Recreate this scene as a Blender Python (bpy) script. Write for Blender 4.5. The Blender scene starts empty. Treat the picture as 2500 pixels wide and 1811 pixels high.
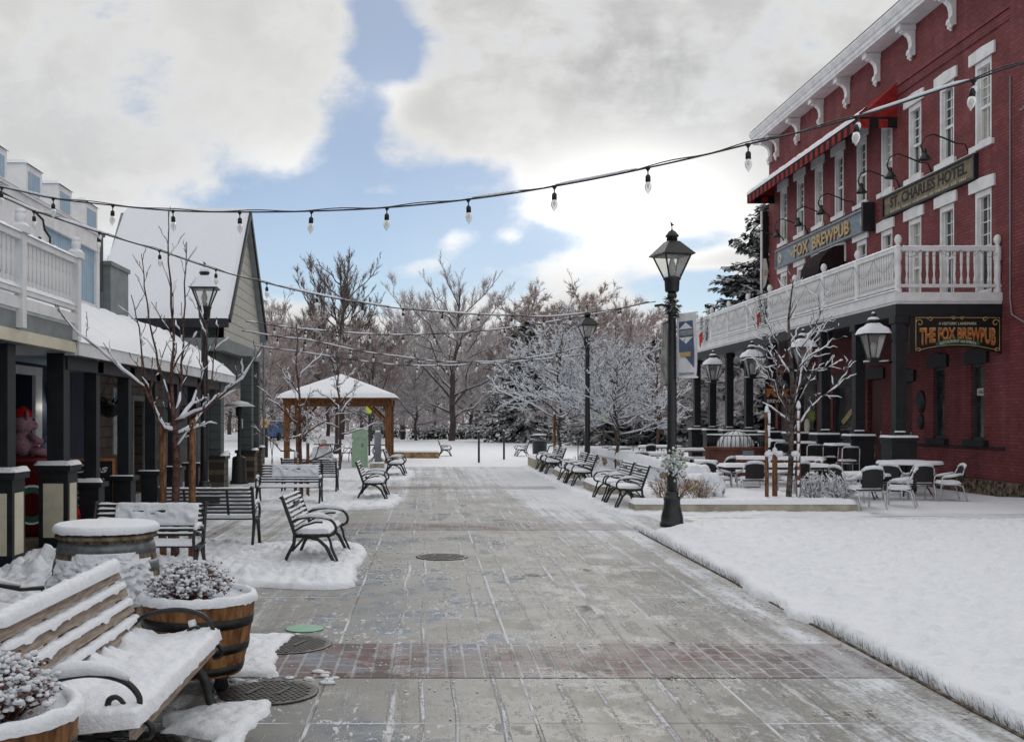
import bpy, bmesh, math, random
import numpy as np
from mathutils import Vector, Matrix, noise as mnoise
R = math.radians
C = bpy.context.scene.collection
SC = bpy.context.scene
# ---------------------------------------------------------------- camera
# one photograph pixel (2500 x 1811) -> metres: looks along +Y, shift lens
F, VX, VY, H = 2600.0, 1045.0, 1022.0, 1.70
cd = bpy.data.cameras.new('camera')
cam = bpy.data.objects.new('camera', cd)
C.objects.link(cam)
cam.location = (0, 0, H)
cam.rotation_euler = (R(90), 0, 0)
cd.sensor_fit = 'HORIZONTAL'
cd.sensor_width = 36.0
cd.lens = 36.0 * F / 2500.0
cd.shift_x = (1250 - VX) / 2500.0
cd.shift_y = (VY - 905.5) / 2500.0
cd.clip_start, cd.clip_end = 0.1, 3000
SC.camera = cam
# ---------------------------------------------------------------- exposure, light, sky
SC.view_settings.view_transform = 'Standard'
SC.view_settings.look = 'None'
SC.view_settings.gamma = 1.0
SC.view_settings.exposure = 0.10
SC.cycles.max_bounces = 6
SC.cycles.diffuse_bounces = 3
SC.cycles.glossy_bounces = 3
SC.cycles.transmission_bounces = 4
SC.cycles.transparent_max_bounces = 12
SC.cycles.caustics_reflective = False
SC.cycles.caustics_refractive = False
SC.cycles.sample_clamp_indirect = 4.0
SUN_EL, SUN_AZ = R(32), R(9)          # azimuth from +Y towards +X: low, ahead, behind the cloud
sd = bpy.data.lights.new('sun', 'SUN')
sd.energy = 0.65
sd.angle = R(24)
sd.color = (1.0, 0.96, 0.91)
sun = bpy.data.objects.new('sun', sd)
C.objects.link(sun)
sdir = Vector((math.sin(SUN_AZ) * math.cos(SUN_EL), math.cos(SUN_AZ) * math.cos(SUN_EL), math.sin(SUN_EL)))
sun.rotation_euler = sdir.to_track_quat('Z', 'Y').to_euler()
sun.location = sdir * 60


class NT:
    """tiny node-tree builder"""
    def __init__(s, tree):
        s.t = tree
        s.t.nodes.clear()

    def n(s, kind, props=None, **ins):
        nd = s.t.nodes.new(kind)
        for k, v in (props or {}).items():
            setattr(nd, k, v)
        for k, v in ins.items():
            key = int(k[1:]) if k[0] == 'i' and k[1:].isdigit() else k.replace('_', ' ')
            s.put(nd.inputs[key], v)
        return nd

    def put(s, sock, v):
        if isinstance(v, bpy.types.NodeSocket):
            s.t.links.new(v, sock)
        elif isinstance(v, bpy.types.Node):
            s.t.links.new(v.outputs[0], sock)
        else:
            if sock.type == 'RGBA' and len(v) == 3:
                v = (*v, 1)
            sock.default_value = v

    def m(s, op, a, b=None, c=None, clamp=False):
        nd = s.t.nodes.new('ShaderNodeMath')
        nd.operation = op
        nd.use_clamp = clamp
        for i, v in enumerate((a, b, c)):
            if v is not None:
                s.put(nd.inputs[i], v)
        return nd.outputs[0]

    def ramp(s, x, lo, hi, a=0.0, b=1.0):
        nd = s.t.nodes.new('ShaderNodeMapRange')
        nd.interpolation_type = 'SMOOTHSTEP'
        s.put(nd.inputs[0], x)
        for i, v in enumerate((lo, hi, a, b)):
            s.put(nd.inputs[i + 1], v)
        return nd.outputs[0]

    def mix(s, f, a, b):
        nd = s.t.nodes.new('ShaderNodeMix')
        nd.data_type = 'RGBA'
        s.put(nd.inputs[0], f)
        s.put(nd.inputs[6], a)
        s.put(nd.inputs[7], b)
        return nd.outputs[2]

    def noise(s, vec, scale, detail=4.0, rough=0.55, dist=0.0):
        nd = s.n('ShaderNodeTexNoise', Scale=scale, Detail=detail, Roughness=rough, Distortion=dist)
        if vec is not None:
            s.put(nd.inputs['Vector'], vec)
        return nd.outputs[0]

    def scaled(s, vec, sc, loc=(0, 0, 0)):
        nd = s.n('ShaderNodeMapping')
        s.put(nd.inputs['Vector'], vec)
        nd.inputs['Scale'].default_value = sc
        nd.inputs['Location'].default_value = loc
        return nd.outputs[0]


wd = bpy.data.worlds.new('World')
SC.world = wd
wd.use_nodes = True
w = NT(wd.node_tree)
tc = w.n('ShaderNodeTexCoord')
sky = w.n('ShaderNodeTexSky', dict(sky_type='NISHITA', sun_disc=False, sun_elevation=SUN_EL, sun_rotation=SUN_AZ,
                                   altitude=1400.0, air_density=1.0, dust_density=0.6, ozone_density=2.0))
sp = w.n('ShaderNodeSeparateXYZ', i0=tc.outputs['Generated'])
dy = w.m('MAXIMUM', w.m('ABSOLUTE', sp.outputs[1]), 0.22)
U = w.m('DIVIDE', sp.outputs[0], dy)
V = w.m('DIVIDE', sp.outputs[2], dy)
cuv = w.n('ShaderNodeCombineXYZ', i0=U, i1=V)
n1 = w.noise(cuv.outputs[0], 7.0, 9, 0.58, 0.25)
n2 = w.noise(w.scaled(cuv.outputs[0], (1, 1.3, 1), (3.1, 1.7, 0)), 3.2, 8, 0.55, 0.1)
n3 = w.noise(w.scaled(cuv.outputs[0], (1, 1.6, 1), (7.7, 4.2, 2.0)), 15.0, 8, 0.6, 0.2)


def blob(px, py, rx, ry, ang=0.0, p=1.0):
    """soft elliptical opening of the cloud deck, placed by direction"""
    u0, v0 = (px - VX) / F, (VY - py) / F
    a = w.m('SUBTRACT', U, u0)
    b = w.m('SUBTRACT', V, v0)
    c, s_ = math.cos(R(ang)), math.sin(R(ang))
    x = w.m('ADD', w.m('MULTIPLY', a, c * F / rx), w.m('MULTIPLY', b, s_ * F / rx))
    y = w.m('SUBTRACT', w.m('MULTIPLY', b, c * F / ry), w.m('MULTIPLY', a, s_ * F / ry))
    d = w.m('ADD', w.m('MULTIPLY', x, x), w.m('MULTIPLY', y, y))
    return w.m('MULTIPLY', w.m('POWER', 2.718, w.m('MULTIPLY', d, -1.0)), p)


def fold(op, xs):
    r = xs[0]
    for x in xs[1:]:
        r = w.m(op, r, x)
    return r


gaps = fold('ADD', [blob(925, 70, 70, 150, 20, 1.0), blob(1010, 110, 60, 50, 0, 0.35), blob(868, 345, 95, 120, -14, 0.85), blob(880, 500, 400, 75, 0, 0.9),
                    blob(980, 640, 540, 95, 0, 1.05), blob(1330, 590, 130, 60, 0, 0.35), blob(1690, 700, 130, 60, 0, 0.95), blob(640, 630, 300, 95, 0, 0.8),
                    blob(1680, 590, 90, 32, 0, 0.65), blob(1585, 395, 50, 25, 0, 0.45), blob(1120, 440, 140, 60, 0, 0.75), blob(1060, 540, 160, 40, 0, 0.4), blob(960, 120, 60, 110, 25, 0.45), blob(915, 220, 55, 75, 20, 0.7)])
puffs = fold('ADD', [blob(1010, 655, 130, 30, 6, 0.75), blob(1150, 462, 60, 20, 0, 0.4), blob(930, 468, 70, 22, 0, 0.5),
                     blob(1100, 590, 70, 36, 25, 0.7), blob(1240, 578, 38, 20, 0, 0.45), blob(930, 210, 60, 40, 0, 0.55),
                     blob(1000, 250, 90, 60, 0, 0.5), blob(1390, 640, 130, 40, 8, 0.7), blob(1480, 440, 230, 110, 0, 0.9),
                     blob(1700, 645, 160, 26, 8, 0.75), blob(1560, 560, 130, 90, 0, 0.5), blob(780, 560, 60, 22, 0, 0.4)])
dens = w.m('ADD', w.m('SUBTRACT', 0.88, gaps), puffs)
dens = w.m('ADD', dens, w.m('MULTIPLY', w.m('SUBTRACT', n1, 0.5), 1.7))
dens = w.m('ADD', dens, w.m('MULTIPLY', w.m('SUBTRACT', n3, 0.5), 1.25))
cover = w.ramp(dens, 0.16, 0.84)
cover = w.m('ADD', w.m('MULTIPLY', cover, 0.84), w.m('MULTIPLY', n2, 0.30), clamp=True)
core = w.ramp(dens, 0.60, 1.25)
# cloud brightness: thin bright rims, grey bodies, brilliant around the hidden sun
glow = fold('ADD', [blob(1580, 480, 270, 150, 0, 1.0), blob(1450, 500, 120, 80, 0, 0.5)])
grey = w.m('ADD', 0.455, w.m('MULTIPLY', n2, 0.23))
grey = w.m('SUBTRACT', grey, blob(1500, 130, 560, 170, -8, 0.12))
grey = w.m('ADD', grey, blob(450, 260, 480, 230, 0, 0.07))
grey = w.m('ADD', grey, w.m('MULTIPLY', w.m('SUBTRACT', n3, 0.5), 0.17))
lum = w.m('ADD', w.m('MULTIPLY', grey, core), w.m('MULTIPLY', w.m('SUBTRACT', 1.0, core), 0.72))
lum = w.m('ADD', lum, w.m('MULTIPLY', glow, 0.62))
lum = w.m('ADD', lum, fold('ADD', [blob(1000, 580, 620, 150, 0, 0.26), blob(700, 400, 130, 90, 0, 0.13), blob(930, 215, 90, 70, 0, 0.16)]))
# sky away from the sun is raised in brightness to light the roof snow
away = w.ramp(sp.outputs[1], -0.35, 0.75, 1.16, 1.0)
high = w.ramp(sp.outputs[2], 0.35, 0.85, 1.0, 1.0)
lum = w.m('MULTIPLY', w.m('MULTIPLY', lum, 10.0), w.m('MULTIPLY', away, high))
ccol = w.n('ShaderNodeVectorMath', dict(operation='SCALE'))
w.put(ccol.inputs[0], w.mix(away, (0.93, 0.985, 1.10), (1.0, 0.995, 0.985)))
w.put(ccol.inputs[3], lum)
blue = w.n('ShaderNodeVectorMath', dict(operation='MULTIPLY'), i0=sky.outputs[0])
blue.inputs[1].default_value = (0.72, 0.74, 0.745)
SKYBLUE = blue
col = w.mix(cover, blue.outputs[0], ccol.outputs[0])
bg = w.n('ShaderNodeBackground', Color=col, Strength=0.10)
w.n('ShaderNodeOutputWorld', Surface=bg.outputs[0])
wd.cycles.sampling_method = 'MANUAL'
wd.cycles.sample_map_resolution = 512
# ---------------------------------------------------------------- materials
MATS = {}


def principled(t, color, rough=0.6, spec=0.4, metal=0.0, normal=None, **kw):
    p = t.n('ShaderNodeBsdfPrincipled')
    t.put(p.inputs['Base Color'], color)
    t.put(p.inputs['Roughness'], rough)
    t.put(p.inputs['Specular IOR Level'], spec)
    t.put(p.inputs['Metallic'], metal)
    if normal is not None:
        t.put(p.inputs['Normal'], normal)
    for k, v in kw.items():
        t.put(p.inputs[k.replace('_', ' ')], v)
    t.n('ShaderNodeOutputMaterial', Surface=p.outputs[0])
    return p


def newmat(name):
    m = bpy.data.materials.new(name)
    m.use_nodes = True
    MATS[name] = m
    return m, NT(m.node_tree)


def bump(t, h, strength=0.3, dist=0.02):
    return t.n('ShaderNodeBump', Strength=strength, Distance=dist, Height=h).outputs[0]


def plain(name, col, rough=0.5, spec=0.4, metal=0.0, var=0.12, scale=9.0, bs=0.0, bscale=60.0, stretch=(1, 1, 1), col2=None):
    """a surface with a little uneven wear"""
    m, t = newmat(name)
    v = t.scaled(t.n('ShaderNodeTexCoord').outputs['Object'], stretch)
    a = t.noise(v, scale, 6, 0.6)
    d = col2 or tuple(c * (1 - var * 2.2) for c in col)
    colr = t.mix(t.ramp(a, 0.32, 0.68), d, tuple(min(1, c * (1 + var)) for c in col))
    nrm = bump(t, t.noise(v, bscale, 4), bs, 0.01) if bs else None
    principled(t, colr, t.m('ADD', rough - 0.06, t.m('MULTIPLY', a, 0.12)), spec, metal, nrm)
    return m


def snow_mat(name, scale=1.0, strength=0.55, tint=(0.85, 0.88, 0.94)):
    m, t = newmat(name)
    v = t.n('ShaderNodeTexCoord').outputs['Object']
    a = t.noise(v, 7 * scale, 8, 0.62)
    b = t.noise(v, 42 * scale, 5, 0.65)
    c = t.noise(v, 190 * scale, 3, 0.6)
    h = t.m('ADD', t.m('MULTIPLY', a, 0.9), t.m('ADD', t.m('MULTIPLY', b, 0.5), t.m('MULTIPLY', c, 0.2)))
    col = t.mix(t.ramp(b, 0.3, 0.7), tuple(x * 0.93 for x in tint), tint)
    principled(t, col, 0.62, 0.25, 0, bump(t, h, strength, 0.05 / scale ** 0.5))
    return m


snow_mat('snow')
snow_mat('snow_fine', 3.0, 0.6)
plain('black_iron', (0.012, 0.013, 0.015), 0.36, 0.5, 0, 0.25, 30, 0.15, 200)
plain('charcoal_paint', (0.011, 0.0135, 0.018), 0.5, 0.4, 0, 0.2, 5)
plain('slate_paint', (0.045, 0.055, 0.065), 0.55, 0.35, 0, 0.15, 4)
plain('white_paint', (0.74, 0.745, 0.76), 0.5, 0.35, 0, 0.06, 3, 0.1, 40)
plain('cream_paint', (0.64, 0.60, 0.47), 0.55, 0.3, 0, 0.06, 3)
plain('grey_trim', (0.22, 0.245, 0.25), 0.6, 0.3, 0, 0.08, 4)
plain('red_awning', (0.30, 0.022, 0.022), 0.8, 0.2, 0, 0.15, 5)
plain('black_cloth', (0.016, 0.014, 0.016), 0.85, 0.2, 0, 0.2, 6)
plain('maroon_cloth', (0.022, 0.012, 0.014), 0.85, 0.2, 0, 0.2, 6)
plain('green_metal', (0.33, 0.47, 0.33), 0.45, 0.4, 0, 0.06, 5)
plain('grey_metal', (0.21, 0.225, 0.25), 0.5, 0.4, 0, 0.08, 6)
plain('aluminium', (0.62, 0.63, 0.66), 0.33, 0.5, 0.85, 0.05, 12)
plain('steel_hood', (0.55, 0.57, 0.60), 0.3, 0.5, 0.7, 0.05, 12)
plain('wicker', (0.015, 0.015, 0.017), 0.6, 0.4, 0, 0.4, 90, 0.6, 150)
plain('cedar', (0.20, 0.082, 0.03), 0.65, 0.3, 0, 0.3, 6, 0.3, 30, (6, 6, 0.8))
plain('stake_wood', (0.20, 0.090, 0.042), 0.65, 0.3, 0, 0.35, 10, 0.3, 50, (4, 4, 0.6))
plain('bench_wood', (0.37, 0.30, 0.245), 0.7, 0.25, 0, 0.18, 10, 0.5, 60, (7, 0.7, 7))
plain('barrel_wood', (0.235, 0.115, 0.045), 0.5, 0.35, 0, 0.5, 6, 0.4, 40, (3.2, 3.2, 0.8), (0.085, 0.03, 0.010))
plain('barrel_wood_old', (0.21, 0.165, 0.125), 0.75, 0.2, 0, 0.35, 6, 0.4, 40, (4, 4, 0.7))
plain('hoop_steel', (0.16, 0.18, 0.19), 0.45, 0.5, 0.35, 0.2, 12)
plain('hoop_black', (0.014, 0.013, 0.013), 0.5, 0.4, 0, 0.3, 20)
plain('concrete_wall', (0.42, 0.38, 0.30), 0.85, 0.2, 0, 0.14, 4, 0.25, 90)
plain('sandstone', (0.40, 0.265, 0.14), 0.85, 0.2, 0, 0.3, 5, 0.5, 30)
plain('boulder', (0.40, 0.40, 0.40), 0.85, 0.2, 0, 0.3, 6, 0.6, 20)
plain('stone_pillar', (0.15, 0.115, 0.085), 0.85, 0.2, 0, 0.5, 11, 0.6, 25)
plain('dark_door', (0.012, 0.012, 0.014), 0.4, 0.4, 0, 0.3, 4)
plain('red_door', (0.07, 0.012, 0.012), 0.5, 0.35, 0, 0.2, 4)
plain('deck_boards', (0.16, 0.13, 0.105), 0.6, 0.3, 0, 0.3, 3, 0.3, 30, (1, 8, 1))
plain('gold_paint', (0.50, 0.34, 0.14), 0.4, 0.5, 0, 0.12, 10)
plain('gold_red', (0.46, 0.14, 0.04), 0.45, 0.4, 0, 0.15, 10)
plain('sign_black', (0.010, 0.009, 0.009), 0.4, 0.5, 0, 0.2, 6)
plain('sign_blue', (0.20, 0.25, 0.31), 0.55, 0.3, 0, 0.12, 7)
plain('sign_grey', (0.24, 0.26, 0.27), 0.55, 0.3, 0, 0.1, 7)
plain('sign_tan', (0.20, 0.165, 0.115), 0.6, 0.3, 0, 0.2, 8)
plain('sign_dark_lettering', (0.02, 0.017, 0.014), 0.6, 0.3)
plain('sign_green', (0.03, 0.12, 0.08), 0.6, 0.3)
plain('chalk', (0.66, 0.66, 0.66), 0.9, 0.1, 0, 0.2, 40)
plain('chalkboard_black', (0.014, 0.015, 0.018), 0.7, 0.2, 0, 0.2, 8)
plain('orange_wood', (0.42, 0.16, 0.055), 0.55, 0.3, 0, 0.2, 8)
plain('kiosk_red', (0.13, 0.006, 0.008), 0.4, 0.4, 0, 0.1, 4)
plain('plush_pink', (0.40, 0.24, 0.29), 0.95, 0.1, 0, 0.15, 30, 0.4, 90)
plain('plush_deep_pink', (0.60, 0.13, 0.24), 0.95, 0.1, 0, 0.15, 30)
plain('plush_red', (0.5, 0.02, 0.02), 0.95, 0.1, 0, 0.1, 30)
plain('plush_blue', (0.22, 0.30, 0.46), 0.95, 0.1, 0, 0.1, 30)
plain('ribbon_red', (0.50, 0.035, 0.03), 0.7, 0.2)
plain('banner_white', (0.70, 0.71, 0.74), 0.85, 0.15, 0, 0.05, 5)
plain('banner_blue', (0.10, 0.13, 0.22), 0.85, 0.15, 0, 0.08, 5)
plain('banner_back', (0.30, 0.30, 0.29), 0.85, 0.15, 0, 0.25, 5)
plain('yellow_sign', (0.60, 0.75, 0.04), 0.5, 0.3)
plain('orange_plastic', (0.65, 0.11, 0.05), 0.5, 0.3)
plain('needles', (0.022, 0.032, 0.026), 0.8, 0.2, 0, 0.45, 3)
plain('garland', (0.030, 0.045, 0.028), 0.85, 0.2, 0, 0.4, 20)
plain('frosted_petals', (0.52, 0.58, 0.50), 0.9, 0.1, 0, 0.25, 40)
plain('dry_flower', (0.23, 0.12, 0.10), 0.9, 0.1, 0, 0.5, 25)
plain('dry_grass', (0.34, 0.20, 0.09), 0.9, 0.1, 0, 0.4, 15)
plain('young_bark', (0.115, 0.062, 0.052), 0.7, 0.25, 0, 0.3, 20, 0.3, 70)
plain('grey_bark', (0.115, 0.095, 0.085), 0.85, 0.2, 0, 0.4, 14, 0.5, 40)
plain('lawn_blades', (0.34, 0.335, 0.31), 0.9, 0.1, 0, 0.4, 20)
plain('green_lid', (0.22, 0.42, 0.30), 0.55, 0.3, 0, 0.1, 30)
plain('curtain', (0.42, 0.42, 0.38), 0.95, 0.1, 0, 0.1, 4)
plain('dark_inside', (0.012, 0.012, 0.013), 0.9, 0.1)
plain('teal_poster', (0.10, 0.30, 0.36), 0.6, 0.3)
plain('paper', (0.6, 0.6, 0.58), 0.8, 0.2)
plain('car_paint_blue', (0.08, 0.16, 0.34), 0.35, 0.5)
plain('rust_plate', (0.05, 0.045, 0.04), 0.5, 0.4, 0.4, 0.3, 10)


def siding(name, col, pitch, axis, rough=0.6, depth=0.6):
    """boards: axis 'z' = lap siding, otherwise upright battens along that axis"""
    m, t = newmat(name)
    v = t.n('ShaderNodeTexCoord').outputs['Object']
    s = t.n('ShaderNodeSeparateXYZ', i0=v)
    c = s.outputs['XYZ'.index(axis.upper())]
    saw = t.m('FRACT', t.m('DIVIDE', c, pitch))
    groove = t.ramp(saw, 0.0, 0.10)
    a = t.noise(v, 5, 5)
    col_ = t.mix(t.ramp(a, 0.3, 0.7), tuple(x * 0.86 for x in col), col)
    col_ = t.mix(groove, tuple(x * 0.45 for x in col), col_)
    h = t.m('MULTIPLY', groove, 1.0) if axis != 'z' else t.m('ADD', t.m('MULTIPLY', t.m('SUBTRACT', 1.0, saw), 0.6), groove)
    principled(t, col_, rough, 0.3, 0, bump(t, h, depth, 0.02))
    return m


siding('blue_siding', (0.34, 0.47, 0.60), 0.11, 'y')
siding('navy_siding', (0.030, 0.038, 0.075), 0.10, 'y')
siding('cream_siding', (0.50, 0.49, 0.44), 0.26, 'z', 0.6, 0.9)
siding('gate_siding', (0.085, 0.10, 0.10), 0.2, 'z')


def brick_mat(name, c1, c2, mortar, swap, bw=0.22, bh=0.075, msz=0.012, bs=0.6):
    """bricks laid in the plane of two object axes"""
    m, t = newmat(name)
    v = t.n('ShaderNodeTexCoord').outputs['Object']
    s = t.n('ShaderNodeSeparateXYZ', i0=v)
    cv = t.n('ShaderNodeCombineXYZ', i0=s.outputs[swap[0]], i1=s.outputs[swap[1]])
    b = t.n('ShaderNodeTexBrick', dict(offset=0.5), Vector=cv.outputs[0], Color1=c1, Color2=c2, Mortar=mortar,
            Scale=1.0, Mortar_Size=msz, Mortar_Smooth=0.2, Bias=0.0, Brick_Width=bw, Row_Height=bh)
    a = t.noise(v, 1.6, 6, 0.6)
    g = t.noise(v, 34, 4)
    st = t.noise(t.scaled(v, (2.2, 2.2, 0.22)), 1.0, 5, 0.6)
    pch = t.noise(v, 0.5, 3, 0.5)
    col = t.mix(t.ramp(a, 0.3, 0.75), (0.74, 0.74, 0.74), (1.10, 1.10, 1.10))
    col = t.mix(t.m('MULTIPLY', t.ramp(st, 0.48, 0.70), 0.6), col, (1.25, 1.6, 1.6))
    col = t.mix(t.m('MULTIPLY', t.ramp(pch, 0.50, 0.66), 0.5), col, (0.62, 0.60, 0.62))
    mul = t.n('ShaderNodeMix', dict(data_type='RGBA', blend_type='MULTIPLY'))
    t.put(mul.inputs[0], 1.0)
    t.put(mul.inputs[6], b.outputs[0])
    t.put(mul.inputs[7], col)
    h = t.m('ADD', t.m('SUBTRACT', 1.0, b.outputs[1]), t.m('MULTIPLY', g, 0.5))
    principled(t, mul.outputs[2], 0.7, 0.25, 0, bump(t, h, bs, 0.02))
    return m


brick_mat('painted_brick', (0.245, 0.062, 0.067), (0.180, 0.044, 0.049), (0.130, 0.036, 0.040), (1, 2))
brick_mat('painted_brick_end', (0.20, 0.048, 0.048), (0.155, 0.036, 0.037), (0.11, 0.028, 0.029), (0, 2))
brick_mat('pit_brick', (0.20, 0.055, 0.038), (0.15, 0.04, 0.03), (0.11, 0.08, 0.07), (0, 2))
brick_mat('shingle_stone', (0.17, 0.125, 0.095), (0.10, 0.075, 0.06), (0.05, 0.04, 0.035), (1, 2), 0.55, 0.22, 0.014, 0.8)
brick_mat('rubble_stone', (0.34, 0.23, 0.125), (0.27, 0.18, 0.10), (0.12, 0.09, 0.06), (1, 2), 0.5, 0.2, 0.02, 0.9)
brick_mat('pillar_stone', (0.17, 0.125, 0.085), (0.11, 0.08, 0.058), (0.05, 0.04, 0.03), (1, 2), 0.28, 0.14, 0.018, 0.9)


def clear_mat(name, tint, rough, mixf, gloss=(0.9, 0.9, 0.92)):
    m, t = newmat(name)
    tr = t.n('ShaderNodeBsdfTransparent', Color=tint)
    gl = t.n('ShaderNodeBsdfPrincipled')
    gl.inputs['Base Color'].default_value = (*gloss, 1)
    gl.inputs['Roughness'].default_value = rough
    fr = t.n('ShaderNodeFresnel', IOR=1.5)
    f = t.m('ADD', mixf, t.m('MULTIPLY', fr.outputs[0], 0.8), clamp=True)
    mx = t.n('ShaderNodeMixShader', i0=f, i1=tr.outputs[0], i2=gl.outputs[0])
    t.n('ShaderNodeOutputMaterial', Surface=mx.outputs[0])
    return m


clear_mat('lamp_glass', (0.93, 0.93, 0.90), 0.12, 0.12)
clear_mat('bulb_glass', (0.97, 0.97, 0.96), 0.10, 0.42)
m, t = newmat('window_glass')
a = t.noise(t.n('ShaderNodeTexCoord').outputs['Object'], 2.2, 3)
principled(t, t.mix(t.ramp(a, 0.4, 0.6), (0.02, 0.022, 0.025), (0.05, 0.052, 0.055)), 0.06, 0.6, 0,
           bump(t, a, 0.06, 0.02))
m, t = newmat('frosted_glass')
principled(t, (0.50, 0.52, 0.49), 0.35, 0.5)
m, t = newmat('pale_bulb')
principled(t, (0.80, 0.81, 0.80), 0.25, 0.5)


def emis(name, col, s):
    m, t = newmat(name)
    e = t.n('ShaderNodeEmission', Color=col, Strength=s)
    t.n('ShaderNodeOutputMaterial', Surface=e.outputs[0])


emis('lit_bulb', (1.0, 0.97, 0.9), 6.0)
emis('warm_bulb', (1.0, 0.62, 0.28), 3.0)


def frosted(name, col, col2, lo=0.15, hi=0.55, amount=0.9, nscale=1.2, snow=(0.80, 0.82, 0.87)):
    """bark or needles whose upward faces carry snow"""
    m, t = newmat(name)
    v = t.n('ShaderNodeTexCoord').outputs['Object']
    g = t.n('ShaderNodeNewGeometry')
    nz = t.n('ShaderNodeSeparateXYZ', i0=g.outputs['Normal']).outputs[2]
    a = t.noise(v, nscale, 4, 0.6)
    b = t.noise(v, nscale * 5, 3, 0.6)
    f = t.m('MULTIPLY', t.ramp(t.m('ADD', nz, t.m('MULTIPLY', t.m('SUBTRACT', b, 0.5), 0.5)), lo, hi), amount)
    col_ = t.mix(t.ramp(a, 0.35, 0.65), col, col2)
    principled(t, t.mix(f, col_, snow), 0.85, 0.15)
    return m


frosted('frosted_bark', (0.060, 0.050, 0.047), (0.095, 0.080, 0.075), 0.3, 0.7, 0.8)
frosted('frosted_twig_brown', (0.30, 0.225, 0.21), (0.38, 0.305, 0.29), 0.0, 0.55, 0.85)
frosted('frosted_twig_grey', (0.36, 0.315, 0.31), (0.44, 0.39, 0.385), -0.05, 0.4, 0.95)
frosted('bare_twig_dark', (0.15, 0.118, 0.11), (0.20, 0.16, 0.15), 0.3, 0.9, 0.5)
frosted('frosted_leaf_rust', (0.30, 0.165, 0.13), (0.36, 0.22, 0.18), 0.3, 0.85, 0.65)
frosted('snowy_needles', (0.020, 0.026, 0.023), (0.036, 0.042, 0.034), 0.48, 0.85, 0.8)
frosted('dark_needles', (0.026, 0.036, 0.033), (0.055, 0.064, 0.050), 0.48, 0.95, 0.7)
frosted('hedge_leaf', (0.018, 0.022, 0.018), (0.03, 0.032, 0.026), 0.62, 0.9, 0.9)


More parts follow.
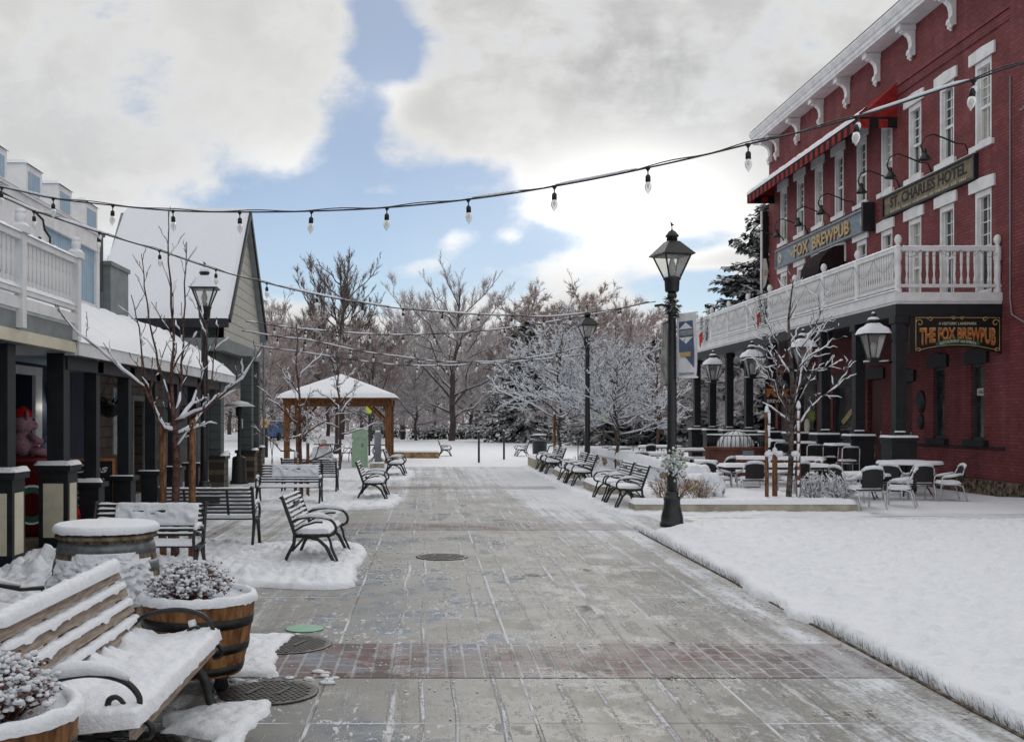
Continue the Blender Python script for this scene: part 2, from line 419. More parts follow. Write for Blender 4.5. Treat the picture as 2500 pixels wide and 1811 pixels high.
# ---------------------------------------------------------------- mesh builder and scene helpers
class MB:
    def __init__(s):
        s.v, s.f, s.k, s.sm = [], [], [], []

    def add(s, vs, fs, k=0, smooth=False):
        o = len(s.v)
        s.v.extend([tuple(x) for x in vs])
        for f in fs:
            s.f.append(tuple(i + o for i in f))
            s.k.append(k)
            s.sm.append(smooth)
        return s

    def box(s, x0, x1, y0, y1, z0, z1, k=0):
        vs = [(x, y, z) for z in (z0, z1) for y in (y0, y1) for x in (x0, x1)]
        return s.add(vs, [(0, 2, 3, 1), (4, 5, 7, 6), (0, 1, 5, 4), (2, 6, 7, 3), (0, 4, 6, 2), (1, 3, 7, 5)], k)

    def obox(s, c, size, rot, k=0):
        """box centred at c, rotated by a 3x3 matrix"""
        h = [x / 2 for x in size]
        vs = [Vector(c) + rot @ Vector((sx * h[0], sy * h[1], sz * h[2])) for sz in (-1, 1) for sy in (-1, 1) for sx in (-1, 1)]
        return s.add(vs, [(0, 2, 3, 1), (4, 5, 7, 6), (0, 1, 5, 4), (2, 6, 7, 3), (0, 4, 6, 2), (1, 3, 7, 5)], k)

    def bar(s, a, b, w, h, up=(0, 0, 1), k=0):
        a, b = Vector(a), Vector(b)
        d = (b - a)
        L = d.length
        d.normalize()
        u = Vector(up)
        x = d.cross(u)
        if x.length < 1e-4:
            x = d.cross(Vector((0, 1, 0)))
        x.normalize()
        z = x.cross(d)
        rot = Matrix((x, d, z)).transposed()
        return s.obox((a + b) / 2, (w, L, h), rot, k)

    def tube(s, pts, r, seg=6, k=0, cap=True, smooth=True, flat=1.0):
        pts = [Vector(p) for p in pts]
        n = len(pts)
        rs = r if isinstance(r, (list, tuple)) else [r] * n
        vs, fs = [], []
        ref = None
        for i, p in enumerate(pts):
            d = pts[min(i + 1, n - 1)] - pts[max(i - 1, 0)]
            if d.length < 1e-9:
                d = Vector((0, 0, 1))
            d.normalize()
            if ref is None:
                ref = d.cross(Vector((0, 0, 1)))
                if ref.length < 0.05:
                    ref = d.cross(Vector((1, 0, 0)))
            x = ref - d * ref.dot(d)
            if x.length < 1e-6:
                x = d.orthogonal()
            x.normalize()
            ref = x
            y = d.cross(x)
            for j in range(seg):
                a = 2 * math.pi * j / seg
                vs.append(p + (x * math.cos(a) + y * math.sin(a) * flat) * rs[i])
        for i in range(n - 1):
            for j in range(seg):
                a, b = i * seg + j, i * seg + (j + 1) % seg
                fs.append((a, b, b + seg, a + seg))
        if cap:
            fs.append(tuple(range(seg))[::-1])
            fs.append(tuple(range((n - 1) * seg, n * seg)))
        return s.add(vs, fs, k, smooth)

    def lathe(s, prof, c=(0, 0, 0), seg=16, k=0, smooth=True, sx=1.0, sy=1.0, rot=0.0, cap=True):
        vs, fs = [], []
        n = len(prof)
        for (r, z) in prof:
            for j in range(seg):
                a = 2 * math.pi * j / seg + rot
                vs.append((c[0] + max(r, 1e-4) * sx * math.cos(a), c[1] + max(r, 1e-4) * sy * math.sin(a), c[2] + z))
        for i in range(n - 1):
            for j in range(seg):
                a, b = i * seg + j, i * seg + (j + 1) % seg
                fs.append((a, b, b + seg, a + seg))
        if cap:
            fs.append(tuple(range(seg))[::-1])
            fs.append(tuple(range((n - 1) * seg, n * seg)))
        return s.add(vs, fs, k, smooth)

    def prism(s, poly, fn, w0, w1, k=0, smooth=False):
        """2D outline -> solid; fn(u, v, w) gives the point"""
        n = len(poly)
        vs = [fn(u, v, w0) for u, v in poly] + [fn(u, v, w1) for u, v in poly]
        fs = [tuple(range(n))[::-1], tuple(range(n, 2 * n))]
        fs += [(i, (i + 1) % n, (i + 1) % n + n, i + n) for i in range(n)]
        return s.add(vs, fs, k, smooth)

    def ball(s, c, r, seg=8, rings=6, sc=(1, 1, 1), k=0, jit=0.0, rng=None):
        prof = [(math.sin(math.pi * i / rings), -math.cos(math.pi * i / rings)) for i in range(rings + 1)]
        vs, fs = [], []
        for (q, z) in prof:
            for j in range(seg):
                a = 2 * math.pi * j / seg
                jj = 1 + (rng.uniform(-jit, jit) if rng else 0)
                vs.append((c[0] + r * sc[0] * q * math.cos(a) * jj, c[1] + r * sc[1] * q * math.sin(a) * jj, c[2] + r * sc[2] * z * jj))
        for i in range(rings):
            for j in range(seg):
                a, b = i * seg + j, i * seg + (j + 1) % seg
                fs.append((a, b, b + seg, a + seg))
        return s.add(vs, fs, k, True)

    def grid(s, fn, nu, nv, k=0, smooth=True):
        vs = [fn(i / nu, j / nv) for j in range(nv + 1) for i in range(nu + 1)]
        fs = [(j * (nu + 1) + i, j * (nu + 1) + i + 1, (j + 1) * (nu + 1) + i + 1, (j + 1) * (nu + 1) + i)
              for j in range(nv) for i in range(nu)]
        return s.add(vs, fs, k, smooth)

    def pile(s, x0, x1, y0, y1, z, h, step=0.05, seed=0.0, lump=0.25, k=0, edge=0.06):
        """settled snow on a flat rectangle: rounded rim, lumpy top"""
        nu = max(3, int((x1 - x0) / step))
        nv = max(3, int((y1 - y0) / step))

        def fn(u, v):
            x, y = x0 + (x1 - x0) * u, y0 + (y1 - y0) * v
            d = min(u, 1 - u) * (x1 - x0), min(v, 1 - v) * (y1 - y0)
            e = min(1.0, min(d) / edge)
            prof = math.sqrt(max(0.0, 1 - (1 - e) ** 2))
            nz = mnoise.noise(Vector((x * 9 + seed, y * 9, seed))) * 0.6 + mnoise.noise(Vector((x * 27 + seed, y * 27, 3.1))) * 0.4
            bulge = (1 - e) * 0.0
            return (x, y, z + prof * h * (1 + lump * nz) - (0.004 if e == 0 else 0))
        return s.grid(fn, nu, nv, k)

    def build(s, name, mats, parent=None, loc=None, rz=0.0):
        me = bpy.data.meshes.new(name)
        me.from_pydata(s.v, [], s.f)
        if isinstance(mats, str):
            mats = [mats]
        for m_ in mats:
            me.materials.append(MATS[m_])
        me.polygons.foreach_set('material_index', s.k)
        me.polygons.foreach_set('use_smooth', s.sm)
        me.update()
        o = bpy.data.objects.new(name, me)
        C.objects.link(o)
        if parent is not None:
            o.parent = parent
        if loc is not None:
            o.location = loc
        o.rotation_euler = (0, 0, rz)
        return o


def tag(o, label=None, cat=None, group=None, kind=None):
    if label:
        o['label'] = label
    if cat:
        o['category'] = cat
    if group:
        o['group'] = group
    if kind:
        o['kind'] = kind
    return o


def curve(pts, n=4):
    """smooth path through the points"""
    pts = [Vector(p) for p in pts]
    out = []
    for i in range(len(pts) - 1):
        p0, p1, p2, p3 = [pts[max(0, min(len(pts) - 1, k))] for k in (i - 1, i, i + 1, i + 2)]
        for j in range(n):
            t_ = j / n
            out.append(0.5 * (2 * p1 + (p2 - p0) * t_ + (2 * p0 - 5 * p1 + 4 * p2 - p3) * t_ ** 2 + (3 * p1 - p0 - 3 * p2 + p3) * t_ ** 3))
    out.append(pts[-1])
    return out


def stretch_r(r, m, n=4):
    if not isinstance(r, (list, tuple)):
        return r
    return [r[min(len(r) - 1, i // n)] + (r[min(len(r) - 1, i // n + 1)] - r[min(len(r) - 1, i // n)]) * (i % n) / n for i in range((m - 1) * n + 1)]


def thing(name, label, cat, loc=(0, 0, 0), rz=0.0, group=None, scale=1.0):
    o = bpy.data.objects.new(name, None)
    o.empty_display_size = 0.2
    C.objects.link(o)
    o.location = loc
    o.rotation_euler = (0, 0, rz)
    o.scale = (scale,) * 3
    return tag(o, label, cat, group)


KIDS = {}


def dup(root, loc, rz=0.0, label=None, group=None, scale=None):
    """a copy of a thing, its parts and their sub-parts"""
    def cp(o, par):
        c = o.copy()
        C.objects.link(c)
        if par is not None:
            c.parent = par
        for ch in list(o.children):
            cp(ch, c)
        return c
    r = cp(root, None)
    r.location = loc
    r.rotation_euler = (0, 0, rz)
    if scale:
        r.scale = (scale,) * 3
    if label:
        r['label'] = label
    if group:
        r['group'] = group
    return r


def P(px, py, Y):
    """photograph pixel at depth Y -> point"""
    return Vector(((px - VX) * Y / F, Y, H + (VY - py) * Y / F))


def text_mesh(body, size, fn, name, mat, parent=None, depth=0.01, bold=0.0, shear=0.0, space=1.0, align='CENTER', stretch=None):
    """letters as a mesh; fn maps (u right, v up, w out) to the sign's own coordinates; stretch = wanted (width, height)"""
    cu = bpy.data.curves.new('lettering', 'FONT')
    cu.body = body
    cu.size = size
    cu.align_x = align
    cu.align_y = 'CENTER'
    cu.offset = bold
    cu.shear = shear
    cu.space_character = space
    cu.extrude = depth
    cu.resolution_u = 3
    tmp = bpy.data.objects.new('lettering_source', cu)
    C.objects.link(tmp)
    dg = bpy.context.evaluated_depsgraph_get()
    me = bpy.data.meshes.new_from_object(tmp.evaluated_get(dg))
    bpy.data.objects.remove(tmp)
    co = np.array([v.co for v in me.vertices])
    if stretch is not None and len(co):
        lo, hi = co.min(0), co.max(0)
        c = (lo + hi) / 2
        co[:, 0] = (co[:, 0] - c[0]) * stretch[0] / max(1e-6, hi[0] - lo[0])
        co[:, 1] = (co[:, 1] - c[1]) * stretch[1] / max(1e-6, hi[1] - lo[1])
    for v, c in zip(me.vertices, co):
        v.co = fn(*c)
    me.name = name
    me.materials.clear()
    me.materials.append(MATS[mat])
    for p in me.polygons:
        p.material_index = 0
    o = bpy.data.objects.new(name, me)
    C.objects.link(o)
    if parent is not None:
        o.parent = parent
    return o


def fbm(x, y, z=0.0, oct=4):
    return mnoise.fractal(Vector((x, y, z)), 1.0, 2.0, oct)
# ================================================================ SETTING: ground, street, snow cover
JX, JY = -0.67, 7.0                     # slab joints: lengthwise every 1.28 m, crosswise every 1.05 m


def street_surface(name, brick=False):
    m, t = newmat(name)
    v = t.n('ShaderNodeTexCoord').outputs['Object']
    s = t.n('ShaderNodeSeparateXYZ', i0=v)
    x, y = s.outputs[0], s.outputs[1]
    big = t.noise(v, 0.55, 5, 0.6)
    mid = t.noise(v, 3.5, 7, 0.62)
    fine = t.noise(v, 60, 4, 0.7)
    flake = t.noise(t.scaled(v, (13, 6.0, 1)), 1.6, 6, 0.62, 0.5)
    if brick:
        cv = t.n('ShaderNodeCombineXYZ', i0=y, i1=x)
        b = t.n('ShaderNodeTexBrick', dict(offset=0.5), Vector=cv.outputs[0], Color1=(0.105, 0.036, 0.034), Color2=(0.045, 0.018, 0.018),
                Mortar=(0.035, 0.03, 0.028), Scale=1.0, Mortar_Size=0.012, Mortar_Smooth=0.3, Bias=0.0, Brick_Width=0.21, Row_Height=0.125)
        base = b.outputs[0]
        joint = b.outputs[1]
    else:
        base = t.mix(t.ramp(mid, 0.3, 0.7), (0.100, 0.096, 0.084), (0.205, 0.197, 0.174))
        base = t.mix(t.ramp(big, 0.35, 0.65), base, t.mix(0.5, base, (0.25, 0.241, 0.215)))
        jx = t.m('ABSOLUTE', t.m('SUBTRACT', t.m('FRACT', t.m('ADD', t.m('DIVIDE', t.m('SUBTRACT', x, JX), 1.28), 0.5)), 0.5))
        jy = t.m('ABSOLUTE', t.m('SUBTRACT', t.m('FRACT', t.m('ADD', t.m('DIVIDE', t.m('SUBTRACT', y, JY), 1.05), 0.5)), 0.5))
        joint = t.m('MAXIMUM', t.ramp(jx, 0.011, 0.005), t.ramp(jy, 0.011, 0.006))
        base = t.mix(t.m('MULTIPLY', joint, 0.8), base, (0.05, 0.045, 0.038))
    # snow film: trodden and driven into lengthwise streaks, thicker to the right and further away
    lanes = t.noise(t.scaled(v, (4.2, 0.07, 1)), 1.0, 6, 0.72)
    scuff = t.noise(t.scaled(v, (5.5, 2.0, 1), (1.4, 2, 0)), 1.0, 9, 0.74, 0.7)
    grit = t.noise(v, 26, 6, 0.7)
    right = t.ramp(x, 0.7, 3.3, 0.0, 0.42)
    left = t.ramp(x, -0.4, -2.2, 0.0, 0.27)
    far = t.ramp(y, 9, 34, 0.0, 0.44)
    d = t.m('ADD', t.m('ADD', right, far), left)
    d = t.m('ADD', d, t.m('MULTIPLY', t.m('SUBTRACT', lanes, 0.5), 1.5))
    d = t.m('ADD', d, t.m('MULTIPLY', t.m('SUBTRACT', scuff, 0.5), 0.85))
    d = t.m('ADD', d, t.m('MULTIPLY', t.m('SUBTRACT', grit, 0.5), 0.75))
    d = t.m('ADD', d, t.m('MULTIPLY', t.m('SUBTRACT', big, 0.5), 0.7))
    film = t.m('MULTIPLY', t.ramp(d, 0.13, 0.62), 0.92)
    # wheel tracks: narrow ridges of packed snow running straight down the street
    wob = t.m('MULTIPLY', t.m('SUBTRACT', t.noise(t.scaled(v, (0.2, 0.35, 1)), 1.0, 2), 0.5), 0.10)
    xw = t.m('ADD', x, wob)
    rid = 0.0
    for X_, w_, k_ in ((-0.22, 0.020, 1), (-0.04, 0.014, 1), (0.16, 0.010, 0.7), (0.43, 0.016, 1), (0.60, 0.010, 0.8), (0.84, 0.020, 1), (1.06, 0.012, 0.7), (1.32, 0.018, 0.9),
                       (1.50, 0.026, 1), (1.68, 0.020, 1), (2.02, 0.014, 0.8), (2.28, 0.024, 1), (2.64, 0.020, 1), (2.86, 0.026, 0.9)):
        q = t.m('MULTIPLY', t.ramp(t.m('ABSOLUTE', t.m('SUBTRACT', xw, X_)), w_ * 1.5, w_ * 0.4), k_)
        rid = t.m('MAXIMUM', rid, q)
    brk = t.ramp(t.m('ADD', t.noise(t.scaled(v, (9, 0.55, 1)), 1.0, 7, 0.7), t.m('MULTIPLY', t.m('SUBTRACT', grit, 0.5), 0.5)), 0.44, 0.58)
    brk = t.m('MULTIPLY', brk, t.ramp(t.noise(t.scaled(v, (0.8, 0.32, 1), (3, 9, 0)), 1.0, 3, 0.5), 0.30, 0.48))
    film = t.m('MAXIMUM', film, t.m('MULTIPLY', t.m('MULTIPLY', rid, brk), 0.9))
    jsnow = t.m('MULTIPLY', joint, t.ramp(t.noise(t.scaled(v, (1.1, 1.1, 1), (9, 3, 0)), 1.0, 4), 0.42, 0.56))
    film = t.m('MAXIMUM', film, t.m('MULTIPLY', jsnow, 0.85))
    # crusts of slush, with broken edges
    crust = t.m('MULTIPLY', t.ramp(flake, 0.565, 0.585), t.ramp(t.m('ADD', t.noise(v, 0.8, 5, 0.65), t.m('MULTIPLY', t.m('SUBTRACT', lanes, 0.5), 0.5)), 0.44, 0.60))
    film = t.m('MAXIMUM', film, t.m('MULTIPLY', crust, 0.80))
    if brick:
        film = t.m('MAXIMUM', film, t.m('MULTIPLY', joint, t.ramp(t.noise(t.scaled(v, (1.6, 1.6, 1), (4, 4, 0)), 1.0, 5, 0.65), 0.38, 0.55)))
        film = t.m('MULTIPLY', film, t.ramp(x, 0.2, 3.0, 0.38, 0.6))
    col = t.mix(film, base, (0.70, 0.73, 0.785))
    # melt water: thin broken puddles and damp concrete
    damp = t.ramp(t.noise(t.scaled(v, (1.0, 0.6, 1), (5, 5, 0)), 0.9, 6, 0.62), 0.38, 0.60)
    pn = t.m('ADD', t.noise(t.scaled(v, (1.7, 1.5, 1), (2.2, 0.4, 0)), 1.0, 9, 0.68, 0.4), t.m('MULTIPLY', t.m('SUBTRACT', lanes, 0.5), 0.30))
    pn = t.m('ADD', pn, t.m('MULTIPLY', t.m('SUBTRACT', grit, 0.5), 0.12))
    pud = t.m('MULTIPLY', t.ramp(pn, 0.50, 0.63), t.m('SUBTRACT', 1.0, film))
    pud = t.m('MULTIPLY', pud, t.ramp(y, 20, 10))
    col = t.mix(t.m('MULTIPLY', damp, t.m('SUBTRACT', 0.55, t.m('MULTIPLY', film, 0.55))), col, (0.075, 0.072, 0.066))
    rough = t.m('SUBTRACT', t.m('ADD', 0.36, t.m('MULTIPLY', mid, 0.40)), t.m('MULTIPLY', damp, 0.30))
    rough = t.m('MULTIPLY', rough, t.m('SUBTRACT', 1.0, t.m('MULTIPLY', pud, 0.72)))
    rough = t.m('ADD', rough, t.m('MULTIPLY', film, 0.45), clamp=True)
    col = t.mix(t.m('MULTIPLY', pud, 0.35), col, (0.07, 0.07, 0.07))
    h = t.m('ADD', t.m('MULTIPLY', film, 1.6), t.m('ADD', t.m('MULTIPLY', mid, 0.25), t.m('MULTIPLY', fine, 0.12)))
    h = t.m('SUBTRACT', h, t.m('MULTIPLY', joint, 0.8))
    bs = t.m('SUBTRACT', 0.55, t.m('MULTIPLY', pud, 0.5))
    bn = t.n('ShaderNodeBump', Distance=0.012, Height=h)
    t.put(bn.inputs['Strength'], bs)
    principled(t, col, rough, t.m('ADD', 0.22 if brick else 0.35, t.m('MULTIPLY', pud, 0.35)), 0, bn.outputs[0])
    return m


street_surface('street_concrete')
street_surface('street_brick', True)

mb = MB()
mb.add([(-1500, -40, -0.06), (1500, -40, -0.06), (1500, 2200, -0.06), (-1500, 2200, -0.06)], [(0, 1, 2, 3)])
tag(mb.build('ground', 'snow'), kind='structure')
mb = MB()
mb.grid(lambda u, v: (-7.0 + 14.6 * u, -2 + 42 * v, 0.0), 20, 60)
tag(mb.build('street', 'street_concrete'), kind='structure')
for y0, y1 in ((7.0, 8.05), (16.3, 17.35), (25.8, 26.85)):
    mb = MB()
    mb.grid(lambda u, v: (-1.72 + 4.86 * u, y0 - 0.014 + (y1 - y0 + 0.014) * v, 0.003), 10, 2)
    tag(mb.build('brick_paving', 'street_brick'), kind='structure')


def in_poly(x, y, poly):
    c = False
    j = len(poly) - 1
    for i in range(len(poly)):
        xi, yi = poly[i]
        xj, yj = poly[j]
        if (yi > y) != (yj > y) and x < (xj - xi) * (y - yi) / (yj - yi) + xi:
            c = not c
        j = i
    return c


def poly_dist(x, y, poly):
    """signed distance, positive inside"""
    best = 1e9
    for i in range(len(poly)):
        ax, ay = poly[i]
        bx, by = poly[(i + 1) % len(poly)]
        dx, dy_ = bx - ax, by - ay
        tt = max(0, min(1, ((x - ax) * dx + (y - ay) * dy_) / (dx * dx + dy_ * dy_ + 1e-9)))
        best = min(best, math.hypot(x - ax - tt * dx, y - ay - tt * dy_))
    return best if in_poly(x, y, poly) else -best


def snow_field(name, x0, x1, y0, y1, step, polys, thick=0.06, rim=0.10, wob=0.14, lump=0.05, seed=0.0, z0=0.0, heaps=(), fine=8.0, holes=()):
    """a blanket of snow with ragged margins; it sinks below the paving where there is none"""
    nx, ny = int((x1 - x0) / step) + 1, int((y1 - y0) / step) + 1
    H_ = np.zeros((ny, nx))
    keep = np.zeros((ny, nx), bool)
    D_ = np.zeros((ny, nx))
    for j in range(ny):
        y = y0 + j * step
        for i in range(nx):
            x = x0 + i * step
            d = max(poly_dist(x, y, p) for p in polys)
            for hp in holes:
                d = min(d, -poly_dist(x, y, hp))
            if d > -0.6:
                wv = fbm(x * 1.6, y * 1.6, seed, 3) * wob + fbm(x * 9, y * 9, seed + 5, 2) * wob * 0.35
                d = d + wv
            e = max(0.0, min(1.0, d / rim))
            lm = lump * min(1.0, max(0.0, d / (rim * 2.5)))
            pr = math.sqrt(max(0.0, 1 - (1 - e) ** 2))
            h = pr * (thick * (1 + 0.35 * fbm(x * 0.9, y * 0.9, seed + 9, 2)) + lm * max(-0.4, fbm(x * fine, y * fine, seed + 2, 3)))
            for (hx, hy, hr, hh) in heaps:
                q = ((x - hx) ** 2 + (y - hy) ** 2) / (hr * hr)
                if q < 4:
                    h += pr * hh * math.exp(-q * 1.4) * (0.8 + 0.8 * fbm(x * 6, y * 6, seed + 3, 4))
            H_[j, i] = z0 + max(h, 0.006) if d > 0 else z0 - 0.012
            keep[j, i] = d > 0
            D_[j, i] = d
    k2 = keep.copy()
    k2[1:, 1:] |= keep[:-1, :-1]
    k2[:-1, :-1] |= keep[1:, 1:]
    k2[1:, :-1] |= keep[:-1, 1:]
    k2[:-1, 1:] |= keep[1:, :-1]
    k2[1:] |= keep[:-1]
    k2[:-1] |= keep[1:]
    k2[:, 1:] |= keep[:, :-1]
    k2[:, :-1] |= keep[:, 1:]
    idx = -np.ones((ny, nx), int)
    mb = MB()
    cnt = 0
    for j in range(ny):
        for i in range(nx):
            if k2[j, i]:
                idx[j, i] = cnt
                cnt += 1
                X_, Y_, Z_ = x0 + i * step, y0 + j * step, H_[j, i]
                if not keep[j, i]:                    # pull the outer ring in to the true margin
                    ps = []
                    for dj in (-1, 0, 1):
                        for di in (-1, 0, 1):
                            a, b = j + dj, i + di
                            if 0 <= a < ny and 0 <= b < nx and keep[a, b]:
                                f = min(0.92, -D_[j, i] / (D_[a, b] - D_[j, i] + 1e-9))
                                ps.append((X_ + di * step * f, Y_ + dj * step * f))
                    if ps:
                        X_ = sum(p[0] for p in ps) / len(ps)
                        Y_ = sum(p[1] for p in ps) / len(ps)
                    Z_ = z0 - 0.004
                mb.v.append((X_, Y_, Z_))
    for j in range(ny - 1):
        for i in range(nx - 1):
            q = (idx[j, i], idx[j, i + 1], idx[j + 1, i + 1], idx[j + 1, i])
            if min(q) >= 0:
                mb.f.append(q)
                mb.k.append(0)
                mb.sm.append(True)
    return tag(mb.build(name, 'snow'), kind='structure')


# near left: the shelf of snow under and around the wooden seat and the tubs
snow_field('snow_cover', -3.2, -0.8, 4.2, 8.6, 0.022,
           [[(-1.95, 4.2), (-0.955, 4.2), (-0.945, 6.38), (-1.25, 6.30), (-1.52, 6.05), (-1.45, 5.72), (-1.12, 5.62), (-1.05, 5.0), (-1.25, 4.7), (-1.95, 4.6)],
            [(-1.45, 7.02), (-0.98, 7.0), (-1.1, 7.75), (-1.02, 8.35), (-1.5, 8.3), (-1.9, 7.5)],
            [(-3.2, 6.2), (-2.2, 6.4), (-2.0, 8.2), (-3.2, 8.6)]], thick=0.035, rim=0.06, wob=0.06, lump=0.03, seed=1.0, fine=14.0)
# around the first benches
snow_field('snow_cover', -5.2, -0.6, 9.0, 14.9, 0.033,
           [[(-4.75, 11.0), (-2.6, 10.5), (-1.7, 10.75), (-1.0, 10.55), (-0.74, 10.7), (-0.77, 12.0), (-0.80, 13.9), (-1.05, 14.4), (-2.2, 14.2), (-2.7, 14.6), (-4.6, 14.9)],
            [(-5.0, 10.4), (-3.2, 9.2), (-2.7, 9.7), (-3.1, 11.2), (-4.75, 11.8)]],
           thick=0.06, rim=0.09, wob=0.09, lump=0.06, seed=3.0, fine=11.0,
           heaps=[(-1.9, 11.1, 0.30, 0.10), (-1.25, 11.35, 0.25, 0.07), (-2.5, 11.0, 0.3, 0.08), (-4.2, 11.2, 0.4, 0.16), (-3.7, 10.6, 0.4, 0.14), (-1.5, 12.5, 0.25, 0.05), (-4.4, 12.4, 0.4, 0.15)])
snow_field('snow_cover', -4.6, -0.3, 19.0, 34.6, 0.055,
           [[(-4.2, 19.7), (-2.2, 19.8), (-1.0, 19.9), (-0.60, 20.7), (-0.56, 22.9), (-1.0, 24.2), (-1.9, 24.2), (-2.1, 25.6), (-3.6, 25.9), (-4.3, 24.0)],
            [(-4.4, 28.6), (-2.6, 28.9), (-0.62, 28.7), (-0.42, 30.5), (-0.42, 33.6), (-0.6, 34.6), (-4.6, 34.6)]],
           thick=0.06, rim=0.12, wob=0.18, lump=0.06, seed=5.0, heaps=[(-2.9, 20.4, 0.5, 0.05), (-1.2, 20.5, 0.4, 0.05)])
# the lawn on the right, whole and clean behind its kerb
snow_field('snow_cover', 3.05, 13.5, 3.4, 17.9, 0.05,
           [[(3.235, 3.4), (13.5, 3.4), (13.5, 17.5), (7.2, 17.35), (4.4, 17.2), (3.32, 15.7), (3.2, 12.9), (3.24, 11.0), (3.12, 10.6), (3.14, 9.0), (3.24, 8.6)]],
           thick=0.075, rim=0.10, wob=0.075, lump=0.06, seed=7.0, fine=8.0)
# strip under the right-hand benches, and the terrace
snow_field('snow_cover', 3.1, 7.9, 18.3, 40.5, 0.09,
           [[(3.42, 19.0), (3.9, 18.55), (7.9, 18.7), (7.9, 19.3), (3.9, 19.3), (5.7, 20), (5.7, 40.5), (3.3, 40.5), (3.38, 25.0)]],
           thick=0.05, rim=0.18, wob=0.12, lump=0.05, seed=9.0)
snow_field('snow_cover', 5.6, 13.4, 18.9, 44, 0.14,
           [[(5.6, 19.4), (8.0, 19.3), (8.4, 19.05), (13.4, 19.0), (13.4, 21.5), (10.9, 24.6), (10.9, 44), (5.6, 44)]],
           thick=0.055, rim=0.25, wob=0.12, lump=0.02, seed=11.0, fine=3.0)
# the open park beyond the end of the street, rising gently
mb = MB()


def park(u, v):
    x = -60 + 130 * u
    y = 36.2 + 110 * v * v + 8 * v
    edge = 37.6 + fbm(x * 0.8, 3.0, 2.0, 3) * 0.5
    z = min(1.0, max(0.0, (y - edge) / 1.2)) * 0.07 + 0.02 * fbm(x * 0.3, y * 0.3, 1.0, 3) * min(1, max(0, y - edge))
    if -0.9 < x < 3.4 and y < edge + 0.3:
        z = -0.02 if y < edge else z
    if v == 0:
        z = -0.1
    return (x, y, z - (0.02 if y <= edge else 0))


mb.grid(park, 260, 90)
tag(mb.build('park_snow', 'snow'), kind='structure')
# cross path between lawn and terrace: swept, streaked grey
mb = MB()
mb.grid(lambda u, v: (4.4 + 9.6 * u, 17.2 + 1.9 * v, 0.004), 20, 4)
m, t = newmat('swept_path')
v_ = t.n('ShaderNodeTexCoord').outputs['Object']
st = t.m('ADD', t.noise(t.scaled(v_, (0.5, 3.6, 1)), 1.0, 8, 0.7, 0.9), t.m('MULTIPLY', t.m('SUBTRACT', t.noise(v_, 7, 6, 0.7), 0.5), 0.35))
f_ = t.ramp(st, 0.30, 0.50)
principled(t, t.mix(f_, (0.16, 0.16, 0.165), (0.76, 0.785, 0.83)), 0.55, 0.3, 0, bump(t, st, 0.6, 0.02))
tag(mb.build('path', 'swept_path'), kind='structure')

# crumbs of snow thrown on the paving
rng = random.Random(4)
mb = MB()
for _ in range(620):
    q = rng.random()
    if q < 0.35:
        x, y = -0.85 + abs(rng.gauss(0, 0.35)), rng.uniform(10.7, 14.8)
    elif q < 0.55:
        x, y = 3.1 - abs(rng.gauss(0, 0.55)), rng.choice([rng.gauss(9.7, 0.5), rng.uniform(6, 17)])
    elif q < 0.75:
        x, y = rng.uniform(-1.1, 1.6), rng.uniform(6.6, 8.4)
    else:
        x, y = rng.uniform(-1.2, 3.0), rng.uniform(6, 18)
    r = rng.uniform(0.004, 0.016) * (1 if q < 0.55 else 0.7)
    mb.ball((x, y, r * 0.4), r, 5, 4, (1, 1, 0.7), jit=0.3, rng=rng)
for _ in range(14):
    x, y = rng.uniform(-1.25, -0.55), rng.uniform(6.75, 7.15)
    r = rng.uniform(0.012, 0.032)
    mb.ball((x, y, r * 0.2), r, 9, 6, (1.5, 1.1, 0.5), jit=0.3, rng=rng)
tag(mb.build('snow_crumbs', 'snow_fine'), 'loose crumbs of snow scattered over the wet paving', 'snow', kind='stuff')
# frozen grass sticking out along the kerb
mb = MB()
for _ in range(3400):
    y = 5.0 + 11.5 * rng.random() ** 1.4
    if 9.0 < y < 10.7 and rng.random() < 0.9:
        continue
    x = 3.185 + abs(rng.gauss(0, 0.035))
    h = rng.uniform(0.03, 0.10)
    a = rng.uniform(-0.9, 0.9)
    wdt = rng.uniform(0.002, 0.004)
    lx = -rng.uniform(0.0, 0.04)
    mb.add([(x - wdt, y, 0.0), (x + wdt, y + 0.003, 0.0), (x + lx, y + a * 0.03, h)], [(0, 1, 2)], 1 if rng.random() < 0.62 else 0)
tag(mb.build('grass', ['lawn_blades', 'snow']), 'frozen grass blades standing out of the snow along the lawn edge', 'grass', kind='stuff')
mb = MB()
mb.box(3.160, 3.185, 3.0, 16.0, -0.05, 0.010)
tag(mb.build('kerb', 'stone_pillar'), kind='structure')
# ================================================================ BRICK HOTEL on the right
XW, YN, YF, ZT = 13.0, 23.7, 40.6, 12.2


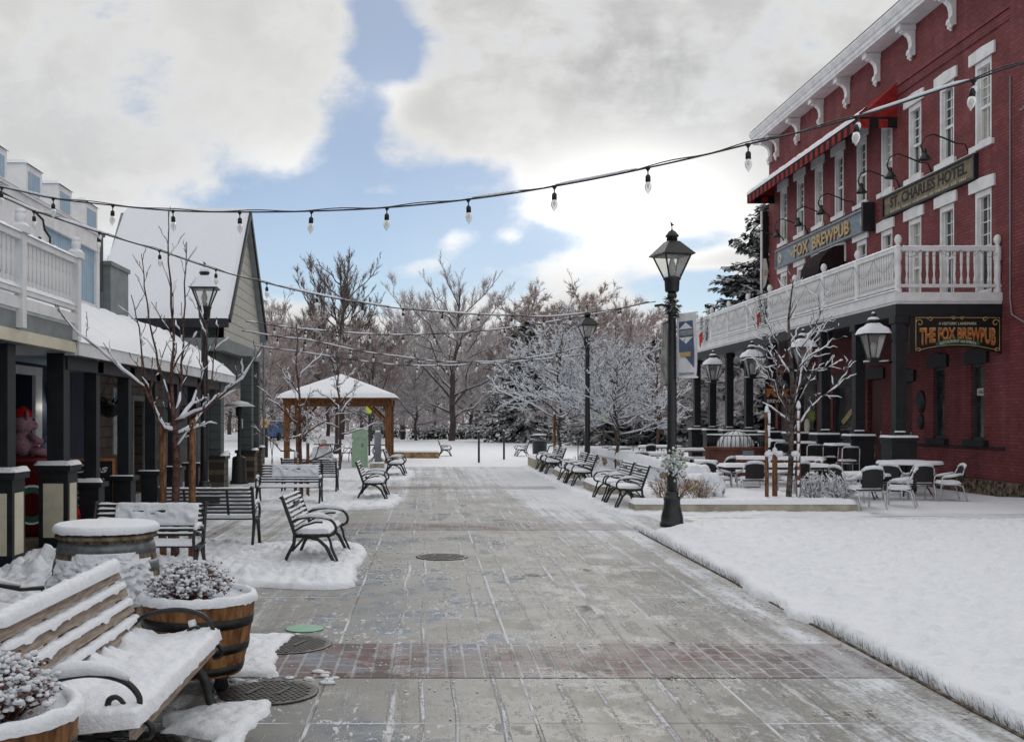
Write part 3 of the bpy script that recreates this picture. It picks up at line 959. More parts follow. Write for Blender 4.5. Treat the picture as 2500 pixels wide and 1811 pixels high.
def wall_grid(mb, x, y0, y1, z0, z1, holes, depth, k=0, kr=0):
    """wall in the plane X = x facing -X, with openings (ya, yb, za, zb) and their reveals"""
    ys = sorted({y0, y1, *[h[0] for h in holes], *[h[1] for h in holes]})
    zs = sorted({z0, z1, *[h[2] for h in holes], *[h[3] for h in holes]})
    for i in range(len(ys) - 1):
        for j in range(len(zs) - 1):
            cy, cz = (ys[i] + ys[i + 1]) / 2, (zs[j] + zs[j + 1]) / 2
            if any(h[0] < cy < h[1] and h[2] < cz < h[3] for h in holes):
                continue
            mb.add([(x, ys[i], zs[j]), (x, ys[i + 1], zs[j]), (x, ys[i + 1], zs[j + 1]), (x, ys[i], zs[j + 1])], [(0, 1, 2, 3)], k)
    for (a, b, c, d) in holes:
        X2 = x + depth
        mb.add([(x, a, c), (x, b, c), (X2, b, c), (X2, a, c)], [(0, 1, 2, 3)], kr)
        mb.add([(x, a, d), (x, b, d), (X2, b, d), (X2, a, d)], [(3, 2, 1, 0)], kr)
        mb.add([(x, a, c), (X2, a, c), (X2, a, d), (x, a, d)], [(0, 1, 2, 3)], kr)
        mb.add([(x, b, c), (X2, b, c), (X2, b, d), (x, b, d)], [(3, 2, 1, 0)], kr)


hotel = thing('brick_hotel', 'three-storey red painted brick hotel with white window lintels, bracketed cornice and white balcony', 'building', (XW, YN, 0))


def L(x, y, z):           # world -> hotel-local
    return (x - XW, y - YN, z)


def hp(mb, name, mats, parent=None):
    """build a mesh given in world coordinates as part of the hotel"""
    mb.v = [L(*p) for p in mb.v]
    return mb.build(name, mats, parent or hotel)


WY = [24.96 + 1.75 * i for i in range(9)]
holes = []
for y in WY:
    holes.append((y - 0.39, y + 0.39, 8.15, 10.1))
    holes.append((y - 0.39, y + 0.39, 4.62, 7.05))
ground_open = [(24.9, 25.5, 1.2, 3.0), (26.8, 27.4, 1.2, 3.0), (28.6, 29.4, 0.05, 2.7), (30.5, 31.5, 0.05, 2.85), (32.6, 34.2, 0.9, 2.75),
               (35.6, 37.5, 1.05, 2.95), (38.6, 39.6, 0.05, 2.6)]
holes += ground_open
mb = MB()
wall_grid(mb, XW, YN, YF, -0.1, ZT, holes, 0.22)
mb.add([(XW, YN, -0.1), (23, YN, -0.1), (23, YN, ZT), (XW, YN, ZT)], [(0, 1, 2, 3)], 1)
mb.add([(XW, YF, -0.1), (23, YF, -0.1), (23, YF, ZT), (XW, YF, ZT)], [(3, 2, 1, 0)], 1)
mb.add([(23, YN, -0.1), (23, YF, -0.1), (23, YF, ZT), (23, YN, ZT)], [(0, 1, 2, 3)], 0)
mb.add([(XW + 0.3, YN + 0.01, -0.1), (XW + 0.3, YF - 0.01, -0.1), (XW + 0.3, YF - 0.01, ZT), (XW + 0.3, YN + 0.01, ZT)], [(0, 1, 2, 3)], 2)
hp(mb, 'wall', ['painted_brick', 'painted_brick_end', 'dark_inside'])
mb = MB()
mb.box(XW - 0.3, 23.1, YN - 0.2, YF + 0.2, ZT + 0.47, ZT + 0.6)
hp(mb, 'roof', 'snow')
# corner pier and the lower wing nearer the camera
mb = MB()
mb.box(12.94, 14.5, 22.55, YN - 0.003, -0.1, ZT)
hp(mb, 'corner_pier', 'painted_brick')
mb = MB()
mb.box(12.90, 18, 16.0, 22.547, -0.1, 8.3)
mb.box(12.86, 18, 15.95, 22.545, 8.303, 8.42)
wing = hp(mb, 'side_wing', 'painted_brick')
mb = MB()
mb.pile(12.84, 13.5, 16, 23.2, 8.424, 0.10, 0.15, 2.0)
hp(mb, 'snow', 'snow', wing)
mb = MB()
mb.box(12.87, 12.998, 19.0, 27.0, -0.1, 0.28)
hp(mb, 'foundation', 'stone_pillar')

# string courses
mb = MB()
for z in (10.88, 10.62):
    mb.box(XW - 0.035, XW - 0.002, YN - 0.0, YF, z, z + 0.06)
hp(mb, 'string_course', 'painted_brick')

# cornice and brackets
prof = [(0, 0), (0.52, 0), (0.52, 0.06), (0.56, 0.10), (0.56, 0.20), (0.60, 0.22), (0.66, 0.36), (0.66, 0.42), (0, 0.46)]
mb = MB()
mb.prism(prof, lambda u, v, w_: (XW - 0.002 - u, w_, ZT + v), YN - 1.2, YF + 0.35)
hp(mb, 'cornice', 'white_paint')
mb = MB()
mb.pile(XW - 0.66, XW + 0.3, YN - 1.2, YF + 0.3, ZT + 0.46, 0.07, 0.16, 4.0)
hp(mb, 'snow', 'snow')
# S-shaped bracket outline: (out from wall, up)
bk = [(0, 0.0), (0.10, -0.02), (0.17, 0.06), (0.15, 0.16), (0.10, 0.22), (0.10, 0.36), (0.14, 0.50), (0.24, 0.60), (0.34, 0.63), (0.40, 0.70), (0.40, 0.80), (0, 0.80)]
for i in range(9):
    y = 24.1 + 2.2 * i
    if y > 40:
        y = 40.3
    mb = MB()
    mb.prism(bk, lambda u, v, w_: (XW - 0.003 - u, y + w_, ZT - 0.80 + v - 0.003), -0.10, 0.10)
    mb.prism([(0, 0.66), (0.43, 0.66), (0.43, 0.795), (0, 0.795)], lambda u, v, w_: (XW - 0.004 - u, y + w_, ZT - 0.80 + v - 0.002), -0.14, 0.14)
    for q in (-0.06, 0.06):
        mb.ball((XW - 0.11, y + q, ZT - 0.84), 0.045, 7, 5)
    mb.ball((XW - 0.09, y, ZT - 0.90), 0.04, 7, 5)
    hp(mb, 'bracket', 'white_paint')

# windows: casing + sashes, pane, curtain, lintel, sill
for row, (za, zb) in enumerate(((8.15, 10.1), (4.62, 7.05))):
    for i, y in enumerate(WY):
        a, b = y - 0.39, y + 0.39
        mb = MB()
        for (p, q) in ((a, a + 0.10), (b - 0.10, b)):
            mb.box(XW + 0.02, XW + 0.20, p + 0.002, q - 0.002, za + 0.002, zb - 0.002)
        mb.box(XW + 0.02, XW + 0.20, a + 0.102, b - 0.102, zb - 0.14, zb - 0.003)
        mb.box(XW + 0.04, XW + 0.20, a + 0.102, b - 0.102, za + 0.003, za + 0.10)
        zm = (za + zb) / 2 - 0.1
        mb.box(XW + 0.09, XW + 0.19, a + 0.102, b - 0.102, zm - 0.035, zm + 0.035)
        for (p, q) in ((a + 0.102, a + 0.15), (b - 0.15, b - 0.102)):
            mb.box(XW + 0.10, XW + 0.185, p, q, za + 0.10, zm - 0.036)
            mb.box(XW + 0.08, XW + 0.185, p, q, zm + 0.036, zb - 0.14)
        mb.box(XW + 0.12, XW + 0.15, y - 0.012, y + 0.012, za + 0.1, zb - 0.14)
        for kz in range(1, 4):
            zz = zm + (zb - 0.14 - zm) * kz / 4
            mb.box(XW + 0.122, XW + 0.148, a + 0.15, b - 0.15, zz - 0.012, zz + 0.012)
        wn = hp(mb, 'window', 'white_paint')
        mb = MB()
        mb.box(XW + 0.155, XW + 0.165, a + 0.13, b - 0.13, za + 0.08, zb - 0.12)
        hp(mb, 'pane', 'window_glass' if (i + row) % 3 else 'curtain', wn)
        mb = MB()
        mb.prism([(-0.57, 0), (0.57, 0), (0.57, 0.27), (0, 0.30), (-0.57, 0.27)], lambda u, v, w_: (XW - w_, y + u, zb + v), 0.002, 0.05)
        hp(mb, 'lintel', 'white_paint', wn)
        if row == 0:
            mb = MB()
            mb.box(XW - 0.07, XW + 0.05, y - 0.52, y + 0.52, za - 0.13, za - 0.001)
            hp(mb, 'sill', 'white_paint', wn)

# ground floor openings under the porch
for n_, (a, b, c, d) in enumerate(ground_open):
    door = c < 0.1
    mb = MB()
    if door:
        mb.box(XW + 0.10, XW + 0.16, a + 0.01, b - 0.01, c, d - 0.01)
        for z0, z1 in ((0.2, 0.95), (1.1, d - 0.25)):
            mb.box(XW + 0.085, XW + 0.099, a + 0.14, b - 0.14, z0, z1)
        o = hp(mb, 'door', 'red_door' if n_ in (2, 3) else 'dark_door')
        mb = MB()
        mb.tube([(XW + 0.03, a + 0.12, 1.0), (XW + 0.03, a + 0.12, 1.3)], 0.014, 6)
        mb.ball((XW + 0.03, a + 0.12, 1.32), 0.03, 6, 5)
        hp(mb, 'handle', 'steel_hood', o)
    else:
        mb.box(XW + 0.05, XW + 0.18, a + 0.002, a + 0.07, c, d)
        mb.box(XW + 0.05, XW + 0.18, b - 0.07, b - 0.002, c, d)
        mb.box(XW + 0.05, XW + 0.18, a + 0.07, b - 0.07, c, c + 0.07)
        mb.box(XW + 0.05, XW + 0.18, a + 0.07, b - 0.07, d - 0.07, d)
        o = hp(mb, 'window', 'slate_paint')
        mb = MB()
        mb.box(XW + 0.12, XW + 0.13, a + 0.07, b - 0.07, c + 0.07, d - 0.07)
        hp(mb, 'pane', 'window_glass', o)
    mb = MB()
    mb.prism([(a - 0.22, d + 0.002), (b + 0.22, d + 0.002), (b + 0.22, d + 0.30), ((a + b) / 2, d + 0.36), (a - 0.22, d + 0.30)],
             lambda u, v, w_: (XW - w_, u, v), 0.002, 0.07)
    hp(mb, 'lintel', 'charcoal_paint', o)
    if not door:
        mb = MB()
        mb.box(XW - 0.12, XW + 0.04, a - 0.2, b + 0.2, c - 0.15, c - 0.002)
        hp(mb, 'sill', 'charcoal_paint', o)
mb = MB()
mb.box(XW - 0.05, XW - 0.002, 24.0, 28.4, 1.0, 1.05)
hp(mb, 'ledge', 'charcoal_paint')
# things shown in the ground floor windows
mb = MB()
mb.box(XW + 0.095, XW + 0.115, 25.0, 25.4, 2.25, 2.42)
hp(mb, 'window_card', 'paper')
text_mesh('1862', 0.13, lambda u, v, w_: L(XW + 0.092 - w_, 25.2 - u, 2.335 + v), 'lettering', 'sign_dark_lettering', hotel, 0.001)
text_mesh('1862', 0.30, lambda u, v, w_: L(XW + 0.10 - w_, 36.55 - u, 2.05 + v), 'lettering', 'sign_tan', hotel, 0.002, stretch=(1.0, 0.26))
mb = MB()
mb.lathe([(0.0, 0), (0.24, 0), (0.26, 0.02), (0.24, 0.04), (0, 0.04)], (0, 0, 0), 24)
mb.v = [(XW - 0.02 - z, 36.4 + x, 1.45 + y) for x, y, z in mb.v]
hp(mb, 'round_plate', 'cream_paint')
mb = MB()
mb.prism([(-0.45, -0.12), (-0.1, 0.05), (0.2, 0.22), (0.45, 0.28), (0.4, 0.1), (0.05, -0.1), (-0.3, -0.24)], lambda u, v, w_: (XW + 0.105 - w_, 33.3 - u, 1.75 + v), 0, 0.01)
hp(mb, 'window_emblem', 'gold_paint')
for (z, r) in ((2.15, 0.30), (1.62, 0.20)):
    mb = MB()
    mb.lathe([(0.0, 0), (r, 0), (r * 1.02, 0.02), (r * 0.9, 0.05), (0, 0.05)], (0, 0, 0), 24)
    mb.v = [(XW - 0.003 - q, 28.05 + x * 0.75, z + y) for x, y, q in mb.v]
    hp(mb, 'plaque', 'charcoal_paint')

# big striped awning over the third-floor windows
AY0, AY1, AX, AZT, AZB = 29.5, 39.9, 11.96, 11.0, 10.05
mb = MB()
mb.add([(AX, AY0, AZB), (AX, AY1, AZB), (XW - .003, AY1, AZT), (XW - .003, AY0, AZT)], [(0, 1, 2, 3)], 0)
mb.add([(AX, AY0, AZB), (XW - .003, AY0, AZT), (XW - .003, AY0, AZB)], [(0, 1, 2)], 0)
mb.add([(AX, AY1, AZB), (XW - .003, AY1, AZT), (XW - .003, AY1, AZB)], [(2, 1, 0)], 0)
mb.add([(AX + .03, AY0 + .03, AZB - 0.02), (AX + .03, AY1 - .03, AZB - 0.02), (XW - .01, AY1 - .03, AZT - 0.04), (XW - .01, AY0 + .03, AZT - 0.04)], [(0, 1, 2, 3)], 1)
aw = hp(mb, 'awning', ['red_awning', 'black_cloth'])
mb = MB()
n = 46
for i in range(n):
    a, b = AY0 + (AY1 - AY0) * i / n, AY0 + (AY1 - AY0) * (i + 1) / n
    mb.box(AX - 0.006, AX + 0.006, a, b - 0.001, AZB - 0.30, AZB - 0.04, i % 2)
mb.box(AX - 0.01, AX + 0.01, AY0, AY1, AZB - 0.04, AZB + 0.01, 1)
for yy in (AY0, AY1):
    for i in range(4):
        a, b = AX + 0.012 + (XW - AX - .02) * i / 4, AX + 0.012 + (XW - AX - .02) * (i + 1) / 4
        mb.box(a, b - 0.001, yy - 0.006, yy + 0.006, AZB - 0.30, AZB - 0.06, i % 2)
    mb.box(AX + 0.012, XW - .01, yy - 0.008, yy + 0.008, AZB - 0.06, AZB + 0.004, 1)
hp(mb, 'valance', ['red_awning', 'black_cloth'], aw)
mb = MB()
sl = Vector((XW - AX, 0, AZT - AZB)).normalized()
nm = Vector((-sl.z, 0, sl.x))


def awsnow(u, v):
    p = Vector((AX - 0.02, 0, AZB)) + sl * (0.42 * v)
    e = min(1, 6 * min(v, 1 - v) + 0.15) if 0 < v < 1 else 0
    h = 0.075 * e * (1 + 0.4 * fbm(u * 40, v * 3, 1.0, 3))
    q = p + nm * (h + 0.004)
    return (q.x, AY0 + (AY1 - AY0) * u, q.z)


mb.grid(awsnow, 120, 8)
hp(mb, 'snow', 'snow', aw)
# small dark awning over a second-floor door
mb = MB()
Ya, Yb = 33.15, 34.75
arc = [(0.0, 7.12)] + [(0.85 * math.sin(t_), 6.30 + 0.82 * math.cos(t_)) for t_ in [R(15 * i) for i in range(1, 7)]] + [(0.85, 6.2), (0.0, 6.2)]
mb.prism(arc, lambda u, v, w_: (XW - 0.004 - u, w_, v), Ya, Yb)
aw2 = hp(mb, 'small_awning', 'maroon_cloth')
mb = MB()
mb.bar((XW - 0.02, Ya - 0.02, 7.16), (XW - 0.30, Ya - 0.02, 7.10), 0.05, 0.04)
mb.bar((XW - 0.02, Ya - 0.02, 7.16), (XW - 0.02, Ya - 0.02, 6.6), 0.04, 0.05, (1, 0, 0))
mb.pile(XW - 0.3, XW - 0.01, Ya, Yb, 7.10, 0.05, 0.07, 1.0)
hp(mb, 'snow', 'snow', aw2)

# ---- balcony: floor, fascia, posts, rails, balusters
XB, YB0, YB1 = 10.7, 24.2, 42.5
mb = MB()
mb.box(XB - 0.10, XW - .003, YB0 - 0.08, YB1, 4.30, 4.42)
bal = hp(mb, 'balcony', 'white_paint')
mb = MB()
mb.box(XB - 0.13, XB - 0.102, YB0 - 0.11, YB1, 4.36, 4.60)
mb.box(XB - 0.102, XW - .003, YB0 - 0.11, YB0 - 0.082, 4.36, 4.56)
hp(mb, 'skirting', 'white_paint', bal)
mb = MB()
mb.box(XB - 0.12, XB + 0.14, YB0 - 0.1, YB1, 4.02, 4.297)
mb.box(XB + 0.142, XW + 0.25, YB0 - 0.1, YB0 + 0.16, 4.02, 4.297)
hp(mb, 'fascia', 'charcoal_paint', bal)
mb = MB()
mb.box(XB + 0.145, XW - 0.004, YB0 + 0.165, YB1, 4.2, 4.296)
hp(mb, 'porch_ceiling', 'charcoal_paint', bal)
PZ = 4.42
post = [(0.0, 0), (0.085, 0), (0.085, 0.22), (0.07, 0.24), (0.065, 0.5), (0.075, 0.7), (0.06, 0.85), (0.085, 0.9), (0.085, 1.16), (0.05, 1.2), (0.04, 1.24), (0.075, 1.30), (0.085, 1.36), (0.06, 1.43), (0.02, 1.46)]
ypost = [YB0 + 2.27 * k_ for k_ in range(9)]
for y in ypost:
    mb = MB()
    mb.lathe(post, (XB - 0.02, min(y, YB1 - .1), PZ), 10)
    hp(mb, 'post', 'white_paint', bal)
for x in (12.93,):
    mb = MB()
    mb.lathe(post, (x, YB0 - 0.02, PZ), 10)
    hp(mb, 'post', 'white_paint', bal)
mb = MB()
for z0, z1 in ((5.50, 5.60), (4.68, 4.75)):
    mb.box(XB - 0.07, XB + 0.03, YB0 - 0.07, YB1, z0, z1)
    mb.box(XB + 0.032, XW - .003, YB0 - 0.07, YB0 + 0.03, z0, z1)
hp(mb, 'rail', 'white_paint', bal)
mb = MB()
mb.pile(XB - 0.085, XB + 0.045, YB0 - 0.08, YB1, 5.60, 0.05, 0.035, 1.0, 0.5, edge=0.05)
mb.pile(XB - 0.17, XB - 0.10, YB0 - 0.10, YB1, 4.60, 0.03, 0.03, 2.0, 0.5, edge=0.03)
mb.pile(XB + 0.05, XW - .01, YB0 - 0.075, YB0 + 0.035, 5.60, 0.03, 0.035, 3.0, 0.6, edge=0.04)
hp(mb, 'snow', 'snow', bal)
bprof = [(0.034, 0), (0.034, 0.12), (0.024, 0.15), (0.018, 0.22), (0.032, 0.40), (0.026, 0.44), (0.034, 0.48), (0.034, 0.75)]
base = MB()
base.lathe(bprof, (0, 0, 0), 7)
bm0 = base.build('baluster', 'white_paint')
bmesh0 = bm0.data
bpy.data.objects.remove(bm0)
spots = [(XB + 0.17 + 0.155 * i, YB0 - 0.02) for i in range(14)]
side = []
y = YB0 + 0.13
while y < YB1 - 0.1:
    if min(abs(y - q) for q in ypost) > 0.10:
        side.append((XB - 0.02, y))
    y += 0.128
for x, y in spots + side[:86]:
    o = bpy.data.objects.new('baluster', bmesh0)
    C.objects.link(o)
    o.parent = bal
    o.location = L(x, y, 4.752)
mb = MB()
for x, y in side[86:]:
    mb.lathe(bprof, (x, y, 4.752), 5)
o = hp(mb, 'baluster_row', 'white_paint', bal)
o['kind'] = 'stuff'
# porch columns on pedestals
for k_, y in enumerate(ypost):
    mb = MB()
    mb.box(XB - 0.12, XB + 0.12, y - 0.12, y + 0.12, 1.40, 4.017)
    mb.box(XB - 0.16, XB + 0.16, y - 0.16, y + 0.16, 3.86, 4.01)
    mb.box(XB - 0.16, XB + 0.16, y - 0.16, y + 0.16, 1.33, 1.397)
    cl = hp(mb, 'column', 'charcoal_paint')
    mb = MB()
    mb.box(XB - 0.28, XB + 0.28, y - 0.28, y + 0.28, -0.05, 1.20)
    mb.box(XB - 0.32, XB + 0.32, y - 0.32, y + 0.32, 1.202, 1.28)
    mb.box(XB - 0.18, XB + 0.18, y - 0.18, y + 0.18, 1.282, 1.328)
    hp(mb, 'pedestal', 'charcoal_paint', cl)
    mb = MB()
    mb.pile(XB - 0.325, XB + 0.325, y - 0.325, y - 0.165, 1.281, 0.045, 0.03, k_, edge=0.04)
    mb.pile(XB - 0.325, XB - 0.165, y - 0.164, y + 0.32, 1.281, 0.045, 0.03, k_, edge=0.04)
    mb.pile(XB - 0.165, XB + 0.1, y - 0.164, y - 0.12, 1.398, 0.03, 0.02, k_, edge=0.02)
    hp(mb, 'snow', 'snow', cl)
# conduit on the corner
mb = MB()
mb.tube([(12.91, 23.62, 9.3), (12.91, 23.62, 4.35), (12.88, 23.5, 4.0), (12.86, 22.9, 3.75)], 0.018, 5)
hp(mb, 'conduit', 'grey_metal')
# porch side screens of rails (towards the far end)
mb = MB()
for y0, y1 in zip(ypost[4:-1], ypost[5:]):
    mb.box(XB - 0.03, XB + 0.03, y0 + 0.3, y1 - 0.3, 1.10, 1.16)
    for q in range(9):
        yy = y0 + 0.38 + (y1 - y0 - 0.76) * q / 8
        mb.box(XB - 0.012, XB + 0.012, yy - 0.012, yy + 0.012, 0.05, 1.10)
hp(mb, 'porch_rail', 'black_iron')

# ---- signs on the hotel (each a thing of its own)


def wall_board(name, label, y0, y1, z0, z1, mats, th=0.06):
    s_ = thing(name, label, 'sign', (XW, (y0 + y1) / 2, (z0 + z1) / 2))
    hw, hh = (y1 - y0) / 2, (z1 - z0) / 2
    mb = MB()
    mb.box(-th, -0.004, -hw + 0.05, hw - 0.05, -hh + 0.05, hh - 0.05)
    mb.build('board', mats[0], s_)
    mb = MB()
    mb.box(-th - 0.05, -0.005, -hw, hw, hh - 0.05, hh)
    mb.box(-th - 0.05, -0.005, -hw, hw, -hh, -hh + 0.05)
    mb.box(-th - 0.05, -0.005, -hw, -hw + 0.05, -hh + 0.051, hh - 0.051)
    mb.box(-th - 0.05, -0.005, hw - 0.05, hw, -hh + 0.051, hh - 0.051)
    mb.build('frame', mats[1], s_)
    return s_, hw, hh, -th


s_, hw, hh, fx = wall_board('hotel_sign', 'long tan wooden sign reading ST. CHARLES HOTEL on the red brick wall', 25.15, 30.25, 7.36, 7.98, ('sign_tan', 'charcoal_paint'))
text_mesh('ST. CHARLES HOTEL', 0.4, lambda u, v, w_: (fx - 0.004 - w_, -u, 0.06 + v), 'lettering', 'sign_dark_lettering', s_, 0.003, 0.012, stretch=(4.25, 0.30))
text_mesh('ROOMS  MEALS  LODGING  BY THE DAY  EST. 1862', 0.1, lambda u, v, w_: (fx - 0.004 - w_, -u, -0.19 + v), 'small_lettering', 'cream_paint', s_, 0.002, stretch=(4.2, 0.065))
mb = MB()
mb.pile(-0.12, 0, -hw, hw, hh, 0.035, 0.04, 2.0, 0.5)
mb.build('snow', 'snow', s_)
s_, hw, hh, fx = wall_board('brewpub_sign', 'long blue and grey sign reading FOX BREWPUB in raised gold letters', 31.1, 39.4, 7.22, 7.90, ('sign_blue', 'sign_grey'), 0.12)
text_mesh('FOX  BREWPUB', 0.5, lambda u, v, w_: (fx - 0.02 - w_, -u - 0.3, -0.0 + v), 'lettering', 'gold_paint', s_, 0.02, 0.012, stretch=(4.9, 0.42))
text_mesh('FOX  BREWPUB', 0.5, lambda u, v, w_: (fx - 0.004 - w_, -u - 0.33, -0.03 + v), 'lettering_shadow', 'sign_dark_lettering', s_, 0.004, 0.012, stretch=(4.9, 0.42))
text_mesh('The', 0.3, lambda u, v, w_: (fx - 0.01 - w_, -u + 2.6, 0.02 + v), 'small_lettering', 'cream_paint', s_, 0.004, shear=0.3, stretch=(0.55, 0.24))
mb = MB()
for c in (-3.75, 3.7):
    for q in range(5):
        a = q * 1.25
        mb.tube([(fx - 0.012, c + 0.2 * math.cos(a + t_) * (1 - t_ / 6), 0.2 * math.sin(a + t_) * (1 - t_ / 6)) for t_ in [0.5 * i for i in range(9)]], 0.018, 4)
mb.build('scrollwork', 'cream_paint', s_)
mb = MB()
mb.prism([(-0.34, -0.4), (0.34, -0.4), (0.34, 0.25), (0.1, 0.42), (-0.34, 0.3)], lambda u, v, w_: (-0.02 + w_ - 0.28, -hw - 0.06, v), 0, 0.01)
mb.box(-0.35, -0.01, -hw - 0.12, -hw - 0.002, -hh - 0.06, hh + 0.1)
mb.build('end_cap', 'charcoal_paint', s_)
mb = MB()
mb.pile(-0.17, 0, -hw, hw, hh, 0.03, 0.04, 5.0, 0.5)
mb.build('snow', 'snow', s_)

# sign under the front of the balcony
s_ = thing('hanging_sign', 'black arched sign reading THE FOX BREWPUB with gold scroll border under the balcony front', 'sign', (12.0, 24.16, 3.62))
W2, H2 = 1.02, 0.42
outl = [(-W2, H2), (W2, H2)] + [(W2 - 2 * W2 * i / 16, -H2 - 0.02 + 0.16 * (1 - ((i - 8) / 8) ** 2)) for i in range(17)]
mb = MB()
mb.prism([(u * 1.06, v * 1.08) for u, v in outl], lambda u, v, w_: (u, w_, v), -0.03, 0.03)
mb.build('board', 'sign_black', s_)
mb = MB()
loop = [(u * 0.93, v * 0.88) for u, v in outl]
mb.tube([(u, -0.034, v) for u, v in loop + [loop[0]]], 0.010, 4)
for sx in (-1, 1):
    for cx, cz, r in ((0.86, 0.25, 0.09), (0.88, -0.36, 0.05), (0.62, 0.33, 0.06), (0.1, 0.36, 0.05)):
        mb.tube([(sx * (cx + r * (1 - t_ / 9) * math.cos(t_)), -0.036, cz + r * (1 - t_ / 9) * math.sin(t_)) for t_ in [0.6 * i for i in range(11)]], 0.012, 4)
mb.build('scroll_border', 'gold_paint', s_)


def arched(v0, k_):
    return lambda u, v, w_: (u, -0.034 - w_, v0 + v - 0.0 * u + (v - 0.16) * k_ * (u / 0.85) ** 2)


text_mesh('THE FOX BREWPUB', 0.3, arched(-0.01, 0.45), 'lettering', 'gold_red', s_, 0.004, 0.006, stretch=(1.70, 0.27))
text_mesh('THE FOX BREWPUB', 0.3, lambda u, v, w_: (u, -0.033 - w_, 0.012 + v + (v - 0.16) * 0.45 * (u / 0.85) ** 2), 'lettering_edge', 'gold_paint', s_, 0.003, 0.010, stretch=(1.72, 0.28))
text_mesh('A HISTORIC LANDMARK', 0.1, lambda u, v, w_: (u, -0.034 - w_, 0.235 + v), 'small_lettering', 'cream_paint', s_, 0.003, stretch=(0.86, 0.062))
mb = MB()
rib = [(-0.5 + i / 16, -0.25 + 0.09 * (1 - ((i - 8) / 8) ** 2)) for i in range(17)]
mb.prism([(u, v + 0.055) for u, v in rib] + [(u, v - 0.055) for u, v in rib[::-1]], lambda u, v, w_: (u, -0.033 - w_, v), 0, 0.006)
mb.build('ribbon', 'sign_green', s_)
text_mesh('RESTAURANT and SPIRITS', 0.1, lambda u, v, w_: (u, -0.041 - w_, -0.25 + 0.09 * (1 - (u / 0.5) ** 2) + v), 'small_lettering', 'cream_paint', s_, 0.002, stretch=(0.82, 0.06))
mb = MB()
mb.bar((-1.1, 0, 0.50), (1.0, 0, 0.44), 0.05, 0.03)
for x in (-0.8, 0.8):
    mb.tube([(x, 0, 0.45), (x, 0.0, 0.42)], 0.01, 5)
mb.build('hanger_bar', 'black_iron', s_)
mb = MB()
mb.bar((-1.1, -0.03, 0.52), (1.0, -0.03, 0.462), 0.05, 0.03)
mb.build('snow', 'snow', s_)

# hanging pub sign by the porch columns
s_ = thing('pub_sign', 'hanging pub sign with a seated figure above orange FOX and white BREWPUB lettering', 'sign', (10.72, 32.6, 2.68))
mb = MB()
mb.box(-0.40, 0.40, -0.03, 0.03, -0.52, 0.30)
mb.box(-0.34, 0.34, -0.028, 0.028, 0.301, 0.42)
mb.build('board', 'sign_black', s_)
text_mesh('FOX', 0.3, lambda u, v, w_: (u, -0.034 - w_, -0.19 + v), 'lettering', 'gold_red', s_, 0.005, 0.012, stretch=(0.74, 0.28))
text_mesh('FOX', 0.3, lambda u, v, w_: (u, -0.032 - w_, -0.165 + v), 'lettering_edge', 'gold_paint', s_, 0.004, 0.012, stretch=(0.66, 0.22))
text_mesh('BREWPUB', 0.2, lambda u, v, w_: (u, -0.034 - w_, -0.44 + v), 'small_lettering', 'paper', s_, 0.004, 0.004, stretch=(0.72, 0.11))
mb = MB()
mb.prism([(-0.30, 0.0), (-0.22, 0.2), (-0.05, 0.24), (0.05, 0.24), (0.24, 0.16), (0.3, -0.02), (0.1, 0.03), (-0.1, -0.02)], lambda u, v, w_: (u, -0.033 - w_, v), 0, 0.005)
mb.build('painted_coat', 'banner_blue', s_)
mb = MB()
mb.prism([(-0.07, 0.36), (-0.05, 0.30), (0.0, 0.20), (0.05, 0.30), (0.07, 0.36), (0.0, 0.33)], lambda u, v, w_: (u, -0.040 - w_, v), 0, 0.005)
mb.prism([(-0.34, 0.06), (-0.2, -0.03), (-0.02, 0.02), (-0.12, 0.12)], lambda u, v, w_: (u, -0.040 - w_, v), 0, 0.005)
mb.build('painted_head', 'orange_wood', s_)
mb = MB()
mb.tube([(0.45 * math.cos(a), 0, 0.42 + 0.22 * math.sin(a)) for a in [math.pi * i / 10 for i in range(11)]], 0.018, 5)
mb.tube([(0, 0, 0.64), (0, 0, 1.36)], 0.015, 5)
mb.tube([(-0.45, 0, 0.42), (0.45, 0, 0.42)], 0.015, 5)
mb.build('iron_hanger', 'black_iron', s_)
mb = MB()
mb.tube([(0.44 * math.cos(a), 0, 0.445 + 0.22 * math.sin(a)) for a in [math.pi * i / 10 for i in range(2, 9)]], 0.022, 5)
mb.build('snow', 'snow', s_)

# upright blade sign on the far corner
s_ = thing('blade_sign', 'tall narrow white-edged blade sign with scrolled foot on the far hotel corner', 'sign', (12.88, 40.66, 8.1))
mb = MB()
mb.prism([(-0.10, 1.5), (0.12, 1.5), (0.12, -0.6), (0.1, -1.2), (0.0, -1.45), (-0.10, -1.55)], lambda u, v, w_: (u, w_, v), -0.04, 0.04)
mb.build('board', 'sign_black', s_)
mb = MB()
mb.tube([(-0.14, 0, 1.5), (-0.14, 0, -0.5), (-0.15, 0, -1.1), (-0.14, 0, -1.6)], 0.05, 6)
mb.prism([(-0.1, -0.3), (0.02, -0.3), (0.1, -0.8), (0.0, -1.3), (-0.1, -1.45)], lambda u, v, w_: (u, -0.045 - w_, v), 0, 0.01)
mb.build('white_edge', 'white_paint', s_)
text_mesh('B', 0.3, lambda u, v, w_: (u + 0.0, -0.06 - w_, -0.85 + v), 'lettering', 'gold_paint', s_, 0.005)

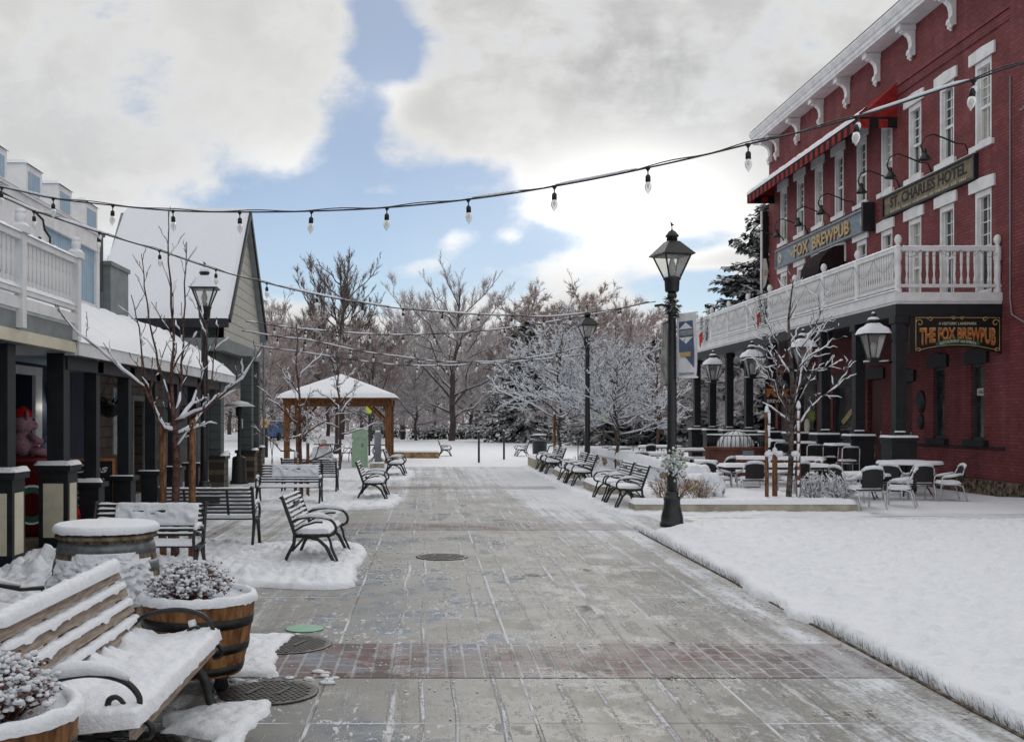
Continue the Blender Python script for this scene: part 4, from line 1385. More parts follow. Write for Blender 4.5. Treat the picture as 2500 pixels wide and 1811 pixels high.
# gooseneck lamps over the wall signs
gl = thing('gooseneck_lamp', 'x', 'wall lamp', (XW, 25.55, 8.0), 0, 'gooseneck lamps over the wall signs')
mb = MB()
arcp = [(0, 0, 0), (-0.12, 0, 0.28), (-0.30, 0.02, 0.30), (-0.60, 0.05, 0.44), (-0.86, 0.07, 0.54), (-1.06, 0.08, 0.46), (-1.14, 0.08, 0.26), (-1.08, 0.08, 0.10)]
mb.tube(arcp, 0.020, 6)
mb.lathe([(0, -0.01), (0.05, -0.01), (0.05, 0.02), (0, 0.02)], (-0.01, 0, 0.0), 8)
mb.build('arm', 'black_iron', gl)
mb = MB()
mb.lathe([(0.035, 0.10), (0.05, 0.02), (0.15, -0.12), (0.155, -0.14), (0.13, -0.13), (0.03, -0.01)], (-1.05, 0.08, 0.06), 10)
mb.ball((-1.05, 0.08, 0.14), 0.06, 7, 5)
mb.build('shade', 'black_iron', gl)
names = ['gooseneck lamp over the right end of the ST. CHARLES HOTEL sign', 'gooseneck lamp over the middle of the ST. CHARLES HOTEL sign',
         'gooseneck lamp over the left end of the ST. CHARLES HOTEL sign', 'gooseneck lamp over the right end of the FOX BREWPUB sign',
         'gooseneck lamp over the letters BREW of the FOX BREWPUB sign', 'gooseneck lamp above the word FOX of the FOX BREWPUB sign',
         'gooseneck lamp over the far left end of the FOX BREWPUB sign']
gl['label'] = names[0]
for y, nm_ in zip((27.45, 29.3, 32.3, 34.3, 36.4, 38.7), names[1:]):
    dup(gl, (XW, y, 8.0), 0, nm_)

# big lanterns bracketed off the porch columns
ln = thing('porch_lantern', 'x', 'lantern', (10.12, ypost[0], 2.97), 0, 'snow-capped lanterns along the porch columns')


def frustum(mb, z0, a0, z1, a1, k=0):
    vs = [(sx * a0, sy * a0, z0) for sx, sy in ((-1, -1), (1, -1), (1, 1), (-1, 1))] + [(sx * a1, sy * a1, z1) for sx, sy in ((-1, -1), (1, -1), (1, 1), (-1, 1))]
    return mb.add(vs, [(0, 3, 2, 1), (4, 5, 6, 7), (0, 1, 5, 4), (1, 2, 6, 5), (2, 3, 7, 6), (3, 0, 4, 7)], k)


mb = MB()
for sx, sy in ((-1, -1), (1, -1), (1, 1), (-1, 1)):
    mb.bar((sx * 0.115, sy * 0.115, 0.12), (sx * 0.25, sy * 0.25, 0.68), 0.028, 0.028)
frustum(mb, 0.0, 0.09, 0.12, 0.13)
frustum(mb, 0.67, 0.265, 0.70, 0.33)
mb.build('frame', 'black_iron', ln)
mb = MB()
vs = [(sx * 0.112, sy * 0.112, 0.12) for sx, sy in ((-1, -1), (1, -1), (1, 1), (-1, 1))] + [(sx * 0.245, sy * 0.245, 0.67) for sx, sy in ((-1, -1), (1, -1), (1, 1), (-1, 1))]
mb.add(vs, [(0, 1, 5, 4), (1, 2, 6, 5), (2, 3, 7, 6), (3, 0, 4, 7)])
mb.build('glass_pane', 'lamp_glass', ln)
mb = MB()
mb.lathe([(0.05, 0.12), (0.05, 0.25), (0.075, 0.30), (0.085, 0.40), (0.05, 0.48), (0.0, 0.5)], (0, 0, 0), 8)
mb.build('bulb', 'frosted_glass', ln)
mb = MB()
frustum(mb, 0.70, 0.335, 0.94, 0.14)
mb.lathe([(0.14, 0.94), (0.14, 1.0), (0.17, 1.02), (0.12, 1.08), (0.07, 1.10), (0.05, 1.14), (0.07, 1.17), (0.02, 1.24)], (0, 0, 0), 10)
rf = mb.build('roof', 'black_iron', ln)
mb = MB()
vs = []


def roofsnow(u, v):
    a = 2 * math.pi * u
    r0 = 0.37 if v < 0.99 else 0.12
    sq = 1 / max(abs(math.cos(a)), abs(math.sin(a)))
    rr = (0.37 + (0.14 - 0.37) * v) * min(sq, 1.30)
    z = 0.71 + 0.25 * v + 0.05 * math.sin(math.pi * min(1, v * 1.2 + 0.12)) + 0.012 * fbm(a * 3, v * 5, 1.0, 2)
    if v == 0:
        z = 0.70
    return (rr * math.cos(a), rr * math.sin(a), z)


mb.grid(roofsnow, 28, 7)
mb.lathe([(0.12, 1.03), (0.16, 1.05), (0.13, 1.10), (0.06, 1.12)], (0, 0, 0), 10)
mb.ball((0, 0, 1.20), 0.05, 7, 5)
mb.build('snow', 'snow', rf)
mb = MB()
mb.tube([(-0.25, 0, 0.0), (0.1, 0, 0.0), (0.50, 0, 0.02)], 0.025, 6)
mb.tube([(0.08, 0, 0.0), (0.5, 0, 0.55)], 0.018, 5)
mb.tube([(0.20, -0.02, 0.74), (0.5, 0, 0.74)], 0.018, 5)
mb.build('bracket', 'black_iron', ln)
mb = MB()
mb.tube([(-0.26, 0, 0.032), (-0.05, 0, 0.036)], 0.022, 5)
mb.tube([(0.14, 0, 0.034), (0.40, 0, 0.05)], 0.022, 5)
mb.build('snow', 'snow', ln)
lbl = ['largest snow-capped porch lantern, beside the corner column', 'snow-capped porch lantern behind the branches of the young tree',
       'snow-capped porch lantern just left of the pub sign', 'snow-capped porch lantern furthest along the porch, beside the brown banner']
ln['label'] = lbl[0]
ln.scale = (0.86, 0.86, 0.93)
for k_, s2 in ((2, lbl[1]), (4, lbl[2]), (6, lbl[3])):
    dup(ln, (10.12, ypost[k_], 2.97), 0, s2)

# evergreen swags with red bows on the balcony rail
rng = random.Random(8)
sw = thing('garland_swag', 'evergreen swag with red bow hanging on the balcony rail nearer the hotel sign', 'swag', (XB - 0.16, 33.5, 5.55), 0, 'evergreen swags on the balcony rail')
mb = MB()
for _ in range(420):
    z = -rng.random() ** 0.8 * 1.0
    r = 0.16 * (1 - 0.45 * abs(z))
    a, l_ = rng.uniform(0, 6.28), rng.uniform(0.06, 0.14)
    p = Vector((r * math.cos(a) * 0.7, r * math.sin(a), z + 0.15))
    d = Vector((math.cos(a), math.sin(a), rng.uniform(-1.2, 0.3))).normalized() * l_
    s2 = d.orthogonal().normalized() * 0.012
    mb.add([p - s2, p + s2, p + d], [(0, 1, 2)], 1 if rng.random() < 0.22 else 0)
mb.build('greenery', ['garland', 'snow'], sw)
mb = MB()
mb.prism([(-0.14, 0.0), (-0.02, 0.06), (0.1, 0.03), (0.06, -0.30), (0.02, -0.22), (-0.04, -0.48), (-0.1, -0.40)], lambda u, v, w_: (-0.14 - w_, -u, -0.62 + v), 0, 0.015)
mb.ball((-0.15, 0, -0.6), 0.06, 7, 5)
mb.build('bow', 'ribbon_red', sw)
dup(sw, (XB - 0.16, 40.6, 5.5), 0.3, 'evergreen swag with red bow near the far end of the balcony rail')
# strings of fairy lights swagged along the balcony rail
mb = MB()
y = YB0
while y < YB1 - 0.3:
    y2 = y + 1.135
    mb.tube([(XB - 0.11, y + (y2 - y) * i / 8, 5.45 - 0.35 * (1 - ((i - 4) / 4) ** 2)) for i in range(9)], 0.006, 4)
    y = y2
for i in range(5):
    x = XB + 0.45 * i
    mb.tube([(x + 0.45 * q / 6, YB0 - 0.09, 5.52 - 0.16 * (1 - ((q - 3) / 3) ** 2)) for q in range(7)], 0.006, 4)
tag(mb.build('light_garland', 'grey_metal'), 'thin grey light wire looped along the white balcony railing', 'light string')
# bulbs under the balcony edge
# ================================================================ BLUE SHOP on the left
XS, XBL = -6.0, -4.6                       # upper wall, balcony / porch edge
shop = thing('blue_shop', 'pale blue shop building with white roof blocks, white balcony and dark porch below', 'building', (XS, 12.0, 0))


def part_of(root):
    ox, oy, oz = root.location

    def f(mb, name, mats, parent=None):
        mb.v = [(x - ox, y - oy, z - oz) for x, y, z in mb.v]
        return mb.build(name, mats, parent or root)
    return f


bp = part_of(shop)
mb = MB()
mb.box(-14, XS, 3.0, 19.26, 2.62, 4.95)
bp(mb, 'upper_wall', 'blue_siding')
mb = MB()
mb.box(XS + 0.002, XS + 0.06, 3.0, 19.28, 4.70, 4.985)
mb.box(XS + 0.002, XS + 0.05, 19.12, 19.30, 2.62, 4.698)
mb.box(XS - 0.6, XS + 0.09, 3.0, 19.32, 4.987, 5.03)
mb.box(XS + 0.002, XS + 0.04, 3.0, 19.1, 3.60, 3.74)
bp(mb, 'white_trim', 'white_paint')
mb = MB()
mb.pile(XS - 0.5, XS + 0.10, 3.0, 19.33, 5.03, 0.06, 0.10, 2.0)
bp(mb, 'snow', 'snow')
for i in range(8):
    yb = 19.26 - 1.38 * i
    mb = MB()
    mb.box(XS - 0.30, XS + 0.02, yb - 0.66, yb, 5.032, 5.50)
    bk_ = bp(mb, 'roof_block', 'white_paint')
    mb = MB()
    mb.box(XS + 0.021, XS + 0.028, yb - 0.57, yb - 0.10, 5.10, 5.40)
    bp(mb, 'blue_panel', 'blue_siding', bk_)
    mb = MB()
    mb.pile(XS - 0.33, XS + 0.05, yb - 0.69, yb + 0.03, 5.502, 0.06, 0.06, i, edge=0.06)
    bp(mb, 'snow', 'snow', bk_)
# lower storey
mb = MB()
dA, dB = 16.35, 17.75                          # open doorway
wd_ = [(dA, dB, 0.06, 2.42), (18.9, 19.42, 0.10, 1.86)]


def wall_pos(mb, x, y0, y1, z0, z1, holes, depth, k=0):
    """wall facing +X"""
    m2 = MB()
    wall_grid(m2, 0, y0, y1, z0, z1, holes, depth)
    mb.add([(x - q[0], q[1], q[2]) for q in m2.v], [f[::-1] for f in m2.f], k)


wall_pos(mb, -6.6, 3.0, 21.15, -0.05, 2.62, wd_, 0.25)
bp(mb, 'lower_wall', 'navy_siding')
mb = MB()
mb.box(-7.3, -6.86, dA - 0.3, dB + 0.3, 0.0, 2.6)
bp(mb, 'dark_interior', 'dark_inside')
mb = MB()
for a, b in ((dA - 0.16, dA - 0.002), (dB + 0.002, dB + 0.30)):
    mb.box(-6.598, -6.54, a, b, 0.0, 2.42)
mb.box(-6.598, -6.535, dA - 0.16, dB + 0.30, 2.422, 2.56)
bp(mb, 'door_frame', 'white_paint')
mb = MB()
mb.box(-6.72, -6.64, 18.92, 19.40, 0.10, 1.85)
dr = bp(mb, 'white_door', 'white_paint')
mb = MB()
mb.box(-6.598, -6.56, 18.82, 18.898, 0.0, 1.94)
mb.box(-6.598, -6.56, 19.422, 19.50, 0.0, 1.94)
mb.box(-6.598, -6.56, 18.9, 19.42, 1.862, 1.94)
bp(mb, 'frame', 'white_paint', dr)
mb = MB()
mb.ball((-6.6, 19.32, 0.95), 0.035, 8, 6)
bp(mb, 'handle', 'black_iron', dr)
mb = MB()
mb.box(-6.598, -6.56, 21.05, 21.15, 0, 2.6)
bp(mb, 'corner_trim', 'white_paint')
# ceiling of the porch, deck
mb = MB()
mb.box(-6.598, XBL - 0.02, 3.0, 13.9, 2.72, 2.80)
bp(mb, 'porch_ceiling', 'charcoal_paint')
mb = MB()
mb.box(-6.598, -4.70, 3.0, 21.1, -0.02, 0.03)
bp(mb, 'porch_floor', 'deck_boards')
# balcony
mb = MB()
mb.box(XS, XBL, 3.0, 13.9, 2.90, 3.0)
mb.box(XBL - 0.02, XBL + 0.04, 3.0, 13.92, 2.93, 3.06)
sb = bp(mb, 'balcony', 'white_paint')
mb = MB()
mb.box(XBL - 0.08, XBL - 0.0, 3.0, 13.88, 2.70, 2.897)
bp(mb, 'grey_beam', 'grey_trim', sb)
mb = MB()
mb.box(XBL - 0.06, XBL + 0.01, 3.0, 13.9, 2.56, 2.698)
bp(mb, 'cream_fascia', 'cream_paint', sb)
for y in (13.84, 11.95, 10.06):
    mb = MB()
    mb.box(XBL - 0.02, XBL + 0.075, y - 0.06, y + 0.06, 2.72, 3.78)
    mb.box(XBL - 0.06, XBL + 0.11, y - 0.09, y + 0.09, 3.782, 3.86)
    mb.lathe([(0.03, 3.86), (0.03, 3.88), (0.065, 3.93), (0.06, 3.99), (0.03, 4.03), (0.02, 4.06)], (XBL + 0.025, y, 0), 10)
    pn = bp(mb, 'post', 'white_paint', sb)
    mb = MB()
    mb.ball((XBL + 0.025, y, 4.02), 0.06, 8, 6, (1, 1, 0.7))
    mb.pile(XBL - 0.06, XBL + 0.11, y - 0.09, y + 0.09, 3.86, 0.04, 0.03, y, edge=0.04)
    bp(mb, 'snow', 'snow', pn)
mb = MB()
mb.box(XBL - 0.04, XBL + 0.06, 3.0, 13.78, 3.70, 3.775)
mb.box(XBL - 0.02, XBL + 0.05, 3.0, 13.78, 3.10, 3.16)
bp(mb, 'rail', 'white_paint', sb)
mb = MB()
mb.pile(XBL - 0.06, XBL + 0.08, 3.0, 13.78, 3.775, 0.04, 0.035, 6.0, 0.5, edge=0.05)
mb.pile(XBL - 0.03, XBL + 0.06, 3.0, 13.78, 3.16, 0.05, 0.035, 7.0, 0.6, edge=0.04)
bp(mb, 'snow', 'snow', sb)
# flat sawn balusters
bprof2 = [(-0.05, 0), (0.05, 0), (0.05, 0.08), (0.025, 0.12), (0.052, 0.22), (0.054, 0.31), (0.03, 0.38), (0.05, 0.42), (0.05, 0.54), (-0.05, 0.54), (-0.05, 0.42),
          (-0.03, 0.38), (-0.054, 0.31), (-0.052, 0.22), (-0.025, 0.12), (-0.05, 0.08)]
b0 = MB()
b0.prism(bprof2, lambda u, v, w_: (w_, u, v), -0.012, 0.012)
tmp = b0.build('baluster', 'white_paint')
bme = tmp.data
bpy.data.objects.remove(tmp)
y = 13.66
while y > 9.0:
    if min(abs(y - q) for q in (11.95, 10.06)) > 0.12:
        o = bpy.data.objects.new('baluster', bme)
        C.objects.link(o)
        o.parent = sb
        o.location = (XBL + 0.015 - XS, y - 12.0, 3.16)
    y -= 0.128
# columns: cream panelled piers under the balcony, dark slim posts along the porch roof
for y in (12.15, 14.0):
    mb = MB()
    mb.box(-4.97, -4.75, y - 0.12, y + 0.12, 1.10, 2.555)
    cl = bp(mb, 'column', 'charcoal_paint')
    mb = MB()
    mb.box(-5.05, -4.67, y - 0.19, y + 0.19, 0.0, 1.02)
    mb.box(-5.09, -4.63, y - 0.23, y + 0.23, 1.021, 1.10)
    bp(mb, 'pedestal', 'charcoal_paint', cl)
    mb = MB()
    mb.box(-4.99, -4.73, y - 0.197, y - 0.191, 0.16, 0.86)
    mb.box(-4.669, -4.663, y - 0.13, y + 0.13, 0.16, 0.86)
    bp(mb, 'cream_panel', 'cream_paint', cl)
    mb = MB()
    mb.pile(-5.10, -4.62, y - 0.24, y - 0.125, 1.10, 0.055, 0.03, y, edge=0.05)
    mb.pile(-4.745, -4.62, y - 0.124, y + 0.23, 1.10, 0.055, 0.03, y, edge=0.05)
    bp(mb, 'snow', 'snow', cl)
for y in (15.4, 17.05, 18.7, 20.35, 22.0):
    mb = MB()
    mb.box(-4.95, -4.77, y - 0.09, y + 0.09, 0.79, 2.52)
    mb.box(-4.99, -4.73, y - 0.13, y + 0.13, 2.36, 2.515)
    cl = bp(mb, 'column', 'charcoal_paint')
    mb = MB()
    mb.box(-5.0, -4.72, y - 0.14, y + 0.14, 0.0, 0.72)
    mb.box(-5.05, -4.67, y - 0.19, y + 0.19, 0.721, 0.79)
    bp(mb, 'pedestal', 'charcoal_paint', cl)
    mb = MB()
    mb.pile(-5.05, -4.67, y - 0.19, y - 0.095, 0.79, 0.06 if y < 16 else 0.02, 0.03, y, edge=0.05)
    bp(mb, 'snow', 'snow', cl)
# sloping porch roof with its snow
mb = MB()
RY0, RY1 = 13.95, 25.3
A, B = Vector((XBL, 0, 2.70)), Vector((-6.05, 0, 3.62))
mb.add([(A.x, RY0, A.z), (A.x, RY1, A.z), (B.x, RY1, B.z), (B.x, RY0, B.z), (A.x, RY0, A.z - .08), (A.x, RY1, A.z - .08), (B.x, RY1, B.z - .08), (B.x, RY0, B.z - .08)],
       [(0, 1, 2, 3), (7, 6, 5, 4), (0, 4, 5, 1), (1, 5, 6, 2), (2, 6, 7, 3), (3, 7, 4, 0)])
pr_ = bp(mb, 'porch_roof', 'slate_paint')
mb = MB()
mb.box(XBL - 0.01, XBL + 0.03, RY0, RY1, 2.53, 2.72)
mb.box(XBL - 1.2, XBL - 0.011, RY0 - 0.03, RY0 + 0.02, 2.53, 2.66)
bp(mb, 'white_fascia', 'white_paint', pr_)
mb = MB()
mb.box(-4.99, -4.73, RY0 + 0.03, RY1, 2.35, 2.528)
bp(mb, 'dark_beam', 'charcoal_paint', pr_)


def prs(u, v):
    p = A + (B - A) * v
    e = min(1.0, v * 7) ** 0.5 * min(1, min(u, 1 - u) * 60 + 0.01) ** 0.5
    h = 0.11 * e * (1 + 0.28 * fbm(u * 18, v * 2, 5.0, 3))
    return (p.x + 0.05 * (1 - min(1, v * 12)) + 0.55 * h * 0.3, RY0 - 0.03 + (RY1 - RY0 + 0.06) * u, p.z + h + 0.005)


mb.v, mb.f, mb.k, mb.sm = [], [], [], []
mb.grid(prs, 180, 16)
bp(mb, 'snow', 'snow', pr_)
# stone-clad bays beyond the navy wall
mb = MB()
wall_pos(mb, -6.6, 21.15, 26.5, -0.05, 3.55, [(23.75, 24.6, 0.03, 2.1)], 0.3)
bp(mb, 'stone_wall', 'shingle_stone')
mb = MB()
mb.box(-6.98, -6.90, 23.7, 24.65, 0.0, 2.15)
bp(mb, 'dark_door', 'dark_door')
mb = MB()
mb.box(-6.598, -6.55, 23.62, 23.748, 0, 2.22)
mb.box(-6.598, -6.55, 24.602, 24.72, 0, 2.22)
mb.box(-6.598, -6.55, 23.75, 24.6, 2.102, 2.22)
bp(mb, 'door_frame', 'grey_trim')
mb = MB()
mb.box(-6.598, -6.57, 22.28, 22.85, 0.95, 2.35)
bp(mb, 'notice_board', 'paper')
mb = MB()
mb.box(-6.568, -6.562, 22.38, 22.72, 1.85, 2.28)
bp(mb, 'notice', 'teal_poster')
mb = MB()
mb.box(-6.9, -6.05, 20.3, 21.5, 3.5, 4.62)
mb.box(-6.95, -6.02, 20.25, 21.55, 4.622, 4.70)
bp(mb, 'parapet', 'grey_trim')
mb = MB()
mb.box(-6.35, -6.13, 19.9, 20.1, 4.1, 5.12)
mb.box(-6.38, -6.10, 19.87, 20.13, 5.122, 5.18)
bp(mb, 'flue', 'charcoal_paint')
# the shop sign on the blue wall
s_ = thing('shop_sign', 'white scroll-edged sign with black script lettering on the pale blue wall', 'sign', (XS + 0.065, 14.7, 4.30))
sh = [(-2.0, -0.5), (2.0, -0.5), (2.0, -0.02), (1.85, 0.06), (1.85, 0.22), (1.62, 0.30), (1.55, 0.44), (1.1, 0.52), (-1.1, 0.52), (-1.55, 0.44), (-1.62, 0.3), (-1.85, 0.22), (-1.85, 0.06), (-2.0, -0.02)]
mb = MB()
mb.prism(sh, lambda u, v, w_: (w_, u, v), 0.0, 0.05)
mb.build('board', 'white_paint', s_)
mb = MB()
mb.tube([(0.052, u, v) for u, v in sh + [sh[0]]], 0.022, 4)
mb.build('outline', 'sign_dark_lettering', s_)
text_mesh('Stitch', 0.5, lambda u, v, w_: (0.053 + w_, u + 0.55, -0.10 + v), 'lettering', 'sign_dark_lettering', s_, 0.004, 0.006, shear=0.25, stretch=(2.3, 0.52))
mb = MB()
for q in range(3):
    mb.tube([(0.06, -1.2 + 0.12 * math.cos(a + q) * (1 - a / 9), 0.2 + 0.16 * math.sin(a) * (1 - a / 9)) for a in [0.5 * i for i in range(12)]], 0.02, 5)
mb.build('flourish', 'grey_trim', s_)
# wall lamp that is lit
s_ = thing('wall_lamp', 'small lit spotlight on the navy wall beside the open doorway', 'wall lamp', (-6.59, 18.45, 2.02))
mb = MB()
mb.box(0, 0.04, -0.05, 0.05, -0.05, 0.30)
mb.tube([(0.04, 0, 0.22), (0.14, 0, 0.24), (0.16, -0.02, 0.12)], 0.012, 6)
mb.lathe([(0.02, 0.13), (0.05, 0.10), (0.075, -0.02), (0.06, -0.02), (0.03, 0.05)], (0.16, -0.02, 0), 10)
mb.build('lamp_arm', 'black_iron', s_)
mb = MB()
mb.ball((0.16, -0.03, -0.02), 0.045, 8, 6)
mb.build('bulb', 'lit_bulb', s_)
pt = bpy.data.lights.new('wall_lamp_light', 'POINT')
pt.energy, pt.shadow_soft_size, pt.color = 3.0, 0.05, (1, 0.95, 0.85)
po = bpy.data.objects.new('wall_lamp_light', pt)
C.objects.link(po)
po.parent = s_
po.location = (0.22, -0.05, -0.12)


def hanging_basket(x, y, z, label):
    s_ = thing('hanging_basket', label, 'plant basket', (x, y, z), 0, 'dark hanging baskets under the porch')
    mb = MB()
    mb.lathe([(0.05, -0.20), (0.17, -0.14), (0.24, 0.0), (0.25, 0.02), (0.2, 0.02)], (0, 0, 0), 14)
    for a in (0, 2.1, 4.2):
        mb.tube([(0.24 * math.cos(a), 0.24 * math.sin(a), 0.0), (0, 0, 0.55)], 0.006, 4)
    mb.tube([(0, 0, 0.55), (0, 0, 2.52 - z)], 0.006, 4)
    mb.build('basket', 'black_iron', s_)
    mb = MB()
    rg = random.Random(int(y * 10))
    for _ in range(260):
        a, r = rg.uniform(0, 6.28), rg.uniform(0.05, 0.27)
        p = Vector((r * math.cos(a), r * math.sin(a), rg.uniform(-0.12, 0.12)))
        d = Vector((math.cos(a), math.sin(a), rg.uniform(-0.6, 0.9))).normalized() * rg.uniform(0.06, 0.12)
        q = d.orthogonal().normalized() * 0.018
        mb.add([p - q, p + q, p + d], [(0, 1, 2)])
    mb.build('foliage', 'garland', s_)


hanging_basket(-5.35, 17.9, 1.92, 'dark hanging basket in front of the brown stone wall, left of the young tree')
hanging_basket(-5.2, 22.4, 1.85, 'dark hanging basket deeper under the porch, behind the staked young tree')

# red kiosk with plush toys
s_ = thing('red_kiosk', 'dark red counter with a round green and white emblem in the shop doorway', 'counter', (-5.80, 15.5, 0.03))
s_.scale = (1.2, 1.2, 1.2)
mb = MB()
mb.lathe([(0.36, 0), (0.42, 0.04), (0.42, 0.86), (0.46, 0.88), (0.46, 0.93), (0, 0.94)], (0, 0, 0), 22)
mb.box(-1.0, -0.05, -0.35, 0.3, 0.0, 0.9)
mb.build('body', 'kiosk_red', s_)
mb = MB()
for r0, r1, k in ((0.21, 0.235, 0), (0.14, 0.21, 1)):
    n = 26
    vs = []
    for r in (r0, r1):
        for i in range(n):
            a = 2 * math.pi * i / n
            u, v = r * math.cos(a), r * math.sin(a)
            ang = -1.15 + u / 0.44
            vs.append((0.428 * math.cos(ang), 0.428 * math.sin(ang), 0.38 + v))
    mb.add(vs, [(i, (i + 1) % n, (i + 1) % n + n, i + n) for i in range(n)], k)
mb.build('emblem', ['white_paint', 'sign_green'], s_)
pig = thing('plush_pig', 'pink plush pig in a red hat sitting on the red counter', 'plush toy', (-5.83, 15.35, 1.16), R(-60), None, 1.12)
mb = MB()
mb.ball((0, 0, 0.17), 0.16, 14, 10, (1, 0.9, 1.1))
mb.ball((0, 0, 0.42), 0.135, 14, 10, (1.05, 1, 0.95))
mb.ball((0, 0.12, 0.39), 0.065, 10, 8, (1.1, 0.9, 0.8))
for sx in (-1, 1):
    mb.ball((sx * 0.11, 0.02, 0.52), 0.06, 10, 8, (0.9, 0.4, 1.1))
    mb.tube([(sx * 0.12, 0.05, 0.27), (sx * 0.2, 0.14, 0.2), (sx * 0.22, 0.2, 0.18)], [0.05, 0.045, 0.04], 8)
    mb.tube([(sx * 0.08, 0.08, 0.08), (sx * 0.12, 0.22, 0.05), (sx * 0.13, 0.28, 0.06)], [0.065, 0.06, 0.05], 8)
mb.build('body', 'plush_pink', pig)
mb = MB()
for sx in (-1, 1):
    mb.ball((sx * 0.13, 0.30, 0.06), 0.055, 8, 6)
mb.ball((0, 0.13, 0.15), 0.09, 10, 8, (1, 0.6, 1))
mb.build('feet_and_belly', 'plush_deep_pink', pig)
mb = MB()
for sx in (-1, 1):
    mb.ball((sx * 0.055, 0.115, 0.47), 0.018, 7, 5)
mb.build('eyes', 'black_iron', pig)
mb = MB()
mb.lathe([(0.10, 0.0), (0.115, 0.03), (0.09, 0.09), (0.05, 0.13), (0.0, 0.15)], (0, -0.01, 0.50), 12)
mb.build('hat', 'plush_red', pig)
pb = thing('plush_bird', 'small blue and white plush bird beside the pink pig', 'plush toy', (-5.52, 15.45, 1.16), R(-60), None, 1.1)
mb = MB()
mb.ball((0, 0, 0.10), 0.10, 12, 8, (1, 1, 1.0))
mb.ball((0, 0.02, 0.23), 0.085, 12, 8)
mb.build('body', 'plush_blue', pb)
mb = MB()
mb.ball((0, 0.06, 0.09), 0.075, 10, 8)
mb.lathe([(0.03, 0), (0.015, 0.03), (0, 0.05)], (0, 0.09, 0.22), 8)
mb.build('white_front', 'paper', pb)
rs = thing('red_doll', 'red cloth Christmas doll standing beside the chalkboard', 'doll', (-5.1, 15.05, 0.03), R(-40))
mb = MB()
mb.lathe([(0.10, 0), (0.13, 0.1), (0.12, 0.35), (0.09, 0.55), (0.06, 0.62)], (0, 0, 0), 10)
for sx in (-1, 1):
    mb.tube([(sx * 0.09, 0, 0.52), (sx * 0.17, 0.05, 0.38), (sx * 0.16, 0.08, 0.28)], 0.035, 7)
mb.build('robe', 'plush_red', rs)
mb = MB()
mb.ball((0, 0, 0.72), 0.085, 10, 8)
mb.build('face', 'plush_pink', rs)
mb = MB()
mb.lathe([(0.10, 0), (0.09, 0.06), (0.05, 0.14), (0, 0.2)], (0, 0, 0.76), 10)
mb.build('hat', 'plush_red', rs)

# chalkboard
s_ = thing('chalkboard_sign', 'orange-framed chalkboard with white Cups lettering standing under the porch', 'chalkboard', (-5.35, 16.9, 0.03), R(12))
mb = MB()
mb.box(-0.33, 0.33, -0.02, 0.02, 0.12, 1.0)
mb.build('board', 'chalkboard_black', s_)
mb = MB()
for a, b in ((-0.37, -0.33), (0.33, 0.37)):
    mb.box(a, b, -0.035, 0.035, 0.0, 1.04)
mb.box(-0.33, 0.33, -0.034, 0.034, 1.0, 1.04)
mb.box(-0.33, 0.33, -0.034, 0.034, 0.08, 0.12)
mb.build('frame', 'orange_wood', s_)
text_mesh('Cups', 0.3, lambda u, v, w_: (u, -0.022 - w_, 0.86 + v), 'lettering', 'chalk', s_, 0.001, 0.006, shear=0.3, stretch=(0.52, 0.17))
for k_, (tx, zz) in enumerate((('espresso', 0.70), ('hot cocoa', 0.61), ('chai latte', 0.52), ('cold brew', 0.43), ('mulled cider', 0.31), ('to go or stay', 0.22))):
    text_mesh(tx, 0.1, lambda u, v, w_: (u, -0.022 - w_, zz + v), 'small_lettering', 'chalk', s_, 0.001, 0.0, stretch=(0.42, 0.055))

# ================================================================ GABLED SHOP beyond
GX, GY0, GYR, GY1, GZE, GZR = -5.0, 26.3, 29.3, 32.2, 4.2, 7.36
gab = thing('gabled_shop', 'grey shop building with a tall snow-covered gable roof and stone-footed porch posts', 'building', (GX, GYR, 0))
gp = part_of(gab)
mb = MB()
mb.add([(GX - 0.06, GY0 + 0.1, 3.7), (GX - 0.06, GY1 - 0.1, 3.7), (GX - 0.06, GY1 - 0.15, GZE), (GX - 0.06, GYR, GZR - 0.1), (GX - 0.06, GY0 + 0.15, GZE)], [(0, 1, 2, 3, 4)])
gp(mb, 'gable_wall', 'cream_siding')
mb = MB()
mb.box(-14, GX - 0.3, GY0 + 0.35, GY1 - 0.35, 2.6, GZE)
mb.box(-14, -6.601, GY0 + 0.35, GY1 - 0.35, -0.05, 2.598)
gp(mb, 'wall', 'gate_siding')
sn = []
for (ya, yb_) in ((GY0 - 0.12, GYR), (GY1 + 0.12, GYR)):
    mb = MB()
    z0 = GZE - 0.06
    vs = [(GX + 0.1, ya, z0), (-8.25, ya, z0), (-8.45, yb_, GZR), (GX + 0.1, yb_, GZR)]
    lo = [(x, y, z - 0.14) for x, y, z in vs]
    mb.add(vs + lo, [(0, 1, 2, 3), (7, 6, 5, 4), (0, 4, 5, 1), (1, 5, 6, 2), (2, 6, 7, 3), (3, 7, 4, 0)])
    rf = gp(mb, 'roof', 'grey_trim')

    def rs_(u, v):
        x = GX + 0.12 + (-8.35 - GX - 0.12) * u
        y = ya + (yb_ - ya) * v
        z = z0 + (GZR - z0) * v
        e = min(1, min(u, 1 - u) * 40 + .02) ** 0.5 * min(1, v * 20 + 0.02) ** 0.5
        return (x, y - (0.03 if yb_ > ya else -0.03), z + 0.01 + 0.12 * e * (1 + 0.12 * fbm(u * 5, v * 5, 2.0, 3)))
    mb = MB()
    mb.grid(rs_, 40, 40)
    gp(mb, 'snow', 'snow', rf)
mb = MB()
mb.box(-8.3, GX + 0.1, GY0 - 0.16, GY0 - 0.10, GZE - 0.26, GZE - 0.06)
gp(mb, 'gutter', 'charcoal_paint')
mb = MB()
